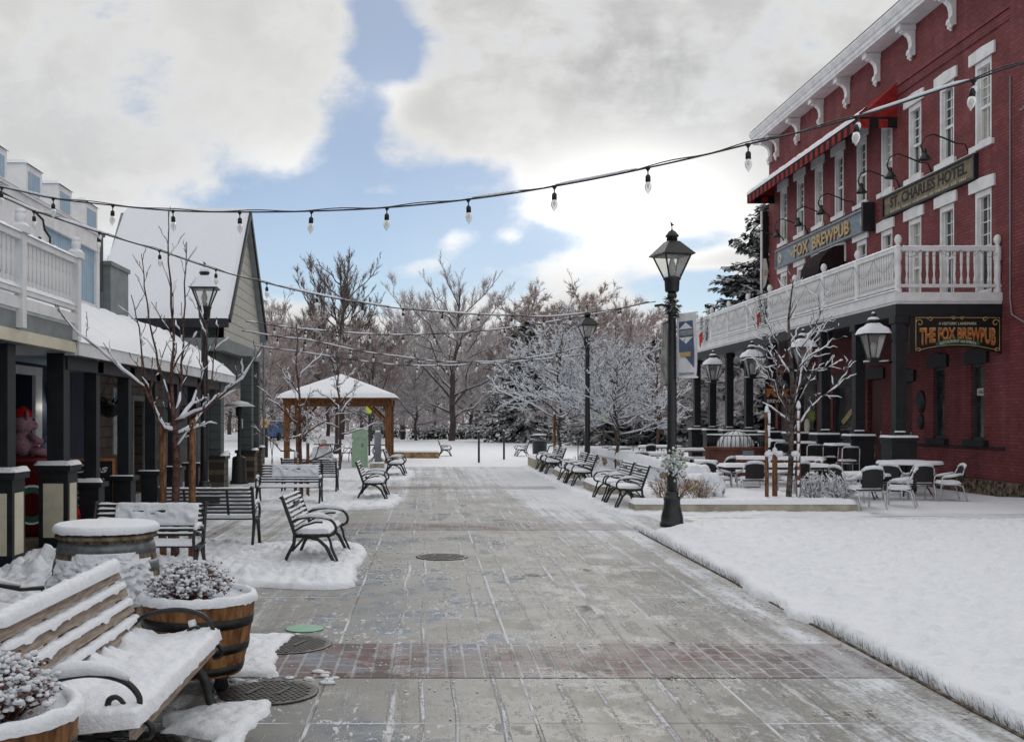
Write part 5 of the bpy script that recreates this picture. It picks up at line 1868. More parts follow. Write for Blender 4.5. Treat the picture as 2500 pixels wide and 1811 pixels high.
for y0, z0, y1, z1 in ((GY0 - 0.1, GZE - 0.08, GYR, GZR - 0.02), (GY1 + 0.1, GZE - 0.08, GYR, GZR - 0.02)):
    mb.bar((GX + 0.12, y0, z0), (GX + 0.12, y1, z1), 0.05, 0.16, (0, 0, 1))
gp(mb, 'bargeboard', 'charcoal_paint')
mb = MB()
mb.box(GX - 0.25, GX - 0.02, GY0 + 0.0, GY1, 3.38, 3.70)
mb.box(-8.2, GX - 0.26, GY0 - 0.02, GY0 + 0.2, 3.38, 3.70)
gp(mb, 'porch_beam', 'grey_trim')
mb = MB()
mb.box(GX - 1.5, GX - 0.25, GY0 + 0.2, GY1, 3.4, 3.5)
gp(mb, 'porch_ceiling', 'charcoal_paint')
for y, x in ((24.35, -4.86), (25.95, -5.15), (28.7, -4.88), (31.6, -5.15)):
    mb = MB()
    mb.box(x - 0.15, x + 0.15, y - 0.15, y + 0.15, 0.86, 3.38 if y > 26 else 2.50)
    for q in (-0.152, 0.152):
        mb.box(x - 0.09, x + 0.09, y + q - 0.012, y + q + 0.012, 1.0, 2.35)
    cl = gp(mb, 'column', 'gate_siding')
    mb = MB()
    mb.box(x - 0.24, x + 0.24, y - 0.24, y + 0.24, -0.05, 0.78)
    gp(mb, 'stone_base', 'pillar_stone', cl)
    mb = MB()
    mb.box(x - 0.28, x + 0.28, y - 0.28, y + 0.28, 0.781, 0.86)
    gp(mb, 'cap', 'charcoal_paint', cl)
    mb = MB()
    mb.pile(x + 0.152, x + 0.285, y - 0.28, y + 0.28, 0.86, 0.05, 0.03, y, edge=0.04)
    gp(mb, 'snow', 'snow', cl)
mb = MB()
mb.tube([(GX + 0.05, GY1 - 0.1, 4.0), (GX + 0.05, GY1 - 0.12, 0.0)], 0.035, 6)
gp(mb, 'downpipe', 'grey_trim')
# patio heater
s_ = thing('patio_heater', 'tall patio heater with a wide silver hood by the stone-footed post', 'heater', (-4.95, 27.9, 0))
mb = MB()
mb.lathe([(0.24, 0), (0.24, 0.05), (0.20, 0.10), (0.18, 0.66), (0.16, 0.70), (0.04, 0.74), (0.035, 1.75), (0.09, 1.77), (0.09, 2.0), (0.03, 2.02)], (0, 0, 0), 16)
mb.build('stand', 'hoop_black', s_)
mb = MB()
mb.lathe([(0.42, 2.02), (0.425, 2.03), (0.25, 2.10), (0.06, 2.14), (0, 2.15)], (0, 0, 0), 24)
hd = mb.build('hood', 'steel_hood', s_)
mb = MB()
mb.lathe([(0.36, 2.06), (0.22, 2.13), (0.05, 2.17), (0, 2.175)], (0, 0, 0), 20)
mb.build('snow', 'snow', hd)
mb = MB()
mb.box(0.08, 0.10, -0.07, 0.0, 1.45, 1.7)
mb.build('label_plate', 'paper', s_)
# ================================================================ STREET FURNITURE
# black slatted cast-iron bench: length along x, sits facing +y
BL = 1.28


def make_bench(label, snowy_back=False, seatsnow=0.045):
    b = thing('park_bench', label, 'bench', group='black slatted iron benches')
    for x in (0.03, BL - 0.03):
        mb = MB()
        mb.tube([(x, -0.07, 0), (x, -0.02, 0.12), (x, 0.05, 0.25), (x, 0.06, 0.36), (x, 0.02, 0.48), (x, -0.03, 0.62), (x, -0.08, 0.76), (x, -0.10, 0.79)], [.02, .02, .022, .022, .022, .022, .02, .03], 7)
        mb.tube([(x, 0.06, 0.34), (x, 0.25, 0.335), (x, 0.44, 0.35)], 0.02, 6)
        mb.tube([(x, 0.18, 0.335), (x, 0.33, 0.30), (x, 0.42, 0.22), (x, 0.48, 0.10), (x, 0.53, 0.0)], [.016, .02, .022, .021, .022], 7)
        mb.tube([(x, 0.44, 0.345), (x, 0.47, 0.28), (x, 0.485, 0.2), (x, 0.54, 0.08), (x, 0.565, 0.0)], 0.016, 6)
        mb.tube([(x, 0.03, 0.17), (x, 0.12, 0.27), (x, 0.18, 0.335)], 0.014, 5)
        mb.tube(curve([(x, 0.02, 0.49), (x, 0.10, 0.535), (x, 0.24, 0.56), (x, 0.38, 0.555), (x, 0.48, 0.52), (x, 0.53, 0.45), (x, 0.52, 0.38), (x, 0.46, 0.345)], 3), 0.017, 7)
        mb.tube([(x, 0.06, 0.40), (x, 0.16, 0.46), (x, 0.30, 0.50), (x, 0.38, 0.50)], 0.012, 5)
        mb.build('end_frame', 'black_iron', b)
    mb = MB()
    for i in range(7):
        y = 0.07 + 0.062 * i
        mb.box(0.0, BL, y - 0.022, y + 0.022, 0.345 + 0.003 * abs(i - 3), 0.362 + 0.003 * abs(i - 3))
    mb.build('seat', 'black_iron', b)
    mb = MB()
    for i in range(7):
        f = i / 6
        z, y = 0.45 + 0.31 * f, 0.045 - 0.125 * f
        mb.obox((BL / 2, y, z), (BL - 0.07, 0.016, 0.030), Matrix.Rotation(R(-20), 3, 'X'))
    for x in (0.36, BL - 0.36):
        mb.bar((x, 0.035, 0.42), (x, -0.098, 0.77), 0.03, 0.012, (0, 1, 0))
    mb.obox((BL / 2, -0.034, 0.645), (0.36, 0.022, 0.14), Matrix.Rotation(R(-20), 3, 'X'))
    mb.build('backrest', 'black_iron', b)
    mb = MB()
    mb.pile(0.06, BL - 0.06, 0.06, 0.46, 0.368, seatsnow, 0.035, len(label), 0.35, edge=0.05)
    for x in (0.03, BL - 0.03):
        mb.tube([(x, 0.08, 0.548), (x, 0.24, 0.582), (x, 0.38, 0.577), (x, 0.47, 0.545)], [0.014, 0.026, 0.03, 0.018], 7)
    for i in range(7):
        f = i / 6
        z, y = 0.465 + 0.31 * f, 0.043 - 0.125 * f
        mb.pile(0.06, BL - 0.06, y - 0.015, y + 0.02, z, 0.016, 0.03, i + len(label), 0.9, edge=0.02)
    if snowy_back:
        def bk(u, v):
            f = 0.30 + 0.72 * v
            z, y = 0.45 + 0.33 * f, 0.055 - 0.125 * f
            rg = fbm(u * 6, v * 3, 4.0, 4)
            e = 1 if 0.0 < u < 1 and 0 < v < 1 else 0
            hh = e * (0.035 + 0.035 * rg)
            if v < 0.35 + 0.5 * fbm(u * 5, 1.0, 2.0, 3):
                hh = min(hh, 0.012)
            return (0.10 + 0.78 * u * (BL - 0.1), y + hh, z + hh * 0.3)
        mb.grid(bk, 44, 12)
    mb.build('snow', 'snow', b)
    return b


def facing(deg):
    return R(deg)


# faces +x (towards the street): rotate -90 deg -> local +y becomes +x ; length runs towards -y
bA = make_bench('black iron bench standing alone at the street edge, nearest to the wooden tubs')
bA.location, bA.rotation_euler.z = (-1.54, 13.42, 0.02), R(-92)
dup(bA, (-1.38, 22.95, 0.03), R(-90), 'black iron bench at the street edge between the lone near bench and the wooden shelter')
dup(bA, (-1.19, 31.9, 0.04), R(-91), 'black iron bench at the foot of the brown wooden shelter post')
dup(bA, (0.53, 47.2, 0.04), R(-90), 'far black bench beside the tan wall end, facing right', scale=0.9)
dup(bA, (4.32, 46.1, 0.04), R(90), 'far black bench beside the black bin, facing left', scale=0.9)
# facing the camera with snow on the back
bB = make_bench('black iron bench facing the camera behind the old whole barrel, its back plastered with snow', True)
bB.location, bB.rotation_euler.z = (-2.44, 11.75, -0.02), R(180)
dup(bB, (-2.06, 21.0, 0.01), R(180), 'snow-plastered black bench facing the camera in front of the second young tree')
# seen from behind
dup(bA, (-3.54, 13.95, 0.02), R(0), 'black iron bench seen from behind, right of the first staked young tree')
dup(bA, (-3.32, 24.0, 0.02), R(0), 'black iron bench seen from behind, below the brown wooden shelter')
# the row along the right side, facing left towards the street
lab = ['nearest black bench of the right-hand row, in front of the twig bushes', 'second black bench of the right-hand row, close beside the nearest one',
       'black bench of the right-hand row just in front of the second lamp post', 'black bench of the right-hand row left of the second lamp post',
       'black bench near the far end of the right-hand row', 'furthest black bench of the right-hand row by the concrete block']
for (y, tx) in zip((19.85, 21.35, 26.0, 27.5, 31.9, 33.4), lab):
    dup(bA, (4.05, y, 0.03), R(90), tx)

# ---- big wooden seat in the near left corner (faces +x)
SB = thing('wooden_bench', 'large slatted wooden bench with iron scroll arms buried in fresh snow', 'bench', (-1.25, 4.50, 0))
# local: x from 0 (front edge) to negative (back), y along the length
BLn = 1.80
mb = MB()
for i in range(6):
    x = -0.04 - 0.083 * i
    z = 0.385 - 0.010 * i
    mb.box(x - 0.035, x + 0.035, 0, BLn, z, z + 0.035)
mb.box(-0.012, 0.016, 0, BLn, 0.345, 0.40)
mb.build('seat', 'bench_wood', SB)
mb = MB()
sl_ = []
for i in range(4):
    x, z = -0.470 - 0.040 * i, 0.495 + 0.096 * i
    sl_.append((x, z))
    mb.obox((x, BLn / 2 + 0.0, z), (0.030, BLn, 0.072), Matrix.Rotation(R(-22), 3, 'Y'))
mb.build('backrest', 'bench_wood', SB)
for yy in (0.13, BLn - 0.10):
    mb = MB()
    T = lambda pts, r, s=9: mb.tube(curve([(x, yy, z) for x, z in pts], 5), stretch_r(r, len(pts), 5), s)
    T([(-0.50, 0.0), (-0.45, 0.10), (-0.40, 0.22), (-0.42, 0.34), (-0.48, 0.48), (-0.57, 0.68), (-0.62, 0.82)], [.032, .026, .026, .026, .022, .02, .018])
    T([(-0.42, 0.33), (-0.25, 0.33), (-0.05, 0.345)], .024)
    T([(-0.30, 0.33), (-0.15, 0.29), (-0.06, 0.20), (-0.03, 0.10), (0.0, 0.0)], [.022, .028, .03, .026, .034])
    T([(-0.06, 0.005), (0.0, 0.012), (0.09, 0.008)], [.03, .035, .022])
    T([(-0.55, 0.005), (-0.5, 0.012), (-0.42, 0.008)], [.028, .032, .022])
    T([(-0.47, 0.50), (-0.38, 0.56), (-0.22, 0.59), (-0.08, 0.565), (-0.01, 0.50), (-0.01, 0.44), (-0.05, 0.40)], [.012, .013, .014, .015, .014, .013, .013])
    T([(-0.07, 0.46), (-0.10, 0.49), (-0.135, 0.48), (-0.14, 0.445), (-0.11, 0.43), (-0.09, 0.445)], [.010, .011, .014, .015, .013, .011])
    T([(0.02, 0.39), (0.05, 0.36), (0.04, 0.32), (0.0, 0.31)], [.014, .016, .013, .010])
    T([(-0.40, 0.22), (-0.25, 0.20), (-0.10, 0.24)], .014)
    mb.build('iron_frame', 'black_iron', SB)


def seat_snow(u, v):
    y = -0.01 + (BLn + 0.02) * v
    d = min(v, 1 - v) * BLn
    x = 0.035 - 0.50 * u
    e = min(1.0, min(d / 0.07, u / 0.14))
    pr = math.sqrt(max(0, 1 - (1 - e) ** 2))
    base = 0.418 - 0.055 * u
    climb = 0.10 * max(0, u - 0.72) ** 1.0 / 0.28 * (0.7 + 0.7 * fbm(v * 9, 1.0, 3.0, 3))
    h = pr * (0.062 + 0.016 * fbm(u * 2.5, v * 7, 1.0, 3) + 0.008 * fbm(u * 14, v * 40, 2.0, 2)) + climb * pr
    if u > 0.999:
        h = min(h, 0.11) + 0.02 * fbm(v * 22, 0.4, 4.0, 3)
    return (x + 0.012 * fbm(v * 16, u, 7.0, 3) * (1 - u), y, base + h - (0.02 if e == 0 else 0))


mb = MB()
mb.grid(seat_snow, 34, 110)
for i, (x, z) in enumerate(sl_):
    hgt = 0.060 if i == 3 else 0.026
    x2 = x - 0.012

    def ss(u, v, x2=x2, z=z, hgt=hgt, i=i):
        d = min(v, 1 - v) * BLn
        a = math.pi * u
        e = min(1, d / 0.05) ** 0.5
        lump = 1 + 0.32 * fbm(v * 13, i * 3.0, 2.0, 3) + 0.22 * fbm(v * 50, i * 5.0, 6.0, 2)
        drip = (0.004 + 0.034 * max(0, fbm(v * 11, i * 7.0, 9.0, 3))) if i < 3 else 0.008
        w2 = 0.040 if i == 3 else 0.033
        px = x2 + 0.010 + w2 * math.cos(a) * e
        pz = z + 0.033 + hgt * lump * math.sin(a) ** 0.8 * e - (drip * e if u < 0.12 else 0) - (0.006 if u > 0.9 else 0)
        return (px, BLn * v, pz)
    mb.grid(ss, 12, 130)
for yy in (0.13, BLn - 0.10):
    pts = [(-0.40, yy, 0.585), (-0.30, yy, 0.612), (-0.22, yy, 0.618), (-0.12, yy, 0.604), (-0.05, yy, 0.57)] if yy < 1 else [(-0.14, yy, 0.505), (-0.105, yy, 0.515)]
    mb.tube(pts, [0.024, 0.036, 0.034, 0.026, 0.012] if yy < 1 else 0.022, 9)
mb.build('snow', 'snow', SB)


# ---- half-barrel planters and the barrel table
def staves(mb, prof, n=26, k=0, rng=random.Random(3)):
    """a coopered wall: n staves with shallow joints"""
    seg = n * 4
    vs, fs = [], []
    for (r, z) in prof:
        for j in range(seg):
            a = 2 * math.pi * j / seg
            g = 0.0035 if j % 4 == 0 else 0.0
            vs.append(((r - g) * math.cos(a), (r - g) * math.sin(a), z))
    for i in range(len(prof) - 1):
        for j in range(seg):
            a, b = i * seg + j, i * seg + (j + 1) % seg
            fs.append((a, b, b + seg, a + seg))
    mb.add(vs, fs, k, True)


def half_barrel(label, loc, rz=0.0, seed=1, plant_x=0.0):
    t_ = thing('barrel_planter', label, 'planter', loc, rz, 'half-barrel planters')
    mb = MB()
    pf = [(0.268, 0.10), (0.29, 0.18), (0.315, 0.28), (0.335, 0.40), (0.350, 0.50), (0.354, 0.56)]
    staves(mb, pf)
    mb.lathe([(0.354, 0.56), (0.326, 0.56), (0.32, 0.50), (0, 0.48)], (0, 0, 0), 26, cap=False)
    mb.lathe([(0, 0.12), (0.265, 0.11)], (0, 0, 0), 26)
    mb.build('staves', 'barrel_wood', t_)
    rr = lambda z: np.interp(z, [p[1] for p in pf], [p[0] for p in pf])
    for z0, z1 in ((0.115, 0.165), (0.245, 0.30), (0.405, 0.465)):
        mb = MB()
        mb.lathe([(rr(z0) + 0.001, z0), (rr(z0) + 0.006, z0), (rr(z1) + 0.006, z1), (rr(z1) + 0.001, z1)], (0, 0, 0), 40)
        mb.build('hoop', 'hoop_black', t_)
    for a in (-1.0, 1.1, 3.2):
        mb = MB()
        mb.lathe([(0.03, 0.0), (0.05, 0.03), (0.04, 0.07), (0.06, 0.10)], (0.2 * math.cos(a), 0.2 * math.sin(a), 0), 10)
        mb.build('foot', 'hoop_black', t_)
    # snow on rim and soil
    mb = MB()

    def ring(u, v):
        a = 2 * math.pi * u
        b = math.pi * v
        w2 = 0.034 * (1 + 0.25 * fbm(math.cos(a) * 3 + seed, math.sin(a) * 3, 2.0, 3))
        r = 0.342 + w2 * math.cos(b)
        z = 0.556 + 0.050 * math.sin(b) * (1 + 0.3 * fbm(math.cos(a) * 4, math.sin(a) * 4 + seed, 1.0, 3)) - (0.014 * abs(fbm(math.cos(a) * 12, math.sin(a) * 12, seed, 2)) if v < 0.02 else 0)
        return (r * math.cos(a), r * math.sin(a), z)
    mb.grid(ring, 90, 9)

    def soil(u, v):
        a, r = 2 * math.pi * u, 0.335 * v
        return (r * math.cos(a), r * math.sin(a), 0.545 + 0.03 * v * v + 0.02 * fbm(r * math.cos(a) * 6, r * math.sin(a) * 6, seed, 3))
    mb.grid(soil, 40, 10)
    mb.build('snow', 'snow', t_)
    # dried flower heads capped with snow
    rg = random.Random(seed)
    st, fl, sc = MB(), MB(), MB()
    for _ in range(210):
        a, r = rg.uniform(0, 6.28), 0.18 * math.sqrt(rg.random())
        bx, by = plant_x + r * math.cos(a) * 0.6, r * math.sin(a) * 0.6
        tx, ty = plant_x + r * math.cos(a) * 1.35, r * math.sin(a) * 1.35
        tz = 0.56 + (0.23 - 3.2 * r * r) * rg.uniform(0.35, 1.0)
        st.tube([(bx, by, 0.52), ((bx + tx) / 2, (by + ty) / 2, (0.52 + tz) / 2 + 0.02), (tx, ty, tz)], 0.0035, 4)
        for _k in range(8):
            q = (tx + rg.gauss(0, 0.028), ty + rg.gauss(0, 0.028), tz + rg.gauss(-0.006, 0.016))
            rr_ = rg.uniform(0.004, 0.010)
            fl.ball(q, rr_, 5, 3, (rg.uniform(0.6, 1.4), rg.uniform(0.6, 1.4), 0.6), jit=0.5, rng=rg)
            if rg.random() < 0.62:
                sc.ball((q[0] + rg.gauss(0, .004), q[1] + rg.gauss(0, .004), q[2] + rr_ * 0.8), rr_ * rg.uniform(0.9, 2.1), 7, 5, (rg.uniform(0.8, 1.5), rg.uniform(0.8, 1.5), 0.75), jit=0.30, rng=rg)
    pl = st.build('dried_stems', 'dry_flower', t_)
    fl.build('dried_flowers', 'dry_flower', pl)['kind'] = 'stuff'
    sc.build('snow', 'snow_fine', pl)['kind'] = 'stuff'
    return t_


half_barrel('brown half-barrel planter with snowy dried flowers behind the far end of the wooden bench', (-1.46, 6.78, 0.0), 0.4, 1, -0.06)
half_barrel('brown half-barrel planter cut by the lower left corner, in front of the wooden bench', (-1.72, 4.12, 0.0), 2.2, 7, -0.02)

t_ = thing('barrel_table', 'weathered whole barrel with a thick round cake of snow on its lid', 'barrel', (-2.40, 7.95, 0))
mb = MB()
pf = [(0.315, 0.0), (0.355, 0.15), (0.385, 0.32), (0.392, 0.44), (0.385, 0.56), (0.355, 0.72), (0.33, 0.82)]
staves(mb, pf, 24)
mb.lathe([(0.33, 0.82), (0.0, 0.815)], (0, 0, 0), 24)
mb.build('staves', 'barrel_wood_old', t_)
rr = lambda z: np.interp(z, [p[1] for p in pf], [p[0] for p in pf])
for z0, z1 in ((0.02, 0.09), (0.20, 0.27), (0.58, 0.66), (0.72, 0.80)):
    mb = MB()
    mb.lathe([(rr(z0) + 0.001, z0), (rr(z0) + 0.007, z0), (rr(z1) + 0.007, z1), (rr(z1) + 0.001, z1)], (0, 0, 0), 48)
    mb.build('hoop', 'hoop_steel', t_)
mb = MB()
mb.lathe([(0.0, 0.822), (0.365, 0.822), (0.37, 0.835), (0.365, 0.85), (0, 0.852)], (0, 0, 0), 40)
mb.build('lid', 'barrel_wood_old', t_)
mb = MB()


def cake(u, v):
    a = 2 * math.pi * u
    b = v * 1.0
    rim = 0.385 * (1 + 0.018 * fbm(math.cos(a) * 3, math.sin(a) * 3, 3.0, 3))
    if b < 0.35:
        q = b / 0.35 * math.pi * 0.62 - 0.35
        r, z = rim - 0.035 + 0.035 * math.cos(q), 0.885 + 0.042 * math.sin(q)
    else:
        q = (b - 0.35) / 0.65
        r, z = (rim - 0.02) * (1 - q), 0.926 + 0.01 * q
    z += 0.004 * fbm(r * math.cos(a) * 10, r * math.sin(a) * 10, 2.0, 3) - (0.012 * abs(fbm(math.cos(a) * 15, math.sin(a) * 15, 1.0, 2)) if b < 0.03 else 0)
    return (r * math.cos(a), r * math.sin(a), z)


mb.grid(cake, 90, 24)


def plaster(a0, a1, z0, z1, seed, thick):
    """snow driven against the staves, in rough ledges under the hoops"""
    def f(u, v):
        a = a0 + (a1 - a0) * u
        z = z0 + (z1 - z0) * v
        e = 1 if 0 < u < 1 and 0 < v < 1 else 0
        n_ = fbm(a * 7, z * 22, seed, 4)
        edge = min(1.0, min(u, 1 - u) * 9, v * 5 + 0.2)
        h = thick * edge * (0.55 + 1.1 * n_) - 0.012 * (1 - edge)
        if not e or h < -0.002:
            h = -0.006
        r = rr(z) + 0.008 + h
        return (r * math.cos(a), r * math.sin(a), z - h * 0.3)
    mb.grid(f, 90, 18)


plaster(-2.9, -0.35, 0.34, 0.555, 3.0, 0.05)
plaster(-2.6, -0.25, 0.54, 0.68, 8.0, 0.032)
plaster(-2.9, -0.9, 0.22, 0.36, 5.0, 0.045)
plaster(-2.0, -0.6, 0.655, 0.735, 11.0, 0.012)
mb.build('snow', 'snow', t_)

# black woven armchair at the left edge
t_ = thing('wicker_chair', 'black iron armchair with a woven back rounding out of the left edge of the picture', 'chair', (-2.86, 6.9, 0.0), R(-28))
mb = MB()
for sx in (-1, 1):
    mb.tube([(sx * 0.27, -0.22, 0), (sx * 0.26, -0.2, 0.40), (sx * 0.24, -0.26, 0.66)], 0.013, 6)
    mb.tube([(sx * 0.28, 0.24, 0), (sx * 0.28, 0.22, 0.40), (sx * 0.29, 0.20, 0.60)], 0.013, 6)
mb.tube([(0.29, 0.20, 0.60), (0.31, 0.0, 0.62), (0.28, -0.2, 0.68), (0.18, -0.30, 0.78), (0.0, -0.33, 0.82), (-0.18, -0.30, 0.78), (-0.28, -0.2, 0.68), (-0.31, 0.0, 0.62), (-0.29, 0.20, 0.60)], 0.015, 7)
mb.tube([(0.26, -0.22, 0.42), (0.0, -0.27, 0.45), (-0.26, -0.22, 0.42)], 0.012, 6)
mb.build('frame', 'black_iron', t_)
mb = MB()
mb.grid(lambda u, v: ((u - 0.5) * 0.46, -0.27 - 0.045 * math.sin(math.pi * u) - 0.01 * v, 0.46 + v * (0.25 + 0.10 * math.sin(math.pi * u))), 12, 8)
mb.build('woven_back', 'wicker', t_)
mb = MB()
mb.box(-0.26, 0.26, -0.22, 0.24, 0.395, 0.42)
mb.build('seat', 'wicker', t_)
mb = MB()
mb.pile(-0.25, 0.25, -0.2, 0.23, 0.421, 0.06, 0.04, 2.0)
mb.tube([(0.31, 0.0, 0.645), (0.28, -0.2, 0.705), (0.18, -0.31, 0.805), (0.0, -0.34, 0.845), (-0.18, -0.31, 0.805), (-0.28, -0.2, 0.705)], [0.01, 0.022, 0.024, 0.026, 0.024, 0.015], 8)
mb.build('snow', 'snow', t_)


# ---- covers set in the paving
def cover(label, name, x, y, r, mat, slots=True, dimples=True):
    t_ = thing(name, label, 'manhole cover', (x, y, 0.0045))
    mb = MB()
    mb.lathe([(r * 1.07, 0), (r * 1.07, 0.003), (r * 1.0, 0.004)], (0, 0, 0), 40)
    mb.lathe([(r * 0.985, 0), (r * 0.985, 0.0035), (0.0, 0.004)], (0, 0, 0), 40)
    mb.build('lid', mat, t_)
    if dimples:
        mb = MB()
        n = int(r / 0.028)
        for i in range(-n, n + 1):
            for j in range(-n, n + 1):
                px_, py_ = i * 0.040 + (0.02 if j % 2 else 0), j * 0.036
                if math.hypot(px_, py_) < r * 0.9:
                    mb.box(px_ - 0.014, px_ + 0.014, py_ - 0.011, py_ + 0.011, 0.004, 0.0085)
        mb.build('tread', mat, t_)
    if slots:
        mb = MB()
        for s2 in (-1, 1):
            mb.obox((s2 * r * 0.32, 0, 0.0105), (0.03, r * 0.62, 0.004), Matrix.Rotation(R(-20), 3, 'Z'))
        mb.build('slot', 'hoop_black', t_)


cover('round cast-iron manhole cover with two slots on the near edge of the brick band', 'manhole_cover', -0.99, 6.62, 0.29, 'rust_plate')
cover('round cast-iron manhole cover lying across the far edge of the brick band', 'manhole_cover', -1.07, 8.02, 0.325, 'rust_plate')
cover('small pale green lid in the wet paving', 'utility_cover', -1.0, 8.62, 0.145, 'green_lid', False, False)
cover('manhole cover alone in the middle of the street', 'manhole_cover', 0.17, 13.1, 0.30, 'rust_plate')
cover('black grate under the wooden bench at the bottom edge', 'manhole_cover', -1.52, 5.52, 0.24, 'hoop_black')

# ---- lamp posts
def make_lamp(label):
    l = thing('street_lamp', label, 'street lamp', group='black lantern street lamps')
    mb = MB()
    mb.lathe([(0.19, 0), (0.19, 0.05), (0.175, 0.07), (0.17, 0.16), (0.135, 0.30), (0.125, 0.40), (0.135, 0.43), (0.13, 0.46), (0.10, 0.48), (0.105, 0.52), (0.085, 0.56)], (0, 0, 0), 12)
    mb.build('base', 'black_iron', l)
    mb = MB()
    prof = [(0.085, 0.5), (0.078, 1.0), (0.068, 2.6), (0.062, 3.35), (0.075, 3.37), (0.075, 3.42), (0.062, 3.44), (0.058, 3.6), (0.075, 3.62), (0.075, 3.66), (0.06, 3.7)]
    mb.lathe(prof, (0, 0, 0), 16)
    mb.build('post', 'black_iron', l)
    mb = MB()
    mb.lathe([(0.09, 3.70), (0.11, 3.72), (0.12, 3.88), (0.14, 3.90), (0.14, 3.93), (0.10, 3.94)], (0, 0, 0), 10)
    for sx, sy in ((-1, -1), (1, -1), (1, 1), (-1, 1)):
        mb.bar((sx * 0.095, sy * 0.095, 3.93), (sx * 0.215, sy * 0.215, 4.27), 0.022, 0.022)
    frustum(mb, 4.262, 0.225, 4.285, 0.275)
    lf = mb.build('lantern', 'black_iron', l)
    mb = MB()
    vs = [(sx * 0.09, sy * 0.09, 3.94) for sx, sy in ((-1, -1), (1, -1), (1, 1), (-1, 1))] + [(sx * 0.21, sy * 0.21, 4.26) for sx, sy in ((-1, -1), (1, -1), (1, 1), (-1, 1))]
    mb.add(vs, [(0, 1, 5, 4), (1, 2, 6, 5), (2, 3, 7, 6), (3, 0, 4, 7)])
    mb.build('glass_pane', 'lamp_glass', lf)
    mb = MB()
    mb.lathe([(0.06, 3.94), (0.06, 4.0), (0.04, 4.02), (0.055, 4.07), (0.06, 4.12), (0.035, 4.2), (0.025, 4.24), (0, 4.25)], (0, 0, 0), 10)
    mb.build('bulb', 'frosted_glass', lf)
    mb = MB()
    frustum(mb, 4.286, 0.275, 4.50, 0.09)
    mb.lathe([(0.085, 4.50), (0.085, 4.57), (0.11, 4.58), (0.10, 4.60), (0.055, 4.66), (0.02, 4.68), (0.01, 4.70)], (0, 0, 0), 10)
    mb.tube([(0, 0, 4.68), (0, 0, 4.80)], 0.008, 5)
    mb.prism([(-0.02, 0), (0.035, 0.02), (0.03, 0.035), (0.0, 0.04), (-0.03, 0.08), (-0.02, 0.03)], lambda u, v, w_: (u, w_, 4.74 + v), -0.004, 0.004)
    mb.build('roof', 'black_iron', lf)
    return l


L1 = make_lamp('tall black lantern lamp with the blue and white banner, standing at the lawn corner')
L1.location = (3.86, 16.85, 0)
L1.rotation_euler.z = R(14)
L2 = dup(L1, (4.58, 30.6, 0.10), R(10), 'black lantern lamp beside the bench row, in front of the snowy young trees')
L3 = dup(L1, (-4.22, 20.1, 0), R(4), 'black lantern lamp on the left in front of the snow-covered gable roof', scale=0.97)
L4 = dup(L1, (-4.25, 49.5, 0), R(8), 'black lantern lamp rising behind the wooden shelter roof')
L5 = dup(L1, (4.85, 80.0, 0), R(5), 'small far lantern lamp in the park, left of the dark conifer', scale=0.72)
# snow on the left lamp's roof
mb = MB()
frustum(mb, 4.29, 0.285, 4.53, 0.10)
mb.ball((0, 0, 4.62), 0.10, 8, 6, (1, 1, 0.8))
mb.build('snow', 'snow', L3)

# bunch of frosted flowers, wraps and banner on the first lamp
t_ = thing('flower_bunch', 'bunch of frosted white-green flowers tied to the near right lamp post', 'wreath', (3.86, 16.75, 1.02))
rg = random.Random(5)
mb = MB()
for _ in range(330):
    p = Vector((rg.gauss(0, 0.075), rg.gauss(-0.03, 0.05), rg.gauss(0, 0.085)))
    mb.ball(p, rg.uniform(0.012, 0.026), 5, 4, jit=0.3, rng=rg, k=0 if rg.random() < 0.6 else 1)
mb.build('petals', ['frosted_petals', 'snow_fine'], t_)['kind'] = 'stuff'
mb = MB()
for _ in range(40):
    p = Vector((rg.gauss(0, 0.06), -0.03, rg.gauss(-0.08, 0.08)))
    d = Vector((rg.gauss(0, 0.10), rg.gauss(0, 0.03), -0.10 + rg.gauss(0, 0.05)))
    mb.add([p, p + Vector((0.014, 0, 0.01)), p + d], [(0, 1, 2)])
mb.build('leaves', 'garland', t_)
t_ = thing('pole_garland', 'snow-dusted dark garland knotted round the near right lamp post above the banner', 'garland', (3.86, 16.85, 3.5))
mb, m2 = MB(), MB()
for _ in range(160):
    a = rg.uniform(0, 6.28)
    p = Vector((0.07 * math.cos(a), 0.07 * math.sin(a), rg.uniform(-0.2, 0.1)))
    d = Vector((math.cos(a), math.sin(a), rg.uniform(-1, 0.6))).normalized() * rg.uniform(0.05, 0.12)
    q = d.orthogonal().normalized() * 0.016
    (mb if rg.random() < 0.75 else m2).add([p - q, p + q, p + d], [(0, 1, 2)])
mb.tube([(-0.05, 0, -0.02), (-0.16, -0.02, 0.0), (-0.28, -0.04, -0.02)], 0.02, 5)
mb.build('greenery', 'garland', t_)
m2.build('snow', 'snow_fine', t_)


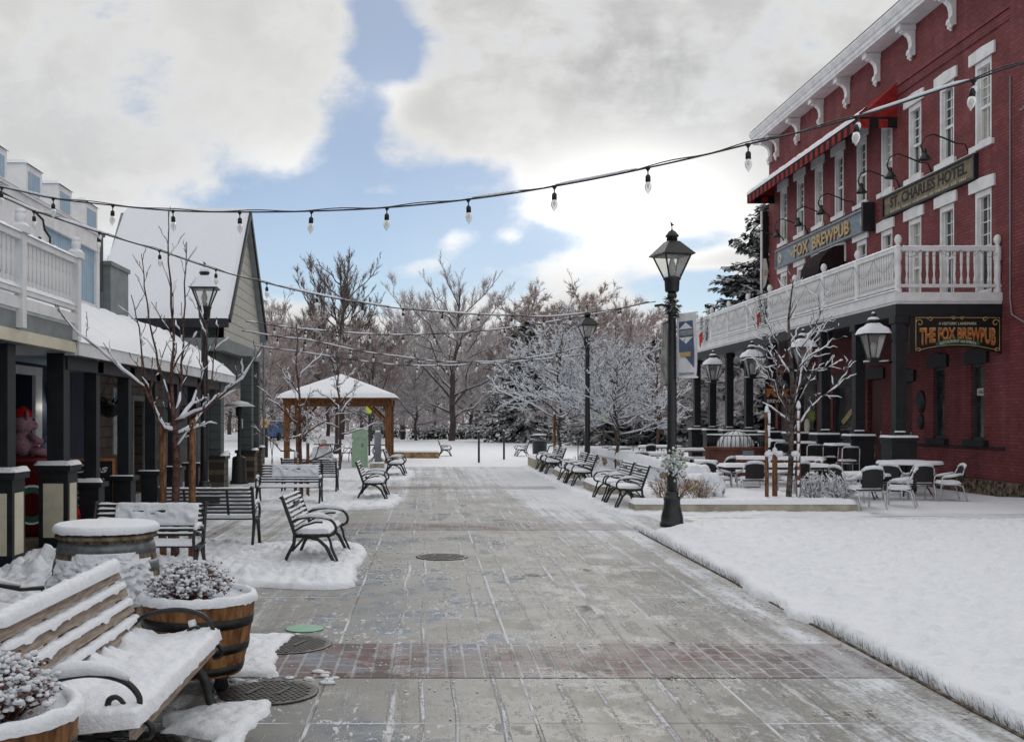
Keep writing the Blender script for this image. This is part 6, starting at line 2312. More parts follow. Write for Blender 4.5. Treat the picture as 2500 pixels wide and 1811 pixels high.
def banner(label, loc, ang, front):
    t_ = thing('street_banner', label, 'banner', loc, ang, 'banners on the near right lamp post')
    w_, h_ = 0.46, 1.0

    def wave(x, z):
        return 0.018 * math.sin(z * 5) * (x / w_)
    mb = MB()
    mb.grid(lambda u, v: (u * w_, wave(u * w_, v * h_), v * h_), 8, 24)
    mb.grid(lambda u, v: (u * w_, wave(u * w_, v * h_) + 0.006, v * h_), 8, 24)
    mb.build('cloth', 'banner_white' if front else 'banner_back', t_)
    mb = MB()
    for z in (0.0, h_):
        mb.tube([(-0.08, 0.003, z), (w_ + 0.03, 0.003, z)], 0.014, 6)
    mb.build('rod', 'white_paint' if front else 'black_iron', t_)
    if front:
        def flat(poly, name, mat, off):
            mb = MB()
            mb.prism(poly, lambda u, v, q: (u, wave(u, v) - off - q, v), 0.0, 0.002)
            mb.build(name, mat, t_)
        flat([(0.06, 0.45), (0.40, 0.45), (0.40, 0.15), (0.30, 0.26), (0.06, 0.86)], 'blue_shape', 'banner_blue', 0.006)
        flat([(0.06, 0.40), (0.40, 0.40), (0.40, 0.88), (0.06, 0.88)], 'blue_field', 'banner_blue', 0.004)
        flat([(0.06, 0.76), (0.40, 0.76), (0.23, 0.86)], 'white_triangle', 'banner_white', 0.010)
        flat([(0.06, 0.66), (0.40, 0.66), (0.40, 0.74), (0.06, 0.74)], 'pale_block', 'sign_grey', 0.010)
        flat([(0.06, 0.63), (0.40, 0.63), (0.23, 0.53)], 'white_triangle', 'banner_white', 0.010)
        flat([(0.09, 0.33), (0.33, 0.33), (0.33, 0.40), (0.09, 0.40)], 'gold_block', 'gold_paint', 0.012)
        text_mesh('DOWNTOWN', 0.05, lambda u, v, q: (0.23 + u, wave(0.23 + u, 0.05) - 0.006 - q, 0.06 + v), 'lettering', 'banner_blue', t_, 0.001, stretch=(0.34, 0.045))
    else:
        mb = MB()
        mb.prism([(0.1, 0.1), (0.3, 0.05), (0.36, 0.3), (0.2, 0.42), (0.08, 0.3)], lambda u, v, q: (u, wave(u, v) - 0.003 - q, v), 0, 0.002)
        mb.build('dark_shape', 'banner_blue', t_)
        mb = MB()
        mb.prism([(0.12, 0.5), (0.32, 0.48), (0.34, 0.62), (0.14, 0.66)], lambda u, v, q: (u, wave(u, v) - 0.003 - q, v), 0, 0.002)
        mb.build('green_shape', 'frosted_petals', t_)
    return t_


banner('white street banner with blue field and gold block on the near right lamp post', (3.93, 16.82, 2.34), R(-64), True)
banner('dull brown back of the second banner, left of the near right lamp post', (3.80, 16.88, 2.24), R(89), False)
# ================================================================ TERRACE: planter beds, wall, tables and chairs
def block(name, label, cat, x0, x1, y0, y1, z0, z1, mat, snow=0.08, group=None, step=0.08):
    cx, cy = (x0 + x1) / 2, (y0 + y1) / 2
    t_ = thing(name, label, cat, (cx, cy, z0), 0, group)
    mb = MB()
    hx, hy, h = (x1 - x0) / 2, (y1 - y0) / 2, z1 - z0
    mb.box(-hx, hx, -hy, hy, -0.04, h)
    mb.build('wall', mat, t_)
    mb = MB()
    mb.pile(-hx - 0.02, hx + 0.02, -hy - 0.02, hy + 0.02, h + 0.001, snow, step, cx + cy, 0.45, edge=0.09)
    mb.build('snow', 'snow', t_)
    return t_


block('planter_bed', 'low concrete planter bed running past the foot of the near right lamp post', 'planter', 3.72, 7.7, 19.08, 19.72, 0, 0.17, 'concrete_wall', 0.07)
block('planter_bed', 'long snow-covered bed of low concrete behind the right-hand bench row', 'planter', 4.32, 7.3, 19.75, 37.9, 0, 0.15, 'concrete_wall', 0.07, step=0.12)
g_ = 'concrete blocks between the right-hand benches'
block('concrete_block', 'concrete block between the nearest bench pair and the lamp post', 'concrete block', 3.72, 4.30, 23.2, 25.5, 0, 0.22, 'concrete_wall', 0.08, g_)
block('concrete_block', 'concrete block carrying the second lamp post', 'concrete block', 3.72, 4.30, 29.3, 31.5, 0, 0.22, 'concrete_wall', 0.08, g_)
block('concrete_block', 'taller concrete block at the far end of the right-hand bench row', 'concrete block', 3.55, 4.30, 35.2, 37.9, 0, 0.36, 'concrete_wall', 0.08, g_)
# tan stone wall with a deep cap of snow
t_ = thing('stone_wall', 'low tan stone wall with a thick snow cap behind the right-hand benches', 'wall', (5.72, 30.2, 0.1))
mb = MB()
mb.box(-0.18, 0.18, -7.8, 7.8, 0, 0.44)
mb.box(-0.22, 0.22, -7.82, 7.82, 0.441, 0.50)
mb.build('wall', 'rubble_stone', t_)
mb = MB()
mb.pile(-0.26, 0.26, -7.86, 7.86, 0.435, 0.175, 0.07, 3.0, 0.5, edge=0.10)


def stuck(u, v):
    y = -7.8 + 15.6 * u
    z = 0.02 + 0.45 * v
    n_ = fbm(y * 1.1, z * 5, 2.0, 4)
    e = 1 if 0 < v < 1 and 0 < u < 1 else 0
    return (-0.181 - (max(-0.01, 0.05 * n_ + 0.012) if e else -0.01), y, z)


mb.grid(stuck, 260, 10)
mb.build('snow', 'snow', t_)
t_ = block('sandstone_block', 'brown sandstone end block of the low stone wall beside the boulder', 'stone block', 5.35, 5.9, 21.6, 22.2, 0.12, 0.46, 'sandstone', 0.10)

# boulder
def boulder(label, loc, sx, sy, sz, seed):
    t_ = thing('boulder', label, 'boulder', loc)

    def f(grow, cut):
        def g(u, v):
            a, b = 2 * math.pi * u, math.pi * v
            n_ = Vector((math.sin(b) * math.cos(a), math.sin(b) * math.sin(a), -math.cos(b)))
            r = 1 + 0.25 * fbm(n_.x * 1.3 + seed, n_.y * 1.3, n_.z * 1.3, 3)
            p = Vector((n_.x * sx, n_.y * sy, n_.z * sz)) * r
            if grow:
                k = n_.z * 0.7 - n_.y * 0.35 + 0.55 * fbm(n_.x * 2 + 3, n_.y * 2, n_.z * 2 + seed, 3)
                p = p * (1.0 + (0.075 if k > cut else -0.05))
            return p
        return g
    mb = MB()
    mb.grid(f(False, 0), 26, 16)
    mb.build('stone', 'boulder', t_)
    mb = MB()
    mb.grid(f(True, 0.05), 40, 26)
    mb.build('snow', 'snow', t_)
    return t_


boulder('grey boulder half buried in snow at the end of the stone wall', (5.40, 20.4, 0.36), 0.25, 0.25, 0.32, 2.0)
boulder('snowy stone under the wooden shelter carrying an orange-topped hydrant', (-4.05, 40.3, 0.22), 0.42, 0.38, 0.40, 5.0)
t_ = thing('fire_hydrant', 'orange and white hydrant top showing above the snowy stone under the shelter', 'hydrant', (-4.03, 40.9, 0))
mb = MB()
mb.lathe([(0.14, 0), (0.14, 0.05), (0.11, 0.06), (0.11, 0.62), (0.17, 0.64), (0.17, 0.68), (0.12, 0.70), (0.11, 0.76), (0.05, 0.80), (0.03, 0.84)], (0, 0, 0), 14)
for s2 in (-1, 1):
    mb.tube([(0, 0, 0.52), (s2 * 0.17, 0, 0.52)], 0.05, 8)
mb.build('body', 'orange_plastic', t_)
mb = MB()
mb.ball((0, 0, 0.80), 0.15, 10, 7, (1, 1, 0.75))
mb.build('snow', 'snow', t_)


# ---- tables
def round_table(label, x, y, z, r, seed):
    t_ = thing('round_table', label, 'table', (x, y, 0.03), 0, 'snow-topped tables on the terrace')
    mb = MB()
    mb.lathe([(0, z - 0.03), (r, z - 0.03), (r, z), (0, z)], (0, 0, 0), 30)
    mb.build('tabletop', 'black_iron', t_)
    for k in range(4):
        a = k * math.pi / 2 + seed
        mb = MB()
        mb.tube([(0.25 * math.cos(a), 0.25 * math.sin(a), z - 0.03), (0.30 * math.cos(a), 0.30 * math.sin(a), 0.3), (0.45 * r / 0.6 * math.cos(a), 0.45 * r / 0.6 * math.sin(a), 0)], 0.016, 6)
        mb.build('leg', 'black_iron', t_)
    mb = MB()

    def top(u, v):
        a = 2 * math.pi * u
        if v < 0.3:
            q = v / 0.3 * math.pi / 2
            rr_, zz = r - 0.03 + 0.04 * math.cos(q), z + 0.065 * math.sin(q)
        else:
            rr_, zz = (r - 0.03) * (1 - (v - 0.3) / 0.7), z + 0.065
        zz += 0.012 * fbm(rr_ * math.cos(a) * 3 + seed, rr_ * math.sin(a) * 3, 1.0, 3) * min(1, v * 3)
        return (rr_ * math.cos(a), rr_ * math.sin(a), zz)
    mb.grid(top, 40, 12)
    mb.build('snow', 'snow', t_)
    return t_


def long_table(label, x, y, rz, lx, ly, z, wood, seats=True):
    t_ = thing('picnic_table' if seats else 'long_table', label, 'table', (x, y, 0.03), rz, 'snow-topped tables on the terrace')
    mt = 'cedar' if wood else 'black_iron'
    mb = MB()
    mb.box(-lx / 2, lx / 2, -ly / 2, ly / 2, z - 0.05, z)
    mb.build('tabletop', mt, t_)
    for sx in (-1, 1):
        for sy in (-1, 1):
            mb = MB()
            mb.bar((sx * (lx / 2 - 0.15), sy * (ly / 2 - 0.12), z - 0.05), (sx * (lx / 2 - 0.15), sy * (ly / 2 + (0.15 if seats else -0.1)), 0.0), 0.05 if wood else 0.03, 0.05 if wood else 0.03, (1, 0, 0))
            mb.build('leg', mt, t_)
    sn_ = MB()
    sn_.pile(-lx / 2 - 0.01, lx / 2 + 0.01, -ly / 2 - 0.01, ly / 2 + 0.01, z + 0.001, 0.07, 0.06, x, 0.2, edge=0.08)
    if seats:
        for sy in (-1, 1):
            mb = MB()
            yy = sy * (ly / 2 + 0.30)
            mb.box(-lx / 2, lx / 2, yy - 0.12, yy + 0.12, z * 0.55 - 0.04, z * 0.55)
            mb.build('seat', mt, t_)
            sn_.pile(-lx / 2, lx / 2, yy - 0.13, yy + 0.13, z * 0.55 + 0.001, 0.06, 0.06, x + sy, 0.2, edge=0.06)
    sn_.build('snow', 'snow', t_)
    return t_


round_table('round snow-topped table right of the young tree, nearest on the terrace', 8.92, 22.0, 0.50, 0.60, 0.3)
round_table('wide round snow-topped table in front of the corner column', 10.35, 22.9, 0.70, 0.66, 0.9)
round_table('round snow-topped table just right of the near right lamp post', 6.85, 27.0, 0.56, 0.48, 0.5)
round_table('round snow-topped table left of the near right lamp post behind the stone wall', 6.4, 31.5, 0.62, 0.85, 0.2)
round_table('round snow-topped table far back by the park railing', 6.3, 37.0, 0.64, 0.75, 0.7)
round_table('far round snow-topped table near the brick fire pit', 8.6, 39.5, 0.62, 0.8, 1.1)
long_table('long black table crossing behind the young tree trunk', 7.75, 23.9, 0, 2.35, 0.75, 0.60, False, False)
long_table('brown wooden picnic table lying aslant in front of the fire pit', 8.75, 26.6, R(-24), 2.2, 0.85, 0.66, True)
long_table('brown wooden picnic table left of the brick fire pit', 8.6, 34.3, R(10), 1.6, 0.8, 0.66, True)
for (x, y, tx) in ((11.25, 27.2, 'high bar table nearest the corner column'), (11.22, 29.5, 'high bar table in the middle under the porch'), (11.3, 32.0, 'high bar table furthest under the porch')):
    t_ = thing('bar_table', tx, 'table', (x - 0.85, y - 0.6, 0.02), 0, 'high bar tables along the porch')
    mb = MB()
    mb.box(-0.42, 0.42, -0.35, 0.35, 0.98, 1.02)
    mb.build('tabletop', 'black_iron', t_)
    mb = MB()
    mb.lathe([(0.26, 0), (0.25, 0.03), (0.04, 0.06), (0.035, 0.97), (0.12, 0.98)], (0, 0, 0), 10)
    mb.build('pedestal', 'black_iron', t_)
    mb = MB()
    mb.pile(-0.43, 0.43, -0.36, 0.36, 1.021, 0.05, 0.05, y, 0.25, edge=0.05)
    mb.build('snow', 'snow', t_)


# ---- aluminium terrace chair: sits facing +y
def make_chair(label):
    c = thing('terrace_chair', label, 'chair', group='aluminium terrace chairs with woven backs')
    for sx in (-1, 1):
        mb = MB()
        x = sx * 0.25
        mb.tube([(x, 0.22, 0), (x, 0.20, 0.34), (x * 1.04, 0.18, 0.50), (x * 1.06, 0.0, 0.52), (x * 1.02, -0.20, 0.56), (x * 0.85, -0.25, 0.68)], 0.014, 7)
        mb.tube([(x, -0.30, 0), (x * 0.98, -0.20, 0.33), (x * 0.96, -0.10, 0.36), (x * 0.98, 0.20, 0.36)], 0.014, 7)
        mb.tube([(x, 0.22, 0.02), (x, -0.29, 0.02)], 0.010, 6)
        mb.build('side_frame', 'aluminium', c)
    mb = MB()
    mb.tube([(0.2125, -0.25, 0.68), (0.15, -0.285, 0.72), (0, -0.295, 0.735), (-0.15, -0.285, 0.72), (-0.2125, -0.25, 0.68)], 0.014, 7)
    mb.tube([(-0.24, 0.17, 0.34), (0.24, 0.17, 0.34)], 0.010, 6)
    mb.tube([(-0.24, -0.17, 0.34), (0.24, -0.17, 0.34)], 0.010, 6)
    mb.build('back_rail', 'aluminium', c)
    mb = MB()
    mb.grid(lambda u, v: ((u - 0.5) * 0.40, -0.245 - 0.04 * math.sin(math.pi * u) - 0.02 * v, 0.40 + 0.32 * v), 10, 6)
    mb.grid(lambda u, v: ((u - 0.5) * 0.40, -0.233 - 0.04 * math.sin(math.pi * u) - 0.02 * v, 0.40 + 0.32 * v), 10, 6)
    mb.build('woven_back', 'wicker', c)
    mb = MB()
    mb.box(-0.22, 0.22, -0.20, 0.20, 0.352, 0.372)
    mb.build('seat', 'wicker', c)
    mb = MB()
    mb.pile(-0.22, 0.22, -0.20, 0.21, 0.373, 0.06, 0.04, 1.0, 0.3, edge=0.06)
    mb.tube([(0.2125, -0.24, 0.70), (0.15, -0.28, 0.745), (0, -0.29, 0.76), (-0.15, -0.28, 0.745), (-0.2125, -0.24, 0.70)], [0.012, 0.028, 0.032, 0.028, 0.012], 8)
    for sx in (-1, 1):
        mb.tube([(sx * 0.258, 0.16, 0.525), (sx * 0.265, 0.0, 0.545), (sx * 0.258, -0.17, 0.58)], [0.012, 0.022, 0.018], 7)
    mb.build('snow', 'snow', c)
    return c


ch = make_chair('black-backed terrace chair nearest the camera, its back turned, legs on the swept path')
ch.location, ch.rotation_euler.z, ch.scale = (8.02, 19.6, 0.02), R(12), (1.06,) * 3
spots = [(8.86, 20.0, 62, 'terrace chair facing left with snow filling its seat, nearest the wide round table'),
         (10.55, 21.6, 80, 'terrace chair tucked at the right of the wide round table by the hotel wall'),
         (9.55, 21.9, -40, 'terrace chair left of the wide round table, behind the nearest round table'),
         (10.0, 21.75, 0, 'terrace chair with its back turned in front of the wide round table'),
         (8.25, 21.0, -75, 'terrace chair just left of the nearest black-backed chair'),
         (6.98, 23.0, 0, 'terrace chair with its back turned at the left end of the long black table'),
         (6.28, 23.2, -55, 'terrace chair beside the boulder at the left of the long black table'),
         (7.9, 23.0, 25, 'terrace chair hidden behind the white twig bush at the long black table'),
         (8.55, 24.0, 90, 'terrace chair at the right end of the long black table'),
         (6.15, 25.8, 5, 'terrace chair right beside the near right lamp post'),
         (7.15, 25.9, 40, 'terrace chair tilted at the right of the table by the lamp post'),
         (6.0, 30.2, 0, 'terrace chair with its back turned left of the near right lamp post'),
         (7.1, 30.9, 75, 'terrace chair at the right of the table left of the lamp post'),
         (5.95, 33.6, -30, 'terrace chair far back behind the stone wall'),
         (6.0, 35.9, 0, 'far terrace chair in front of the table by the park railing'),
         (7.9, 38.4, 20, 'far terrace chair left of the brick fire pit')]
for x, y, a, tx in spots:
    dup(ch, (x, y, 0.02), R(a), tx, scale=1.0)


# ---- tall aluminium bar stools with backs
def make_stool(label):
    c = thing('bar_stool', label, 'bar stool', group='aluminium bar stools along the porch')
    mb = MB()
    for sx in (-1, 1):
        mb.tube([(sx * 0.22, 0.2, 0), (sx * 0.20, 0.18, 0.62)], 0.013, 6)
        mb.tube([(sx * 0.22, -0.22, 0), (sx * 0.21, -0.20, 0.62), (sx * 0.21, -0.23, 0.96)], 0.013, 6)
    mb.tube([(0.21, -0.23, 0.95), (0.17, -0.235, 0.99), (-0.17, -0.235, 0.99), (-0.21, -0.23, 0.95)], 0.013, 6)
    for z in (0.25, 0.6):
        mb.tube([(-0.21, -0.21, z), (0.21, -0.21, z)], 0.009, 5)
        mb.tube([(-0.21, 0.19, z), (0.21, 0.19, z)], 0.009, 5)
    mb.build('frame', 'aluminium', c)
    mb = MB()
    mb.box(-0.20, 0.20, -0.19, 0.19, 0.625, 0.65)
    mb.build('seat', 'wicker', c)
    mb = MB()
    mb.box(-0.19, 0.19, -0.235, -0.222, 0.74, 0.93)
    mb.build('back_panel', 'wicker', c)
    mb = MB()
    mb.pile(-0.19, 0.19, -0.18, 0.19, 0.651, 0.045, 0.04, 1.0)
    mb.tube([(0.18, -0.235, 1.0), (0, -0.235, 1.012), (-0.18, -0.235, 1.0)], 0.017, 6)
    mb.build('snow', 'snow', c)
    return c


stl = make_stool('bar stool in front of the nearest high bar table')
stl.location, stl.rotation_euler.z = (10.2, 25.9, 0.02), 0
for x, y, a, tx in ((10.85, 26.6, 90, 'bar stool beside the corner column pedestal'), (10.1, 28.0, 0, 'bar stool in front of the middle high bar table'),
                    (10.75, 28.6, 80, 'bar stool right of the middle high bar table'), (10.1, 30.6, 0, 'bar stool in front of the furthest high bar table'), (9.7, 31.1, -70, 'bar stool left of the furthest high bar table')):
    dup(stl, (x, y, 0.02), R(a), tx)

# ---- brick fire pit with railing and snow dome
t_ = thing('fire_pit', 'round brick fire pit with black railing and a domed snow-covered grate', 'fire pit', (8.95, 31.0, 0.0))
mb = MB()
mb.lathe([(0.86, -0.02), (0.86, 0.80), (0.90, 0.81), (0.90, 0.88), (0.55, 0.885)], (0, 0, 0), 24, 0, False)
mb.build('brick_ring', 'pit_brick', t_)
mb = MB()
n = 44
for i in range(n):
    a = 2 * math.pi * i / n
    mb.tube([(0.80 * math.cos(a), 0.80 * math.sin(a), 0.885), (0.80 * math.cos(a), 0.80 * math.sin(a), 1.22)], 0.009, 4)
mb.tube([(0.80 * math.cos(2 * math.pi * i / 32), 0.80 * math.sin(2 * math.pi * i / 32), 1.22) for i in range(33)], 0.014, 5)
mb.build('railing', 'black_iron', t_)
mb = MB()
for i in range(12):
    a = 2 * math.pi * i / 12
    mb.tube([(0.56 * math.cos(b) * math.cos(a), 0.56 * math.cos(b) * math.sin(a), 0.89 + 0.46 * math.sin(b)) for b in [k * math.pi / 16 for k in range(9)]], 0.010, 4)
mb.build('dome_grate', 'black_iron', t_)
mb = MB()
mb.grid(lambda u, v: ((0.545 + 0.02 * fbm(u * 9, v * 5, 1, 3)) * math.cos(v * 1.57) * math.cos(u * 6.2832), (0.545 + 0.02 * fbm(u * 9, v * 5, 1, 3)) * math.cos(v * 1.57) * math.sin(u * 6.2832), 0.89 + 0.455 * math.sin(v * 1.57)), 30, 10)
mb.tube([(0.80 * math.cos(2 * math.pi * i / 32), 0.80 * math.sin(2 * math.pi * i / 32), 1.24) for i in range(33)], 0.016, 5)
mb.build('snow', 'snow', t_)
mb = MB()
mb.box(-0.06, 0.26, -0.915, -0.895, 0.68, 0.80)
mb.build('plate', 'grey_metal', t_)

# ================================================================ SHELTER, PARK OBJECTS
t_ = thing('wooden_shelter', 'open brown wooden shelter with a hipped snow-covered roof', 'shelter', (-3.34, 41.0, 0))
for sx in (-1, 1):
    for sy in (-1, 1):
        mb = MB()
        x, y = sx * 1.86, sy * 1.78
        mb.box(x - 0.10, x + 0.10, y - 0.10, y + 0.10, -0.02, 2.20)
        mb.box(x - 0.12, x + 0.12, y - 0.12, y + 0.12, -0.02, 0.12)
        po_ = mb.build('post', 'cedar', t_)
        mb = MB()
        mb.bar((x - sx * 0.08, y, 1.55), (x - sx * 0.72, y, 2.18), 0.09, 0.10, (0, 1, 0))
        mb.bar((x, y - sy * 0.08, 1.55), (x, y - sy * 0.72, 2.18), 0.09, 0.10, (1, 0, 0))
        mb.build('brace', 'cedar', po_)
mb = MB()
for s2 in (-1, 1):
    mb.box(-2.0, 2.0, s2 * 1.78 - 0.07, s2 * 1.78 + 0.07, 2.20, 2.42)
    mb.box(s2 * 1.86 - 0.07, s2 * 1.86 + 0.07, -1.70, 1.70, 2.202, 2.42)
mb.build('beam', 'cedar', t_)
mb = MB()
E = 2.20
mb.add([(-E, -E, 2.42), (E, -E, 2.42), (E, E, 2.42), (-E, E, 2.42), (-E, -E, 2.47), (E, -E, 2.47), (E, E, 2.47), (-E, E, 2.47), (0, 0, 3.30)],
       [(3, 2, 1, 0), (0, 1, 5, 4), (1, 2, 6, 5), (2, 3, 7, 6), (3, 0, 4, 7), (4, 5, 8), (5, 6, 8), (6, 7, 8), (7, 4, 8)])
rf = mb.build('roof', 'cedar', t_)
mb = MB()


def hip(u, v):
    a = 2 * math.pi * u
    sq = 1 / max(abs(math.cos(a)), abs(math.sin(a)))
    k = 1 - v
    r = (E + 0.03) * k * min(sq, 1.40)
    e = min(1, v * 14 + 0.0) ** 0.5
    return (r * math.cos(a), r * math.sin(a), 2.465 + 0.86 * v + 0.10 * e + 0.015 * fbm(r * math.cos(a) * 2, r * math.sin(a) * 2, 1, 3))


mb.grid(hip, 64, 16)
mb.build('snow', 'snow', rf)
# black tables and chairs inside
for (x, y, tx) in ((-3.9, 41.6, 'black lattice table at the left inside the wooden shelter'), (-1.95, 40.6, 'black lattice table behind the right post of the wooden shelter')):
    q_ = thing('iron_table', tx, 'table', (x, y, 0.03), 0, 'black iron tables in the shelter')
    mb = MB()
    mb.lathe([(0, 0.66), (0.58, 0.66), (0.58, 0.69), (0, 0.69)], (0, 0, 0), 24)
    mb.build('tabletop', 'black_iron', q_)
    mb = MB()
    for i in range(8):
        a = i * math.pi / 4
        mb.tube([(0.08 * math.cos(a), 0.08 * math.sin(a), 0.65), (0.2 * math.cos(a), 0.2 * math.sin(a), 0.45), (0.1 * math.cos(a), 0.1 * math.sin(a), 0.25), (0.34 * math.cos(a), 0.34 * math.sin(a), 0)], 0.016, 5)
    mb.build('base', 'black_iron', q_)
q_ = thing('iron_chair', 'black lattice armchair leaning against the table inside the wooden shelter', 'chair', (-2.95, 40.4, 0.03), R(60))
mb = MB()
for sx in (-1, 1):
    mb.tube([(sx * 0.24, 0.24, 0), (sx * 0.22, 0.2, 0.38), (sx * 0.26, 0.1, 0.56), (sx * 0.26, -0.2, 0.56)], 0.018, 6)
    mb.tube([(sx * 0.24, -0.26, 0), (sx * 0.22, -0.2, 0.38), (sx * 0.24, -0.28, 0.86)], 0.018, 6)
mb.tube([(0.24, -0.28, 0.86), (0.1, -0.3, 0.98), (-0.1, -0.3, 0.98), (-0.24, -0.28, 0.86)], 0.018, 6)
mb.build('frame', 'black_iron', q_)
mb = MB()
mb.box(-0.23, 0.23, -0.22, 0.22, 0.37, 0.40)
mb.build('seat', 'wicker', q_)
mb = MB()
mb.grid(lambda u, v: ((u - 0.5) * 0.44, -0.225 - 0.07 * v, 0.40 + 0.52 * v * (1 - 0.25 * (2 * u - 1) ** 2)), 8, 6)
mb.build('back', 'wicker', q_)
# utility box and grey pedestal
q_ = thing('utility_box', 'pale green metal utility box in front of the wooden shelter', 'utility box', (-2.40, 37.5, 0))
mb = MB()
mb.box(-0.27, 0.27, -0.22, 0.22, 0.0, 1.33)
mb.box(-0.285, 0.285, -0.235, 0.235, 1.02, 1.06)
mb.build('cabinet', 'green_metal', q_)
mb = MB()
mb.box(0.06, 0.14, -0.24, -0.222, 0.70, 0.84)
mb.build('handle', 'grey_metal', q_)
mb = MB()
mb.box(-0.18, 0.2, -0.224, -0.2205, 0.08, 0.98)
mb.build('door', 'green_metal', q_)
mb = MB()
mb.pile(-0.28, 0.28, -0.23, 0.23, 1.331, 0.04, 0.05, 1.0, edge=0.06)
mb.build('snow', 'snow', q_)
q_ = thing('meter_pedestal', 'round-shouldered grey pedestal on a concrete base beside the green box', 'pedestal', (-1.74, 36.9, 0))
mb = MB()
mb.lathe([(0.12, 0.15), (0.12, 1.18), (0.11, 1.23), (0.06, 1.26), (0, 1.265)], (0, 0, 0), 16)
mb.build('post', 'grey_metal', q_)
mb = MB()
mb.box(-0.26, 0.22, -0.22, 0.22, -0.02, 0.16)
mb.build('base', 'concrete_wall', q_)
mb = MB()
mb.pile(-0.27, 0.23, -0.23, 0.23, 0.161, 0.05, 0.04, 1.0, edge=0.06)
mb.ball((0, 0, 1.25), 0.10, 10, 7, (1, 1, 0.45))
mb.build('snow', 'snow', q_)
block('park_wall', 'tan concrete wall at the end of the street, right of the wooden shelter', 'wall', -1.6, 0.46, 44.0, 44.7, 0, 0.32, 'sandstone', 0.06)
for x, y, tx in ((-0.67 + 2.57, 39.8, 'nearer thin black post closing the end of the street'), (3.03, 42.5, 'further thin black post closing the end of the street')):
    q_ = thing('bollard', tx, 'bollard', (x, y, 0), 0, 'thin posts closing the street')
    mb = MB()
    mb.lathe([(0.05, 0), (0.045, 0.04), (0.04, 0.06), (0.04, 1.16), (0.05, 1.17), (0.05, 1.20), (0, 1.22)], (0, 0, 0), 10)
    mb.build('post', 'black_iron', q_)
    mb = MB()
    mb.ball((0, 0, 1.23), 0.045, 8, 6, (1, 1, 0.6))
    mb.build('snow', 'snow', q_)


def bin_(label, x, y, s=1.0):
    q_ = thing('litter_bin', label, 'litter bin', (x, y, 0.04), 0, 'black litter bins', s)
    mb = MB()
    mb.lathe([(0.24, 0), (0.27, 0.05), (0.29, 0.74), (0.31, 0.76), (0.31, 0.80), (0.2, 0.81)], (0, 0, 0), 16)
    mb.build('bin', 'black_iron', q_)
    mb = MB()
    for a in range(3):
        mb.tube([(0.26 * math.cos(a * 2.1), 0.26 * math.sin(a * 2.1), 0.8), (0.26 * math.cos(a * 2.1), 0.26 * math.sin(a * 2.1), 0.98)], 0.012, 5)
    mb.lathe([(0.30, 0.98), (0.28, 1.01), (0, 1.03)], (0, 0, 0), 16)
    mb.build('hood', 'black_iron', q_)
    mb = MB()
    mb.lathe([(0.29, 1.015), (0.25, 1.06), (0, 1.08)], (0, 0, 0), 14)
    mb.build('snow', 'snow', q_)


bin_('black litter bin with a snowy hood at the far end of the right-hand bench row', 4.35, 41.5)
bin_('distant black litter bin near the right edge of the wooden shelter', -2.0, 84, 0.7)
bin_('distant black litter bin right of the forked tree trunk', 2.75, 85, 0.75)
# handrails by the park steps
for x, y, tx in ((5.35, 41.0, 'black handrail sloping down between the snowy young trees'), (8.25, 45.0, 'black handrail with a curled end left of the fire pit')):
    q_ = thing('handrail', tx, 'handrail', (x, y, 0.02), 0, 'black handrails at the park steps')
    mb = MB()
    mb.tube([(-0.75, 0, 0.0), (-0.75, 0, 0.45), (-0.68, 0, 0.62), (-0.5, 0, 0.66), (0.6, 0.2, 0.96), (0.72, 0.2, 0.94), (0.72, 0.2, 0.3)], 0.025, 6)
    mb.tube([(0.45, 0.18, 0.9), (0.45, 0.18, 0)], 0.02, 6)
    mb.build('rail', 'black_iron', q_)


def pole_sign(label, x, y, zt, zs, w_=0.16):
    q_ = thing('crossing_sign', label, 'road sign', (x, y, 0), 0, 'yellow-green signs at the park edge')
    mb = MB()
    mb.tube([(0, 0, 0), (0, 0, zt)], 0.05, 8)
    mb.build('pole', 'black_iron', q_)
    mb = MB()
    mb.prism([(-w_, 0), (0, -w_ * 0.6), (w_, 0), (w_, 0.45), (-w_, 0.45)], lambda u, v, q: (u * 0.7, -0.06 + q + u * 0.5, zs + v), 0, 0.01)
    mb.build('plate', 'yellow_sign', q_)


pole_sign('yellow-green sign on a dark pole seen under the shelter roof', -2.62, 47.5, 3.55, 2.0)
pole_sign('yellow-green sign turned edge-on among the snowy young trees', 8.25, 50.0, 2.7, 1.65, 0.14)
# far picnic tables
pt_ = thing('park_table', 'distant snow-covered picnic table in the park beside the forked tree trunk', 'picnic table', (0.30, 84.0, 0.05), R(70), 'distant picnic tables', 0.7)
mb = MB()
mb.box(-0.9, 0.9, -0.4, 0.4, 0.70, 0.75)
for s2 in (-1, 1):
    mb.box(-0.9, 0.9, s2 * 0.7 - 0.14, s2 * 0.7 + 0.14, 0.40, 0.44)
    mb.bar((s2 * 0.6, -0.7, 0), (s2 * 0.6, 0.2, 0.72), 0.07, 0.07, (1, 0, 0))
    mb.bar((s2 * 0.6, 0.7, 0), (s2 * 0.6, -0.2, 0.72), 0.07, 0.07, (1, 0, 0))
mb.build('frame', 'charcoal_paint', pt_)
mb = MB()
mb.pile(-0.9, 0.9, -0.4, 0.4, 0.751, 0.12, 0.1, 2.0)
for s2 in (-1, 1):
    mb.pile(-0.9, 0.9, s2 * 0.7 - 0.14, s2 * 0.7 + 0.14, 0.441, 0.09, 0.1, s2)
mb.build('snow', 'snow', pt_)
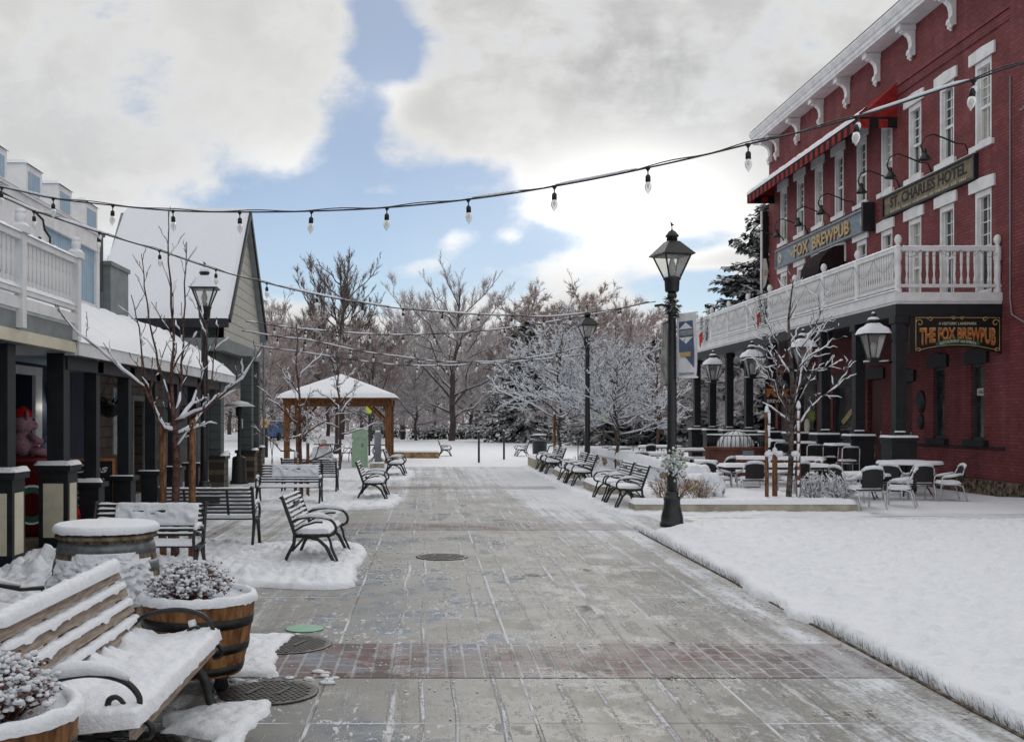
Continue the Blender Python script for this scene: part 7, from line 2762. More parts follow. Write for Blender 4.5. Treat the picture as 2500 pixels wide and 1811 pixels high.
# yellow pinwheel and blue parked car glimpsed left of the shelter
q_ = thing('pinwheel', 'small orange flower-shaped ornament on a dark post left of the wooden shelter', 'ornament', (-6.9, 45.0, 0))
mb = MB()
mb.tube([(0, 0, 0), (0, 0, 1.3)], 0.14, 8)
mb.build('post', 'hoop_black', q_)
mb = MB()
for k in range(6):
    a = k * math.pi / 3
    mb.ball((0.15 * math.cos(a), -0.05, 1.5 + 0.15 * math.sin(a)), 0.085, 7, 5, (1, 0.4, 1))
mb.build('petals', 'gold_paint', q_)
q_ = thing('sculpture_stand', 'pair of crossed thin black rods stuck in the snow left of the wooden shelter', 'garden stakes', (-4.9, 33.5, 0))
mb = MB()
mb.tube([(-0.05, 0, 0), (0.06, 0, 1.25)], 0.012, 5)
mb.tube([(0.05, 0, 0), (-0.09, 0, 1.25)], 0.012, 5)
mb.build('rods', 'black_iron', q_)
q_ = thing('parked_car', 'blue car glimpsed beyond the street corner left of the wooden shelter', 'car', (-11.7, 80.0, 0.05), R(82))
mb = MB()
body = [(-2.0, 0.35), (-2.05, 0.75), (-1.9, 0.9), (-1.2, 0.95), (-0.7, 1.42), (0.9, 1.45), (1.4, 0.98), (1.95, 0.88), (2.05, 0.6), (2.0, 0.35)]
mb.prism(body, lambda u, v, w_: (u, w_, v), -0.85, 0.85)
mb.build('body', 'car_paint_blue', q_)
for x in (-1.25, 1.25):
    for y in (-0.86, 0.86):
        mb = MB()
        mb.lathe([(0, -0.1), (0.32, -0.1), (0.34, 0), (0.32, 0.1), (0, 0.1)], (0, 0, 0), 16)
        mb.v = [(x + a, y + c * 0.9, 0.33 + b) for a, b, c in mb.v]
        mb.build('wheel', 'hoop_black', q_)
mb = MB()
mb.prism([(-1.05, 0.98), (-0.66, 1.36), (0.85, 1.38), (1.22, 0.98)], lambda u, v, w_: (u, w_, v), -0.862, 0.862)
mb.build('window', 'window_glass', q_)
mb = MB()
mb.pile(-0.7, 0.9, -0.8, 0.8, 1.451, 0.09, 0.1, 1.0)
mb.pile(1.3, 2.0, -0.8, 0.8, 0.93, 0.08, 0.1, 2.0)
mb.build('snow', 'snow', q_)

# ================================================================ STRING LIGHTS


def light_string(label, pts, sag_bulbs, bulb=0.24, hang=0.0, snow=0.6, seed=1):
    """pts: (px, py, Y) along the wire; sag_bulbs: pixel x of each socket"""
    root = thing('light_string', label, 'string lights', P(*pts[0]), 0, 'festoon light strings across the street')
    o = Vector(root.location)
    # the wire runs straight in plan: 1/Y is linear in px, heights are interpolated smoothly
    xs = [p[0] for p in pts]

    def at(px):
        i = max(0, min(len(xs) - 2, next((k for k in range(len(xs) - 1) if xs[k + 1] >= px), len(xs) - 2)))
        t_ = (px - xs[i]) / (xs[i + 1] - xs[i])
        iy = 1 / pts[i][2] * (1 - t_) + 1 / pts[i + 1][2] * t_
        p0, p1, p2, p3 = [pts[max(0, min(len(pts) - 1, k))][1] for k in (i - 1, i, i + 1, i + 2)]
        py = 0.5 * (2 * p1 + (p2 - p0) * t_ + (2 * p0 - 5 * p1 + 4 * p2 - p3) * t_ ** 2 + (3 * p1 - p0 - 3 * p2 + p3) * t_ ** 3)
        return P(px, py, 1 / iy)
    n = 90
    wire = [at(xs[0] + (xs[-1] - xs[0]) * i / n) - o for i in range(n + 1)]
    mb = MB()
    wr = 0.0085 if len(sag_bulbs) and pts[-1][2] < 20 else 0.012
    mb.tube(wire, wr, 5)
    mb.tube([p + Vector((0, 0.012, 0.016 + 0.010 * math.sin(i * 0.9))) for i, p in enumerate(wire)], 0.0055, 4)
    mb.build('cable', 'black_iron', root)
    rg = random.Random(seed)
    mb = MB()
    i = 0
    while i < n - 2:
        if rg.random() < snow:
            k = min(n, i + rg.randint(3, 9))
            seg_ = [p + Vector((0, 0, 0.017)) for p in wire[i:k + 1]]
            if len(seg_) > 1:
                mb.tube(seg_, [0.003] + [0.013 if wr < 0.01 else 0.021] * (len(seg_) - 2) + [0.003] if len(seg_) > 2 else 0.006, 5)
            i = k
        i += rg.randint(1, 4)
    if mb.v:
        mb.build('snow', 'snow', root)['kind'] = 'stuff'
    for px in sag_bulbs:
        p = at(px) - o
        s = bulb / 0.24
        tl = rg.uniform(-0.10, 0.10)
        rot = Matrix.Rotation(tl, 3, 'Y') @ Matrix.Rotation(rg.uniform(-0.1, 0.1), 3, 'X')

        def put(m_):
            m_.v = [tuple(p + rot @ Vector(v) * s) for v in m_.v]
        m_ = MB()
        m_.lathe([(0.0, 0.012), (0.028, 0.006), (0.022, -0.008), (0.006, -0.032), (0.006, -0.058), (0.018, -0.064), (0.024, -0.078), (0.024, -0.125), (0.0, -0.128)], (0, 0, 0), 9)
        put(m_)
        sk = m_.build('socket', 'hoop_black', root)
        m_ = MB()
        m_.lathe([(0.020, -0.126), (0.031, -0.150), (0.033, -0.172), (0.024, -0.200), (0.009, -0.220), (0.003, -0.236)], (0, 0, 0), 10)
        put(m_)
        m_.build('bulb', 'bulb_glass' if wr < 0.01 else 'pale_bulb', sk)
        m_ = MB()
        m_.lathe([(0.010, -0.128), (0.013, -0.16), (0.006, -0.18), (0.0, -0.19)], (0, 0, 0), 6)
        put(m_)
        m_.build('filament', 'frosted_glass', sk)
        if rg.random() < snow * 0.5:
            m_ = MB()
            m_.ball((0.012, 0, -0.07), 0.026, 7, 5, (1, 1, 1.2))
            put(m_)
            m_.build('snow', 'snow', sk)
    return root


S = 1.1023
A_ = [(-30, 411), (4, 416), (118, 440), (250, 455), (383, 467), (531, 470), (690, 468), (857, 460), (1037, 442), (1228, 413), (1435, 372), (1657, 320), (1898, 260), (2157, 178), (2330, 128)]
yy_ = lambda px, a, ya, b, yb: 1 / (1 / ya + (1 / yb - 1 / ya) * (px - a) / (b - a))
light_string('nearest festoon light string crossing the whole picture from the blue shop to the upper right',
             [(x * S, y * S, yy_(x * S, 0, 13.2, 2500, 8.2)) for x, y in A_], [x * S for x, _ in A_[1:-1]], snow=0.25, seed=2)
B_ = [(-20, 430), (75, 468), (220, 515), (353, 555), (478, 597), (591, 627), (702, 653), (803, 671), (894, 684), (980, 691), (1060, 697), (1134, 699), (1204, 702), (1262, 698), (1320, 690), (1375, 683), (1452, 668)]
light_string('second festoon string falling from the blue shop towards the second lamp post',
             [(x * S, y * S, yy_(x * S, 0, 13.5, 1600, 30.0)) for x, y in B_], [x * S for x, _ in B_[1:-1]], 0.25, snow=0.5, seed=3)
C_ = [(600, 785), (671, 795), (746, 804), (822, 810), (902, 816), (984, 818), (1062, 815), (1147, 811), (1232, 802), (1318, 790), (1427, 772), (1510, 756), (1584, 737)]
light_string('third festoon string, nearly level across the bare trees',
             [(x, y, yy_(x, 600, 27.0, 1600, 33.0)) for x, y in C_], [x for x, _ in C_[1:-1]], 0.25, snow=0.5, seed=4)
D_ = [(590, 808), (677, 822), (745, 829), (800, 840), (856, 853), (913, 863), (970, 870), (1021, 877), (1069, 883), (1118, 885), (1165, 884), (1208, 883), (1300, 873), (1360, 862), (1427, 847)]
light_string('fourth festoon string thick with snow, ending on the second lamp post',
             [(x, y, yy_(x, 590, 29.0, 1430, 31.5)) for x, y in D_], [x for x, _ in D_[1:-1]], 0.25, snow=0.95, seed=5)
E_ = [(590, 838), (660, 850), (722, 858), (790, 868), (856, 878), (940, 889), (1019, 893), (1090, 893), (1163, 889), (1250, 884), (1340, 876), (1420, 867)]
light_string('lowest festoon string sagging above the wooden shelter',
             [(x, y, yy_(x, 590, 31.0, 1430, 32.5)) for x, y in E_], [x for x, _ in E_[1:-1]], 0.24, snow=0.95, seed=6)
# ================================================================ TREES AND SHRUBS
def wobble(p0, p1, n, amp, rg, lift=0.0):
    p0, p1 = Vector(p0), Vector(p1)
    d = p1 - p0
    Ln = d.length
    a = d.orthogonal().normalized()
    b = d.cross(a).normalized()
    out = [p0]
    for i in range(1, n + 1):
        t_ = i / n
        q = p0.lerp(p1, t_) + Vector((0, 0, lift * Ln * math.sin(math.pi * t_)))
        if i < n:
            q += (a * rg.gauss(0, amp) + b * rg.gauss(0, amp)) * Ln
        out.append(q)
    return out


def spray(out, pts, r0, r1, depth, rg, dens, lf, spread=(28, 60), up=0.25, amp=0.03, minlen=0.05, droop=0.0):
    """record this limb, then grow side shoots along it; out = list of (points, radii, depth)"""
    n = len(pts)
    out.append((pts, [r0 + (r1 - r0) * i / (n - 1) for i in range(n)], depth))
    if depth <= 0:
        return
    Ln = sum((pts[i + 1] - pts[i]).length for i in range(n - 1))
    cnt = max(1, int(dens[len(dens) - depth] if isinstance(dens, (list, tuple)) else dens))
    side = rg.uniform(0, 6.28)
    for k in range(cnt):
        t_ = 0.22 + 0.76 * (k + rg.random() * 0.8) / cnt
        f = min(t_, 0.999) * (n - 1)
        i = int(f)
        p = pts[i].lerp(pts[i + 1], f - i)
        d = (pts[i + 1] - pts[i]).normalized()
        side += 2.4
        o = d.orthogonal().normalized()
        o = Matrix.Rotation(side + rg.uniform(-.5, .5), 3, d) @ o
        a = R(rg.uniform(*spread))
        nd = (d * math.cos(a) + o * math.sin(a) + Vector((0, 0, up - droop))).normalized()
        l2 = Ln * lf * rg.uniform(0.6, 1.15) * (1.15 - 0.6 * t_)
        if l2 < minlen:
            continue
        rr_ = (r0 + (r1 - r0) * t_) * 0.62
        seg = 4 if depth > 1 else 3
        spray(out, wobble(p, p + nd * l2, seg, amp, rg, 0.04), rr_, max(rr_ * 0.35, r1 * 0.6), depth - 1, rg, dens, lf, spread, up, amp, minlen, droop)


def bark_mesh(limbs, sides=lambda r: 8 if r > 0.05 else (5 if r > 0.012 else 3), rmin=0.0):
    mb = MB()
    for pts, rs, dp in limbs:
        mb.tube(pts, [max(r, rmin) for r in rs], sides(rs[0]), cap=False)
    return mb


def snow_mesh(limbs, rg, keep=0.8, fat=1.0, base=0.006, steep=0.86, rmax=9.0):
    """ridges of snow lying on every limb that is not too steep"""
    mb = MB()
    for pts, rs, dp in limbs:
        run, rr_ = [], []

        def flush():
            if len(run) > 1:
                rads = list(rr_)
                rads[0] *= 0.4
                rads[-1] *= 0.5
                mb.tube(run, rads, 6 if rads[len(rads) // 2] > 0.008 else 4, cap=True)
        for i in range(len(pts) - 1):
            d = (pts[i + 1] - pts[i]).normalized()
            ok = abs(d.z) < steep and rg.random() < keep and rs[i] < rmax
            if ok:
                if not run:
                    run.append(pts[i] + Vector((0, 0, rs[i] * 0.75 + base * 0.5)))
                    rr_.append(rs[i] * 0.75 * fat + base)
                run.append(pts[i + 1] + Vector((0, 0, rs[i + 1] * 0.75 + base * 0.5)))
                rr_.append((rs[i + 1] * 0.75 * fat + base) * rg.uniform(0.8, 1.25))
            else:
                flush()
                run, rr_ = [], []
        flush()
    return mb


def stake(parent, x, y, h, r=0.045, lean=0.0, snowy=True, mat='stake_wood'):
    mb = MB()
    mb.tube([(x, y, -0.05), (x + lean, y, h)], r, 9)
    o = mb.build('stake', mat, parent)
    if snowy:
        mb = MB()
        mb.lathe([(r * 1.1, -0.02), (r * 1.2, 0.02), (r * 0.8, 0.09), (0, 0.13)], (x + lean, y, h), 8)
        mb.build('snow', 'snow', o)


# ---- first young tree on the left, three brown stakes
rg = random.Random(21)
T1 = thing('young_tree', 'bare young tree tied between brown stakes behind the snowy near benches', 'tree', (-3.04, 12.8, 0.0))
limbs = []
tr = [Vector((0, 0, -0.05)), Vector((0.0, 0, 0.6)), Vector((0.02, 0, 1.2)), Vector((-0.02, 0, 1.68))]
limbs.append((tr, [0.055, 0.05, 0.047, 0.045], 3))
O = Vector((-3.04, 12.8, 0))


def tip(px, py, dY=0.0):
    return P(px, py, 12.8 + dY) - O


# leader and main limbs as they stand in the photograph
mains = [((-0.02, 0, 1.66), [tip(419, 940), tip(424, 800), tip(411, 640), tip(411, 512)], 0.030, 3),
         ((-0.02, 0, 1.60), [tip(395, 1040, .1), tip(352, 945, .15), tip(300, 905, .2), tip(240, 850, .3), tip(188, 812, .3), tip(105, 715, .3)], 0.030, 2),
         ((0.0, 0, 1.66), [tip(500, 1000, -.2), tip(548, 960, -.3), tip(590, 925, -.4), tip(640, 845, -.5)], 0.028, 2),
         ((0.0, 0, 1.5), [tip(470, 1040, .3), tip(505, 985, .4), tip(520, 900, .5), tip(535, 790, .5)], 0.024, 3),
         ((-0.02, 0, 1.55), [tip(400, 1045, -.2), tip(372, 985, -.4), tip(352, 905, -.5), tip(340, 800, -.5), tip(320, 720, -.6)], 0.026, 3),
         ((0.0, 0, 1.7), [tip(440, 960, .3), tip(448, 850, .4), tip(450, 690, .5), tip(456, 590, .5)], 0.024, 3),
         ((-0.02, 0, 1.7), [tip(400, 930, .4), tip(372, 820, .6), tip(352, 700, .7), tip(345, 620, .7)], 0.022, 3),
         ((0.0, 0, 1.62), [tip(470, 985, .6), tip(498, 900, .9), tip(505, 800, 1.0), tip(480, 740, 1.1)], 0.020, 2),
         ((0.0, 0, 1.30), [tip(462, 1050, -.1), tip(505, 1035, -.2)], 0.016, 1)]
for st_, pts, r, dp in mains:
    path = [Vector(st_)]
    for q in pts:
        path += wobble(path[-1], q, 3, 0.018, rg, 0.0)[1:]
    spray(limbs, path, r * 0.9, 0.005, 2, rg, [9, 4], 0.22, (30, 55), 0.45, 0.03, 0.06)
bark_mesh(limbs, rmin=0.0045).build('trunk', 'young_bark', T1)
snow_mesh(limbs, rg, 0.86, 1.15, 0.0075, 0.86).build('snow', 'snow', T1)
stake(T1, -0.12, -0.1, 1.64, 0.042, 0.0, False)
stake(T1, 0.21, -0.05, 1.70, 0.042, 0.01, False)
mb = MB()
for x in (-0.12, 0.20):
    mb.lathe([(0.05, 0.52), (0.055, 0.55), (0.03, 0.62), (0.0, 0.66)], (x, -0.08, 0), 9)
mb.ball((0.04, -0.08, 0.60), 0.07, 9, 7, (1, 1, 0.9))
mb.build('snow', 'snow', T1)
mb = MB()
mb.tube([(-0.13, -0.12, 0.53), (0.04, -0.16, 0.56), (0.21, -0.12, 0.53)], 0.012, 5)
mb.build('tie', 'ribbon_red', T1)


def young(label, loc, h, crown, n_main, seed, snow=0.85, fat=1.1, base=0.008, stakes=(), trunk_h=1.3, r=0.045, rmin=0.005, group=None, dens=(6, 4), mat='young_bark', upb=0.35, dp=2, lowest=0.0):
    rg = random.Random(seed)
    t_ = thing('young_tree', label, 'tree', loc, 0, group)
    limbs = []
    lead = wobble((0, 0, -0.05), (rg.uniform(-.1, .1), 0, h), 9, 0.010, rg)
    limbs.append((lead, [r * (1 - 0.85 * i / 9) for i in range(10)], 3))
    for k in range(n_main):
        f = (k + rg.random()) / n_main
        z = trunk_h + (h * 0.72 - trunk_h) * f ** 1.2
        i = min(8, int((z + 0.05) / (h + 0.05) * 9))
        p = Vector((lead[i].x, lead[i].y, z))
        a = k * 2.4 + rg.uniform(-0.5, 0.5)
        ln = crown * (1.0 - 0.55 * f) * rg.uniform(0.75, 1.15)
        e = rg.uniform(0.25, 0.7) + 0.5 * f + lowest
        q = p + Vector((math.cos(a) * ln, math.sin(a) * ln, ln * e))
        spray(limbs, wobble(p, q, 5, 0.035, rg, -0.03), r * 0.5 * (1 - 0.4 * f), 0.006, dp, rg, list(dens), 0.38, (25, 60), upb, 0.045, 0.07)
    spray(limbs, lead[5:], r * 0.4, 0.006, 2, rg, [8, 3], 0.25, (30, 55), 0.4, 0.04, 0.06)
    bark_mesh(limbs, rmin=rmin).build('trunk', mat, t_)
    snow_mesh(limbs, rg, snow, fat, base, 0.90).build('snow', 'snow', t_)
    for s_ in stakes:
        stake(t_, *s_)
    return t_


young('bare young tree with twiggy low branches in front of the wooden shelter left post', (-2.68, 22.5, 0), 3.7, 1.25, 9, 31, 0.75, 1.0, 0.007, [(-0.12, 0, 0.9, 0.035), (0.14, 0, 1.2, 0.035)], 0.75, 0.05, 0.006, dens=(6, 3))
young('bare young tree with a brown trunk before the middle of the wooden shelter', (-2.83, 33.8, 0), 4.1, 1.5, 9, 35, 0.75, 1.0, 0.008, [], 1.2, 0.055, 0.007, dens=(6, 3))
# the snow-laden young tree on the terrace, right of the near lamp
rg = random.Random(5)
T2 = thing('young_tree', 'young tree thickly coated in snow with tall snowy stakes in front of the hotel porch', 'tree', (6.83, 20.2, 0.12))
O = Vector((6.83, 20.2, 0.12))


def tip2(px, py, dY=0.0):
    return P(px, py, 20.2 + dY) - O


limbs = []
path = [Vector((0.0, 0, -0.05)), Vector((0.05, 0, 0.7)), Vector((0.07, 0, 1.35))] + [tip2(1935, 930), tip2(1928, 850), tip2(1925, 780), tip2(1932, 720), tip2(1937, 683)]
spray(limbs, path, 0.06, 0.008, 2, rg, [12, 3], 0.16, (30, 60), 0.25, 0.03, 0.08)
for pts, r in (([tip2(1968, 1010), tip2(1985, 990), tip2(2020, 960), tip2(2062, 925), tip2(2066, 900), tip2(2080, 880)], 0.030),
               ([tip2(1905, 960), tip2(1898, 905), tip2(1868, 880), tip2(1838, 872)], 0.026),
               ([tip2(1900, 890, .3), tip2(1870, 850, .4), tip2(1845, 800, .5), tip2(1835, 770, .5)], 0.024),
               ([tip2(1950, 900, -.3), tip2(1975, 870, -.4), tip2(2010, 850, -.4), tip2(2035, 825, -.5)], 0.026),
               ([tip2(1970, 940, .3), tip2(1985, 905, .4), tip2(2025, 895, .4), tip2(2052, 880, .5)], 0.024),
               ([tip2(1955, 850, .2), tip2(1990, 800, .3), tip2(2003, 760, .3), tip2(1998, 720, .3)], 0.022),
               ([tip2(1900, 840, -.4), tip2(1870, 780, -.5), tip2(1855, 730, -.6)], 0.020),
               ([tip2(1890, 930, -.5), tip2(1860, 900, -.8), tip2(1848, 880, -1)], 0.020),
               ([tip2(1960, 880, .8), tip2(1985, 830, 1.0), tip2(2020, 780, 1.1)], 0.020)):
    st_ = Vector((0.07, 0, 1.0 + rg.uniform(0.05, 0.5)))
    pp = [st_]
    for q in pts:
        pp += wobble(pp[-1], q, 3, 0.03, rg)[1:]
    spray(limbs, pp, r * 0.85, 0.005, 2, rg, [11, 5], 0.22, (30, 62), 0.25, 0.05, 0.07)
bark_mesh(limbs, rmin=0.005).build('trunk', 'grey_bark', T2)
snow_mesh(limbs, rg, 0.88, 0.92, 0.0065, 0.92).build('snow', 'snow', T2)
for x, y, h, rr_ in ((-0.42, -0.05, 1.72, 0.036), (-0.22, 0.1, 0.92, 0.05), (0.16, -0.1, 1.80, 0.04)):
    stake(T2, x, y, h, rr_)
mb = MB()
for x, h, lo_ in ((-0.40, 1.72, 0.75), (0.145, 1.78, 0.10)):
    z = lo_
    while z < h:
        l_ = rg.uniform(0.05, 0.22)
        mb.tube([(x + rg.uniform(-.01, .01), -0.13, z), (x + rg.uniform(-.01, .01), -0.135, min(h, z + l_))], [0.018, 0.028], 6)
        z += l_ + rg.uniform(0.0, 0.09)
for x in (-0.4, -0.2, 0.1):
    mb.ball((x, -0.1, 0.92), 0.07, 8, 6, (1.2, 1, 0.8), jit=0.2, rng=rg)
mb.build('snow', 'snow', T2)

# snow-laden young trees in the bed behind the bench row
G_ = 'snow-laden young trees behind the right-hand benches'
young('spreading snow-laden young tree just right of the second lamp post', (5.55, 31.3, 0.12), 4.3, 2.0, 28, 41, 0.9, 1.15, 0.010, [], 1.1, 0.055, 0.006, G_, (12, 8), 'grey_bark', upb=0.2)
young('spreading snow-laden young tree left of the second lamp post, with one stake', (4.55, 36.6, 0.12), 5.4, 2.5, 30, 43, 0.9, 1.2, 0.012, [(-0.2, 0, 1.75, 0.045, 0.0, True, 'cedar')], 1.5, 0.065, 0.007, G_, (12, 8), 'grey_bark', upb=0.2)
young('smaller snow-laden young tree behind the second lamp post', (5.3, 35.0, 0.12), 4.4, 1.7, 20, 47, 0.9, 1.15, 0.010, [], 1.4, 0.05, 0.007, G_, (10, 6), 'grey_bark', upb=0.25)
young('young snowy tree showing between the near lamp post and the porch columns', (12.0, 56.0, 0), 6.2, 2.6, 18, 53, 0.9, 1.1, 0.013, [], 1.4, 0.08, 0.010, None, (9, 6))


def bush(label, loc, w_, h, n, seed, snow=0.9, mat='young_bark', thick=0.005, base=0.009, fat=1.0, group='bare twig bushes in the planter bed'):
    rg = random.Random(seed)
    t_ = thing('twig_bush', label, 'bush', loc, 0, group)
    limbs = []
    for k in range(n):
        a = rg.uniform(0, 6.28)
        r = w_ * math.sqrt(rg.random())
        p = Vector((r * 0.35 * math.cos(a), r * 0.35 * math.sin(a), -0.03))
        q = Vector((r * math.cos(a), r * math.sin(a) * 0.8, h * rg.uniform(0.65, 1.05) * (1 - 0.3 * (r / w_) ** 2)))
        spray(limbs, wobble(p, q, 4, 0.05, rg), thick, thick * 0.5, 1, rg, [6], 0.38, (30, 65), 0.2, 0.06, 0.03)
    bark_mesh(limbs, rmin=0.003).build('stems', mat, t_)
    snow_mesh(limbs, rg, snow, fat, base, 0.93).build('snow', 'snow', t_)


bush('orange-brown twig bush left of the near right lamp post', (4.55, 19.95, 0.2), 0.55, 0.46, 60, 3, 0.22, 'dry_grass', 0.006, 0.006)
bush('orange-brown twig bush right of the near right lamp post', (5.05, 19.85, 0.2), 0.42, 0.42, 40, 4, 0.3, 'dry_grass', 0.006, 0.006)
bush('white frosted twig bush just right of the terrace tree trunk', (7.3, 20.15, 0.18), 0.36, 0.50, 46, 5)
bush('white frosted twig bush under the nearest round table', (7.72, 19.95, 0.18), 0.40, 0.52, 50, 6)
bush('tan dry grass clump between the right-hand benches', (4.75, 24.6, 0.15), 0.4, 0.5, 50, 9, 0.3, 'dry_grass', 0.006, 0.006)
bush('tan dry grass clump beside the far concrete block', (4.8, 32.1, 0.15), 0.4, 0.55, 50, 10, 0.3, 'dry_grass', 0.006, 0.006)


# ---- big trees of the park (each its own crown and trunk)
def big_tree(h, crown, n_main, seed, dens, lf, upb, spread, trunk_h, r, rmin, dp=3, leaf=0, fork=False, leaf_size=0.14, elev=(0.6, 1.3), leaf_top=False, amp=0.05):
    """returns (trunk meshbuilder, crown meshbuilder)"""
    rg = random.Random(seed)
    limbs = []
    lead = wobble((0, 0, -0.1), (rg.uniform(-.05, .05) * h, rg.uniform(-.05, .05) * h, h * 0.9), 8, 0.012, rg)
    trunk = [(lead, [r * (1 - 0.82 * i / 8) for i in range(9)], 4)]
    for k in range(n_main):
        f = (k + rg.random()) / n_main
        z = trunk_h + (h * 0.8 - trunk_h) * f
        i = min(7, int((z / (h * 0.9)) * 8))
        p = lead[i].lerp(lead[i + 1], (z / (h * 0.9)) * 8 - i)
        a = k * 2.4 + rg.uniform(-.4, .4)
        ln = crown * (1 - 0.5 * f) * rg.uniform(0.7, 1.15)
        e = rg.uniform(*elev)
        q = p + Vector((math.cos(a) * ln, math.sin(a) * ln, ln * e))
        q.z = min(q.z, h * 1.02)
        sub = []
        spray(sub, wobble(p, q, 5, amp * 0.8, rg, -0.04), r * 0.42 * (1 - 0.5 * f), rmin, dp, rg, dens, lf, spread, upb, amp, 0.15)
        trunk += [s for s in sub if s[2] == dp]
        limbs += [s for s in sub if s[2] < dp]
    spray(limbs, lead[4:], r * 0.4, rmin, dp, rg, dens, lf, spread, upb, amp, 0.15)
    tb = bark_mesh(trunk, lambda q: 7 if q > 0.06 else 4, rmin)
    cb = bark_mesh(limbs, lambda q: 3, rmin)
    ends = [s for s in limbs if s[2] == 0]
    for pts, rs, d in ends:                          # the finest shoots: single slivers
        a_ = (pts[-1] - pts[0])
        for _ in range(6):
            p = pts[rg.randint(0, len(pts) - 1)]
            v = (a_.normalized() + Vector((rg.gauss(0, .55), rg.gauss(0, .55), rg.gauss(0.2, .45)))).normalized() * rg.uniform(0.25, 0.75)
            q = v.cross(Vector((rg.gauss(0, 1), rg.gauss(0, 1), rg.gauss(0, 1)))).normalized() * rmin * 1.0
            cb.add([p - q, p + q, p + v], [(0, 1, 2)], 0, False)
    if leaf:
        rg.shuffle(ends)
        for pts, rs, d in ends[:leaf]:
            if leaf_top and pts[-1].z < h * 0.42:
                continue
            for _ in range(3):
                p = pts[rg.randint(1, len(pts) - 1)] + Vector((rg.gauss(0, .08), rg.gauss(0, .08), rg.gauss(0, .08)))
                a = Vector((rg.gauss(0, 1), rg.gauss(0, 1), rg.gauss(0, 0.6))).normalized() * leaf_size
                b = a.cross(Vector((rg.gauss(0, 1), rg.gauss(0, 1), rg.gauss(0, 1)))).normalized() * leaf_size * 0.55
                cb.add([p - a, p + b, p + a, p - b], [(0, 1, 2, 3)], 1, False)
    return tb, cb


PROTO = {}


def plant_tree(name, label, key, px, Y, scale=1.0, rz=0.0, group=None, cat='tree', base_z=0.04, sz=None):
    x = (px - VX) * Y / F
    root = thing(name, label, cat, (x, Y, base_z), rz, group)
    root.scale = (scale, scale, sz or scale)
    for pn, me in PROTO[key]:
        o = bpy.data.objects.new(pn, me)
        C.objects.link(o)
        o.parent = root
    return root


def proto(key, tb, cb, tmat, cmats):
    a = tb.build('trunk', tmat)
    b = cb.build('crown', cmats)
    PROTO[key] = [('trunk', a.data), ('crown', b.data)]
    for o in (a, b):
        bpy.data.objects.remove(o)


# tall dark bare tree with dense upright twigs
proto('upright', *big_tree(14.5, 4.6, 26, 61, [10, 9, 7], 0.37, 0.55, (16, 40), 1.8, 0.24, 0.013, 3, elev=(0.9, 1.8), amp=0.028), 'grey_bark', ['bare_twig_dark'])
# pale frosted tree with fine rising shoots
proto('pale', *big_tree(12.8, 6.0, 26, 62, [10, 9, 7], 0.37, 0.50, (16, 42), 1.7, 0.26, 0.011, 3, elev=(0.35, 1.5), amp=0.026), 'frosted_bark', ['frosted_twig_grey'])
# broad tree with rust-coloured leaves still on
proto('rust', *big_tree(13.0, 7.4, 24, 63, [10, 8, 7], 0.38, 0.30, (22, 55), 2.0, 0.28, 0.014, 3, 5200, leaf_size=0.085, elev=(0.25, 0.95), leaf_top=True, amp=0.035), 'frosted_bark', ['frosted_twig_brown', 'frosted_leaf_rust'])
# wide snow-laden broadleaf
proto('snowy', *big_tree(9.5, 6.0, 20, 64, [10, 8, 7], 0.40, 0.14, (26, 60), 1.3, 0.22, 0.016, 3, elev=(0.1, 0.8), amp=0.035), 'frosted_bark', ['frosted_twig_grey'])
# brownish bare tree
proto('brown', *big_tree(11.5, 5.6, 26, 65, [10, 9, 7], 0.37, 0.40, (18, 48), 1.5, 0.20, 0.014, 3, 1200, leaf_size=0.07, elev=(0.4, 1.4), amp=0.03), 'frosted_bark', ['frosted_twig_brown', 'frosted_leaf_rust'])


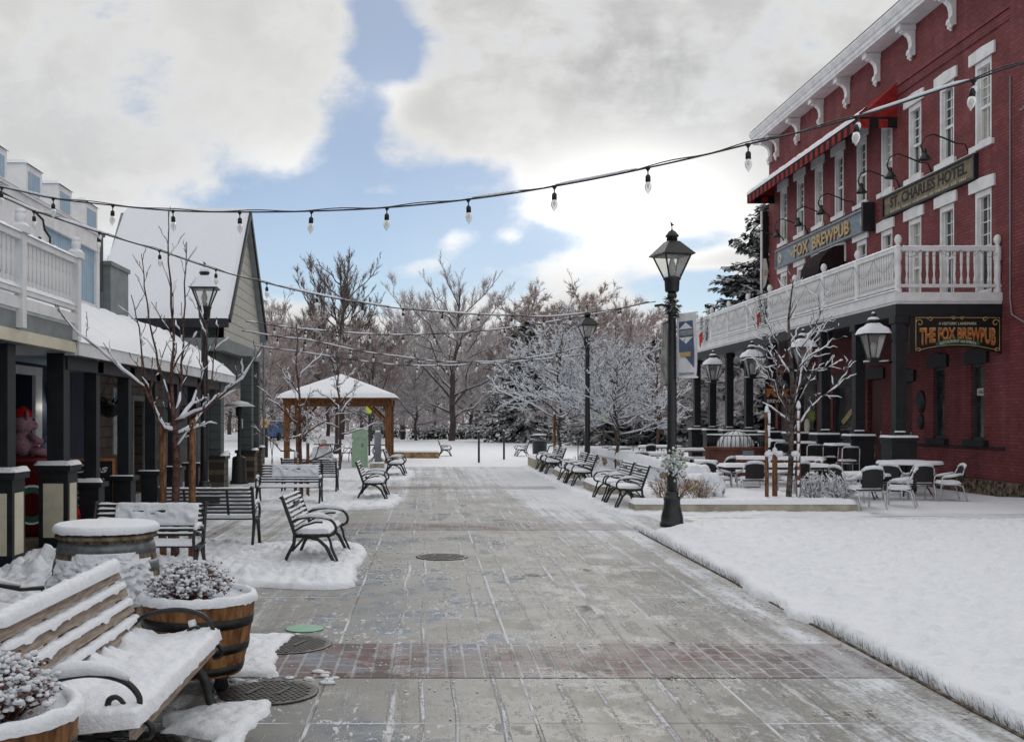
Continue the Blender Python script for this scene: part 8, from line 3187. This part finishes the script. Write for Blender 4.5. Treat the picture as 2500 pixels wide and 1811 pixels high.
def conifer(h, rbase, whorls, seed, tuft=0.22, droop=0.35, gap=0.12, blade=0.045, per=7):
    rg = random.Random(seed)
    tb, cb = MB(), MB()
    tb.tube([(0, 0, -0.1), (0, 0, h * 0.5), (0, 0, h)], [h * 0.018, h * 0.012, 0.01], 7, cap=False)
    for w_ in range(whorls):
        f = w_ / (whorls - 1)
        z = h * (0.05 + 0.93 * f)
        L_ = rbase * (1 - f) ** 0.85 + 0.15
        for k in range(max(4, int(per * (1 - 0.4 * f)))):
            if rg.random() < gap:
                continue
            a = rg.uniform(0, 6.28)
            l_ = L_ * rg.uniform(0.7, 1.15)
            dz = -droop * l_ * rg.uniform(0.5, 1.2) if f < 0.8 else l_ * rg.uniform(0, 0.5)
            p0 = Vector((0, 0, z))
            dirh = Vector((math.cos(a), math.sin(a), 0))
            pts = [p0 + dirh * l_ * t_ + Vector((0, 0, dz * t_ ** 1.3 + 0.25 * l_ * max(0, t_ - 0.6) ** 1.2)) for t_ in (0, 0.3, 0.6, 0.85, 1.0)]
            tb.tube(pts, [0.03 * l_ ** 0.5, 0.025, 0.018, 0.012, 0.008], 3, cap=False)
            n = int(20 * l_ / tuft * 0.30) + 4
            for i in range(n):
                t_ = 0.12 + 0.88 * (i + rg.random()) / n
                ff = t_ * 4
                ii = min(3, int(ff))
                p = pts[ii].lerp(pts[ii + 1], ff - ii)
                s_ = rg.choice((-1, 1))
                side = Vector((-math.sin(a), math.cos(a), 0)) * s_
                d = (side * rg.uniform(0.3, 1.0) + dirh * rg.uniform(0.3, 0.9) + Vector((0, 0, rg.uniform(-0.9, 0.15)))).normalized()
                ln = tuft * rg.uniform(0.6, 1.5) * (0.7 + 0.5 * (1 - t_))
                q = Vector((0, 0, 1)).cross(d).normalized() * blade * rg.uniform(0.7, 1.6)
                m_ = p + d * ln * 0.55 + Vector((0, 0, 0.02))
                cb.add([p - q * 0.4, m_ - q, p + d * ln, m_ + q], [(0, 1, 2, 3)], 0, False)
    return tb, cb


proto('conifer', *conifer(9.5, 4.5, 26, 71, 0.36, 0.34, 0.04, 0.12, 12), 'grey_bark', ['snowy_needles'])
proto('spruce', *conifer(13.8, 6.2, 36, 72, 0.46, 0.12, 0.04, 0.12, 17), 'grey_bark', ['dark_needles'])

# the rows, left to right (px = photograph column of the trunk, Y = distance)
g1 = 'bare park trees beyond the street'
T = plant_tree
T('bare_tree', 'brownish bare tree rising just right of the gabled roof', 'brown', 665, 88, 1.02, 0.3, g1)
T('bare_tree', 'brownish bare tree with white forked trunk left of the wooden shelter', 'brown', 640, 66, 0.66, 1.9, g1)
T('bare_tree', 'tallest dark bare tree with upright twigs, above the wooden shelter', 'upright', 832, 84, 1.06, 0.0, g1)
T('bare_tree', 'brownish bare tree filling behind the wooden shelter', 'brown', 745, 76, 0.80, 4.0, g1)
T('bare_tree', 'brownish bare tree right behind the shelter roof peak', 'brown', 905, 78, 0.74, 2.6, g1)
T('bare_tree', 'pale grey frosted tree with a dark forked trunk in the middle of the park', 'pale', 1102, 79, 0.98, 0.5, g1)
T('bare_tree', 'small snowy tree with a short dark trunk left of the forked trunk', 'snowy', 1016, 80, 0.60, 1.0, g1)
T('bare_tree', 'pale frosted tree standing further back left of the forked trunk', 'pale', 985, 105, 1.05, 2.2, g1)
T('bare_tree', 'pale frosted tree standing further back right of the forked trunk', 'pale', 1165, 108, 1.0, 4.4, g1)
T('rust_tree', 'broad tree with rust-brown leaves left of the second lamp post', 'rust', 1290, 92, 0.98, 0.2, g1)
T('rust_tree', 'highest broad tree with sparse rust leaves above the second lamp post', 'rust', 1420, 98, 1.06, 2.0, g1)
T('rust_tree', 'brown-twigged tree left of the near lamp post', 'brown', 1545, 90, 0.98, 5.0, g1)
T('snowy_tree', 'wide snow-laden tree with long pale limbs behind the second lamp post', 'snowy', 1432, 64, 0.74, 0.8, g1)
T('snowy_tree', 'snow-laden tree between the second lamp post and the banner', 'snowy', 1500, 60, 0.70, 3.1, g1)
T('snowy_tree', 'snow-laden tree behind the porch columns', 'snowy', 1745, 58, 0.66, 2.2, g1)
T('snowy_tree', 'snow-laden tree behind the porch near the pub sign', 'snowy', 1835, 66, 0.74, 0.7, g1)
T('snowy_tree', 'snow-laden tree just right of the near lamp post and below the balcony end', 'snowy', 1665, 70, 0.72, 5.2, g1)
T('snowy_tree', 'frosted tree showing left of the gabled roof', 'pale', 262, 70, 0.98, 5.2, g1)
T('bare_tree', 'brownish bare tree at the far left behind the shops', 'brown', 590, 96, 1.0, 0.9, g1)
for px, Y, k_, sc, tx in ((560, 110, 'brown', 1.1, 'brown twiggy tree furthest left in the back row of the park'), (720, 112, 'brown', 1.12, 'brown twiggy tree in the back row behind the left shelter post'),
                          (800, 100, 'rust', 0.72, 'rust-brown tree low in the back row behind the tallest dark tree'), (880, 104, 'brown', 1.0, 'brown twiggy tree in the back row right of the tallest dark tree'),
                          (1060, 118, 'pale', 1.1, 'tall pale tree in the back row behind the forked trunk'), (1225, 100, 'brown', 0.9, 'brown twiggy tree in the back row above the far lamp'),
                          (1330, 112, 'brown', 1.2, 'brown twiggy tree in the back row left of the second lamp post'), (1480, 116, 'rust', 1.1, 'rust-brown tree in the back row right of the second lamp post'),
                          (1610, 110, 'brown', 1.0, 'brown twiggy tree in the back row behind the near lamp post'), (1690, 120, 'pale', 0.8, 'pale tree in the back row under the balcony end'),
                          (940, 92, 'snowy', 0.75, 'frosted low tree right of the shelter roof'), (1150, 94, 'snowy', 0.72, 'frosted low tree left of the far lamp'),
                          (600, 80, 'snowy', 0.8, 'frosted low tree behind the patio heater')):
    T('bare_tree' if k_ != 'snowy' else 'snowy_tree', tx, k_, px, Y, sc, px * 0.7, g1)
g2 = 'dark snowy conifers in the park'
T('conifer', 'dark snow-laden conifer right of the far lamp, lowest boughs on the snow', 'conifer', 1285, 74, 0.90, 0.0, g2)
T('conifer', 'dark conifer behind the banner of the near lamp post', 'conifer', 1600, 68, 0.72, 1.2, g2)
T('conifer', 'dark conifer between the snowy young trees', 'conifer', 1470, 66, 0.62, 2.2, g2)
T('spruce', 'tall dark spruce rising behind the far end of the hotel balcony', 'spruce', 1868, 62, 1.04, 0.0)


def hedge(label, px, Y, w_, h, seed):
    rg = random.Random(seed)
    x = (px - VX) * Y / F
    t_ = thing('shrub', label, 'shrub', (x, Y, 0.05), 0, 'dark snow-capped shrubs along the park edge')
    mb = MB()
    for _ in range(int(520 * w_)):
        a, b = rg.uniform(0, 6.28), rg.uniform(0, 1.57)
        r = 0.75 + 0.25 * rg.random()
        p = Vector((w_ * math.cos(a) * math.cos(b) * r, 0.8 * math.sin(a) * math.cos(b) * r, h * math.sin(b) * r + 0.05))
        n_ = Vector((math.cos(a) * math.cos(b), math.sin(a) * math.cos(b), math.sin(b) + 0.3)).normalized()
        u = n_.orthogonal().normalized() * 0.11
        v = n_.cross(u).normalized() * 0.09
        u = Matrix.Rotation(rg.uniform(0, 6.28), 3, n_) @ u
        mb.add([p - u, p - v, p + u, p + v], [(0, 1, 2, 3)])
    mb.build('foliage', 'hedge_leaf', t_)
    mb = MB()
    for _ in range(5):
        a = rg.uniform(0, 6.28)
        mb.tube([(0.1 * math.cos(a), 0.1 * math.sin(a), -0.05), (w_ * 0.5 * math.cos(a), 0.4 * math.sin(a), h * 0.7)], 0.03, 5)
    mb.build('stems', 'grey_bark', t_)


for px, Y, w_, h, tx in ((700, 86, 2.2, 1.3, 'dark snowy shrub at the far left of the park, behind the shelter'), (930, 90, 2.3, 1.2, 'dark snowy shrub right of the shelter posts'),
                         (1042, 84, 1.6, 1.25, 'dark snow-capped shrub left of the forked trunk'), (1082, 86, 1.3, 1.3, 'dark snow-capped shrub just behind the forked trunk'),
                         (1140, 85, 1.5, 1.15, 'dark snow-capped shrub right of the forked trunk'), (1180, 88, 1.2, 1.1, 'dark snow-capped shrub left of the far lamp post'),
                         (1420, 84, 2.4, 1.4, 'dark snowy shrub beyond the snowy young trees'), (1560, 80, 2.6, 1.5, 'dark snowy shrub left of the near lamp post'),
                         (1700, 78, 2.6, 1.5, 'dark snowy shrub behind the porch columns')):
    hedge(tx, px, Y, w_, h, int(px))

# far woods closing the view: one mass
rg = random.Random(90)
mb = MB()
for _ in range(60000):
    x = rg.uniform(-66, 66)
    y = rg.uniform(118, 150)
    top = 6.8 + 2.4 * fbm(x * 0.08, y * 0.05, 3.0, 3)
    z = top * rg.random() ** 0.9
    ln = rg.uniform(0.7, 2.0)
    d = Vector((rg.gauss(0, 0.7), rg.gauss(0, 0.5), rg.uniform(0.1, 1.3))).normalized() * ln
    p = Vector((x, y, z))
    q = d.cross(Vector((rg.gauss(0, 1), rg.gauss(0, 1), rg.gauss(0, 1)))).normalized() * rg.uniform(0.03, 0.07)
    mb.add([p - q, p + q, p + d], [(0, 1, 2)])
for _ in range(160):
    x, y = rg.uniform(-66, 66), rg.uniform(114, 150)
    mb.tube([(x, y, 0), (x + rg.gauss(0, 0.5), y, 7)], [0.2, 0.05], 5, cap=False)
tag(mb.build('far_wood', 'frosted_twig_brown'), 'far-off frosted brown wood closing the view beyond the park', 'wood', kind='stuff')
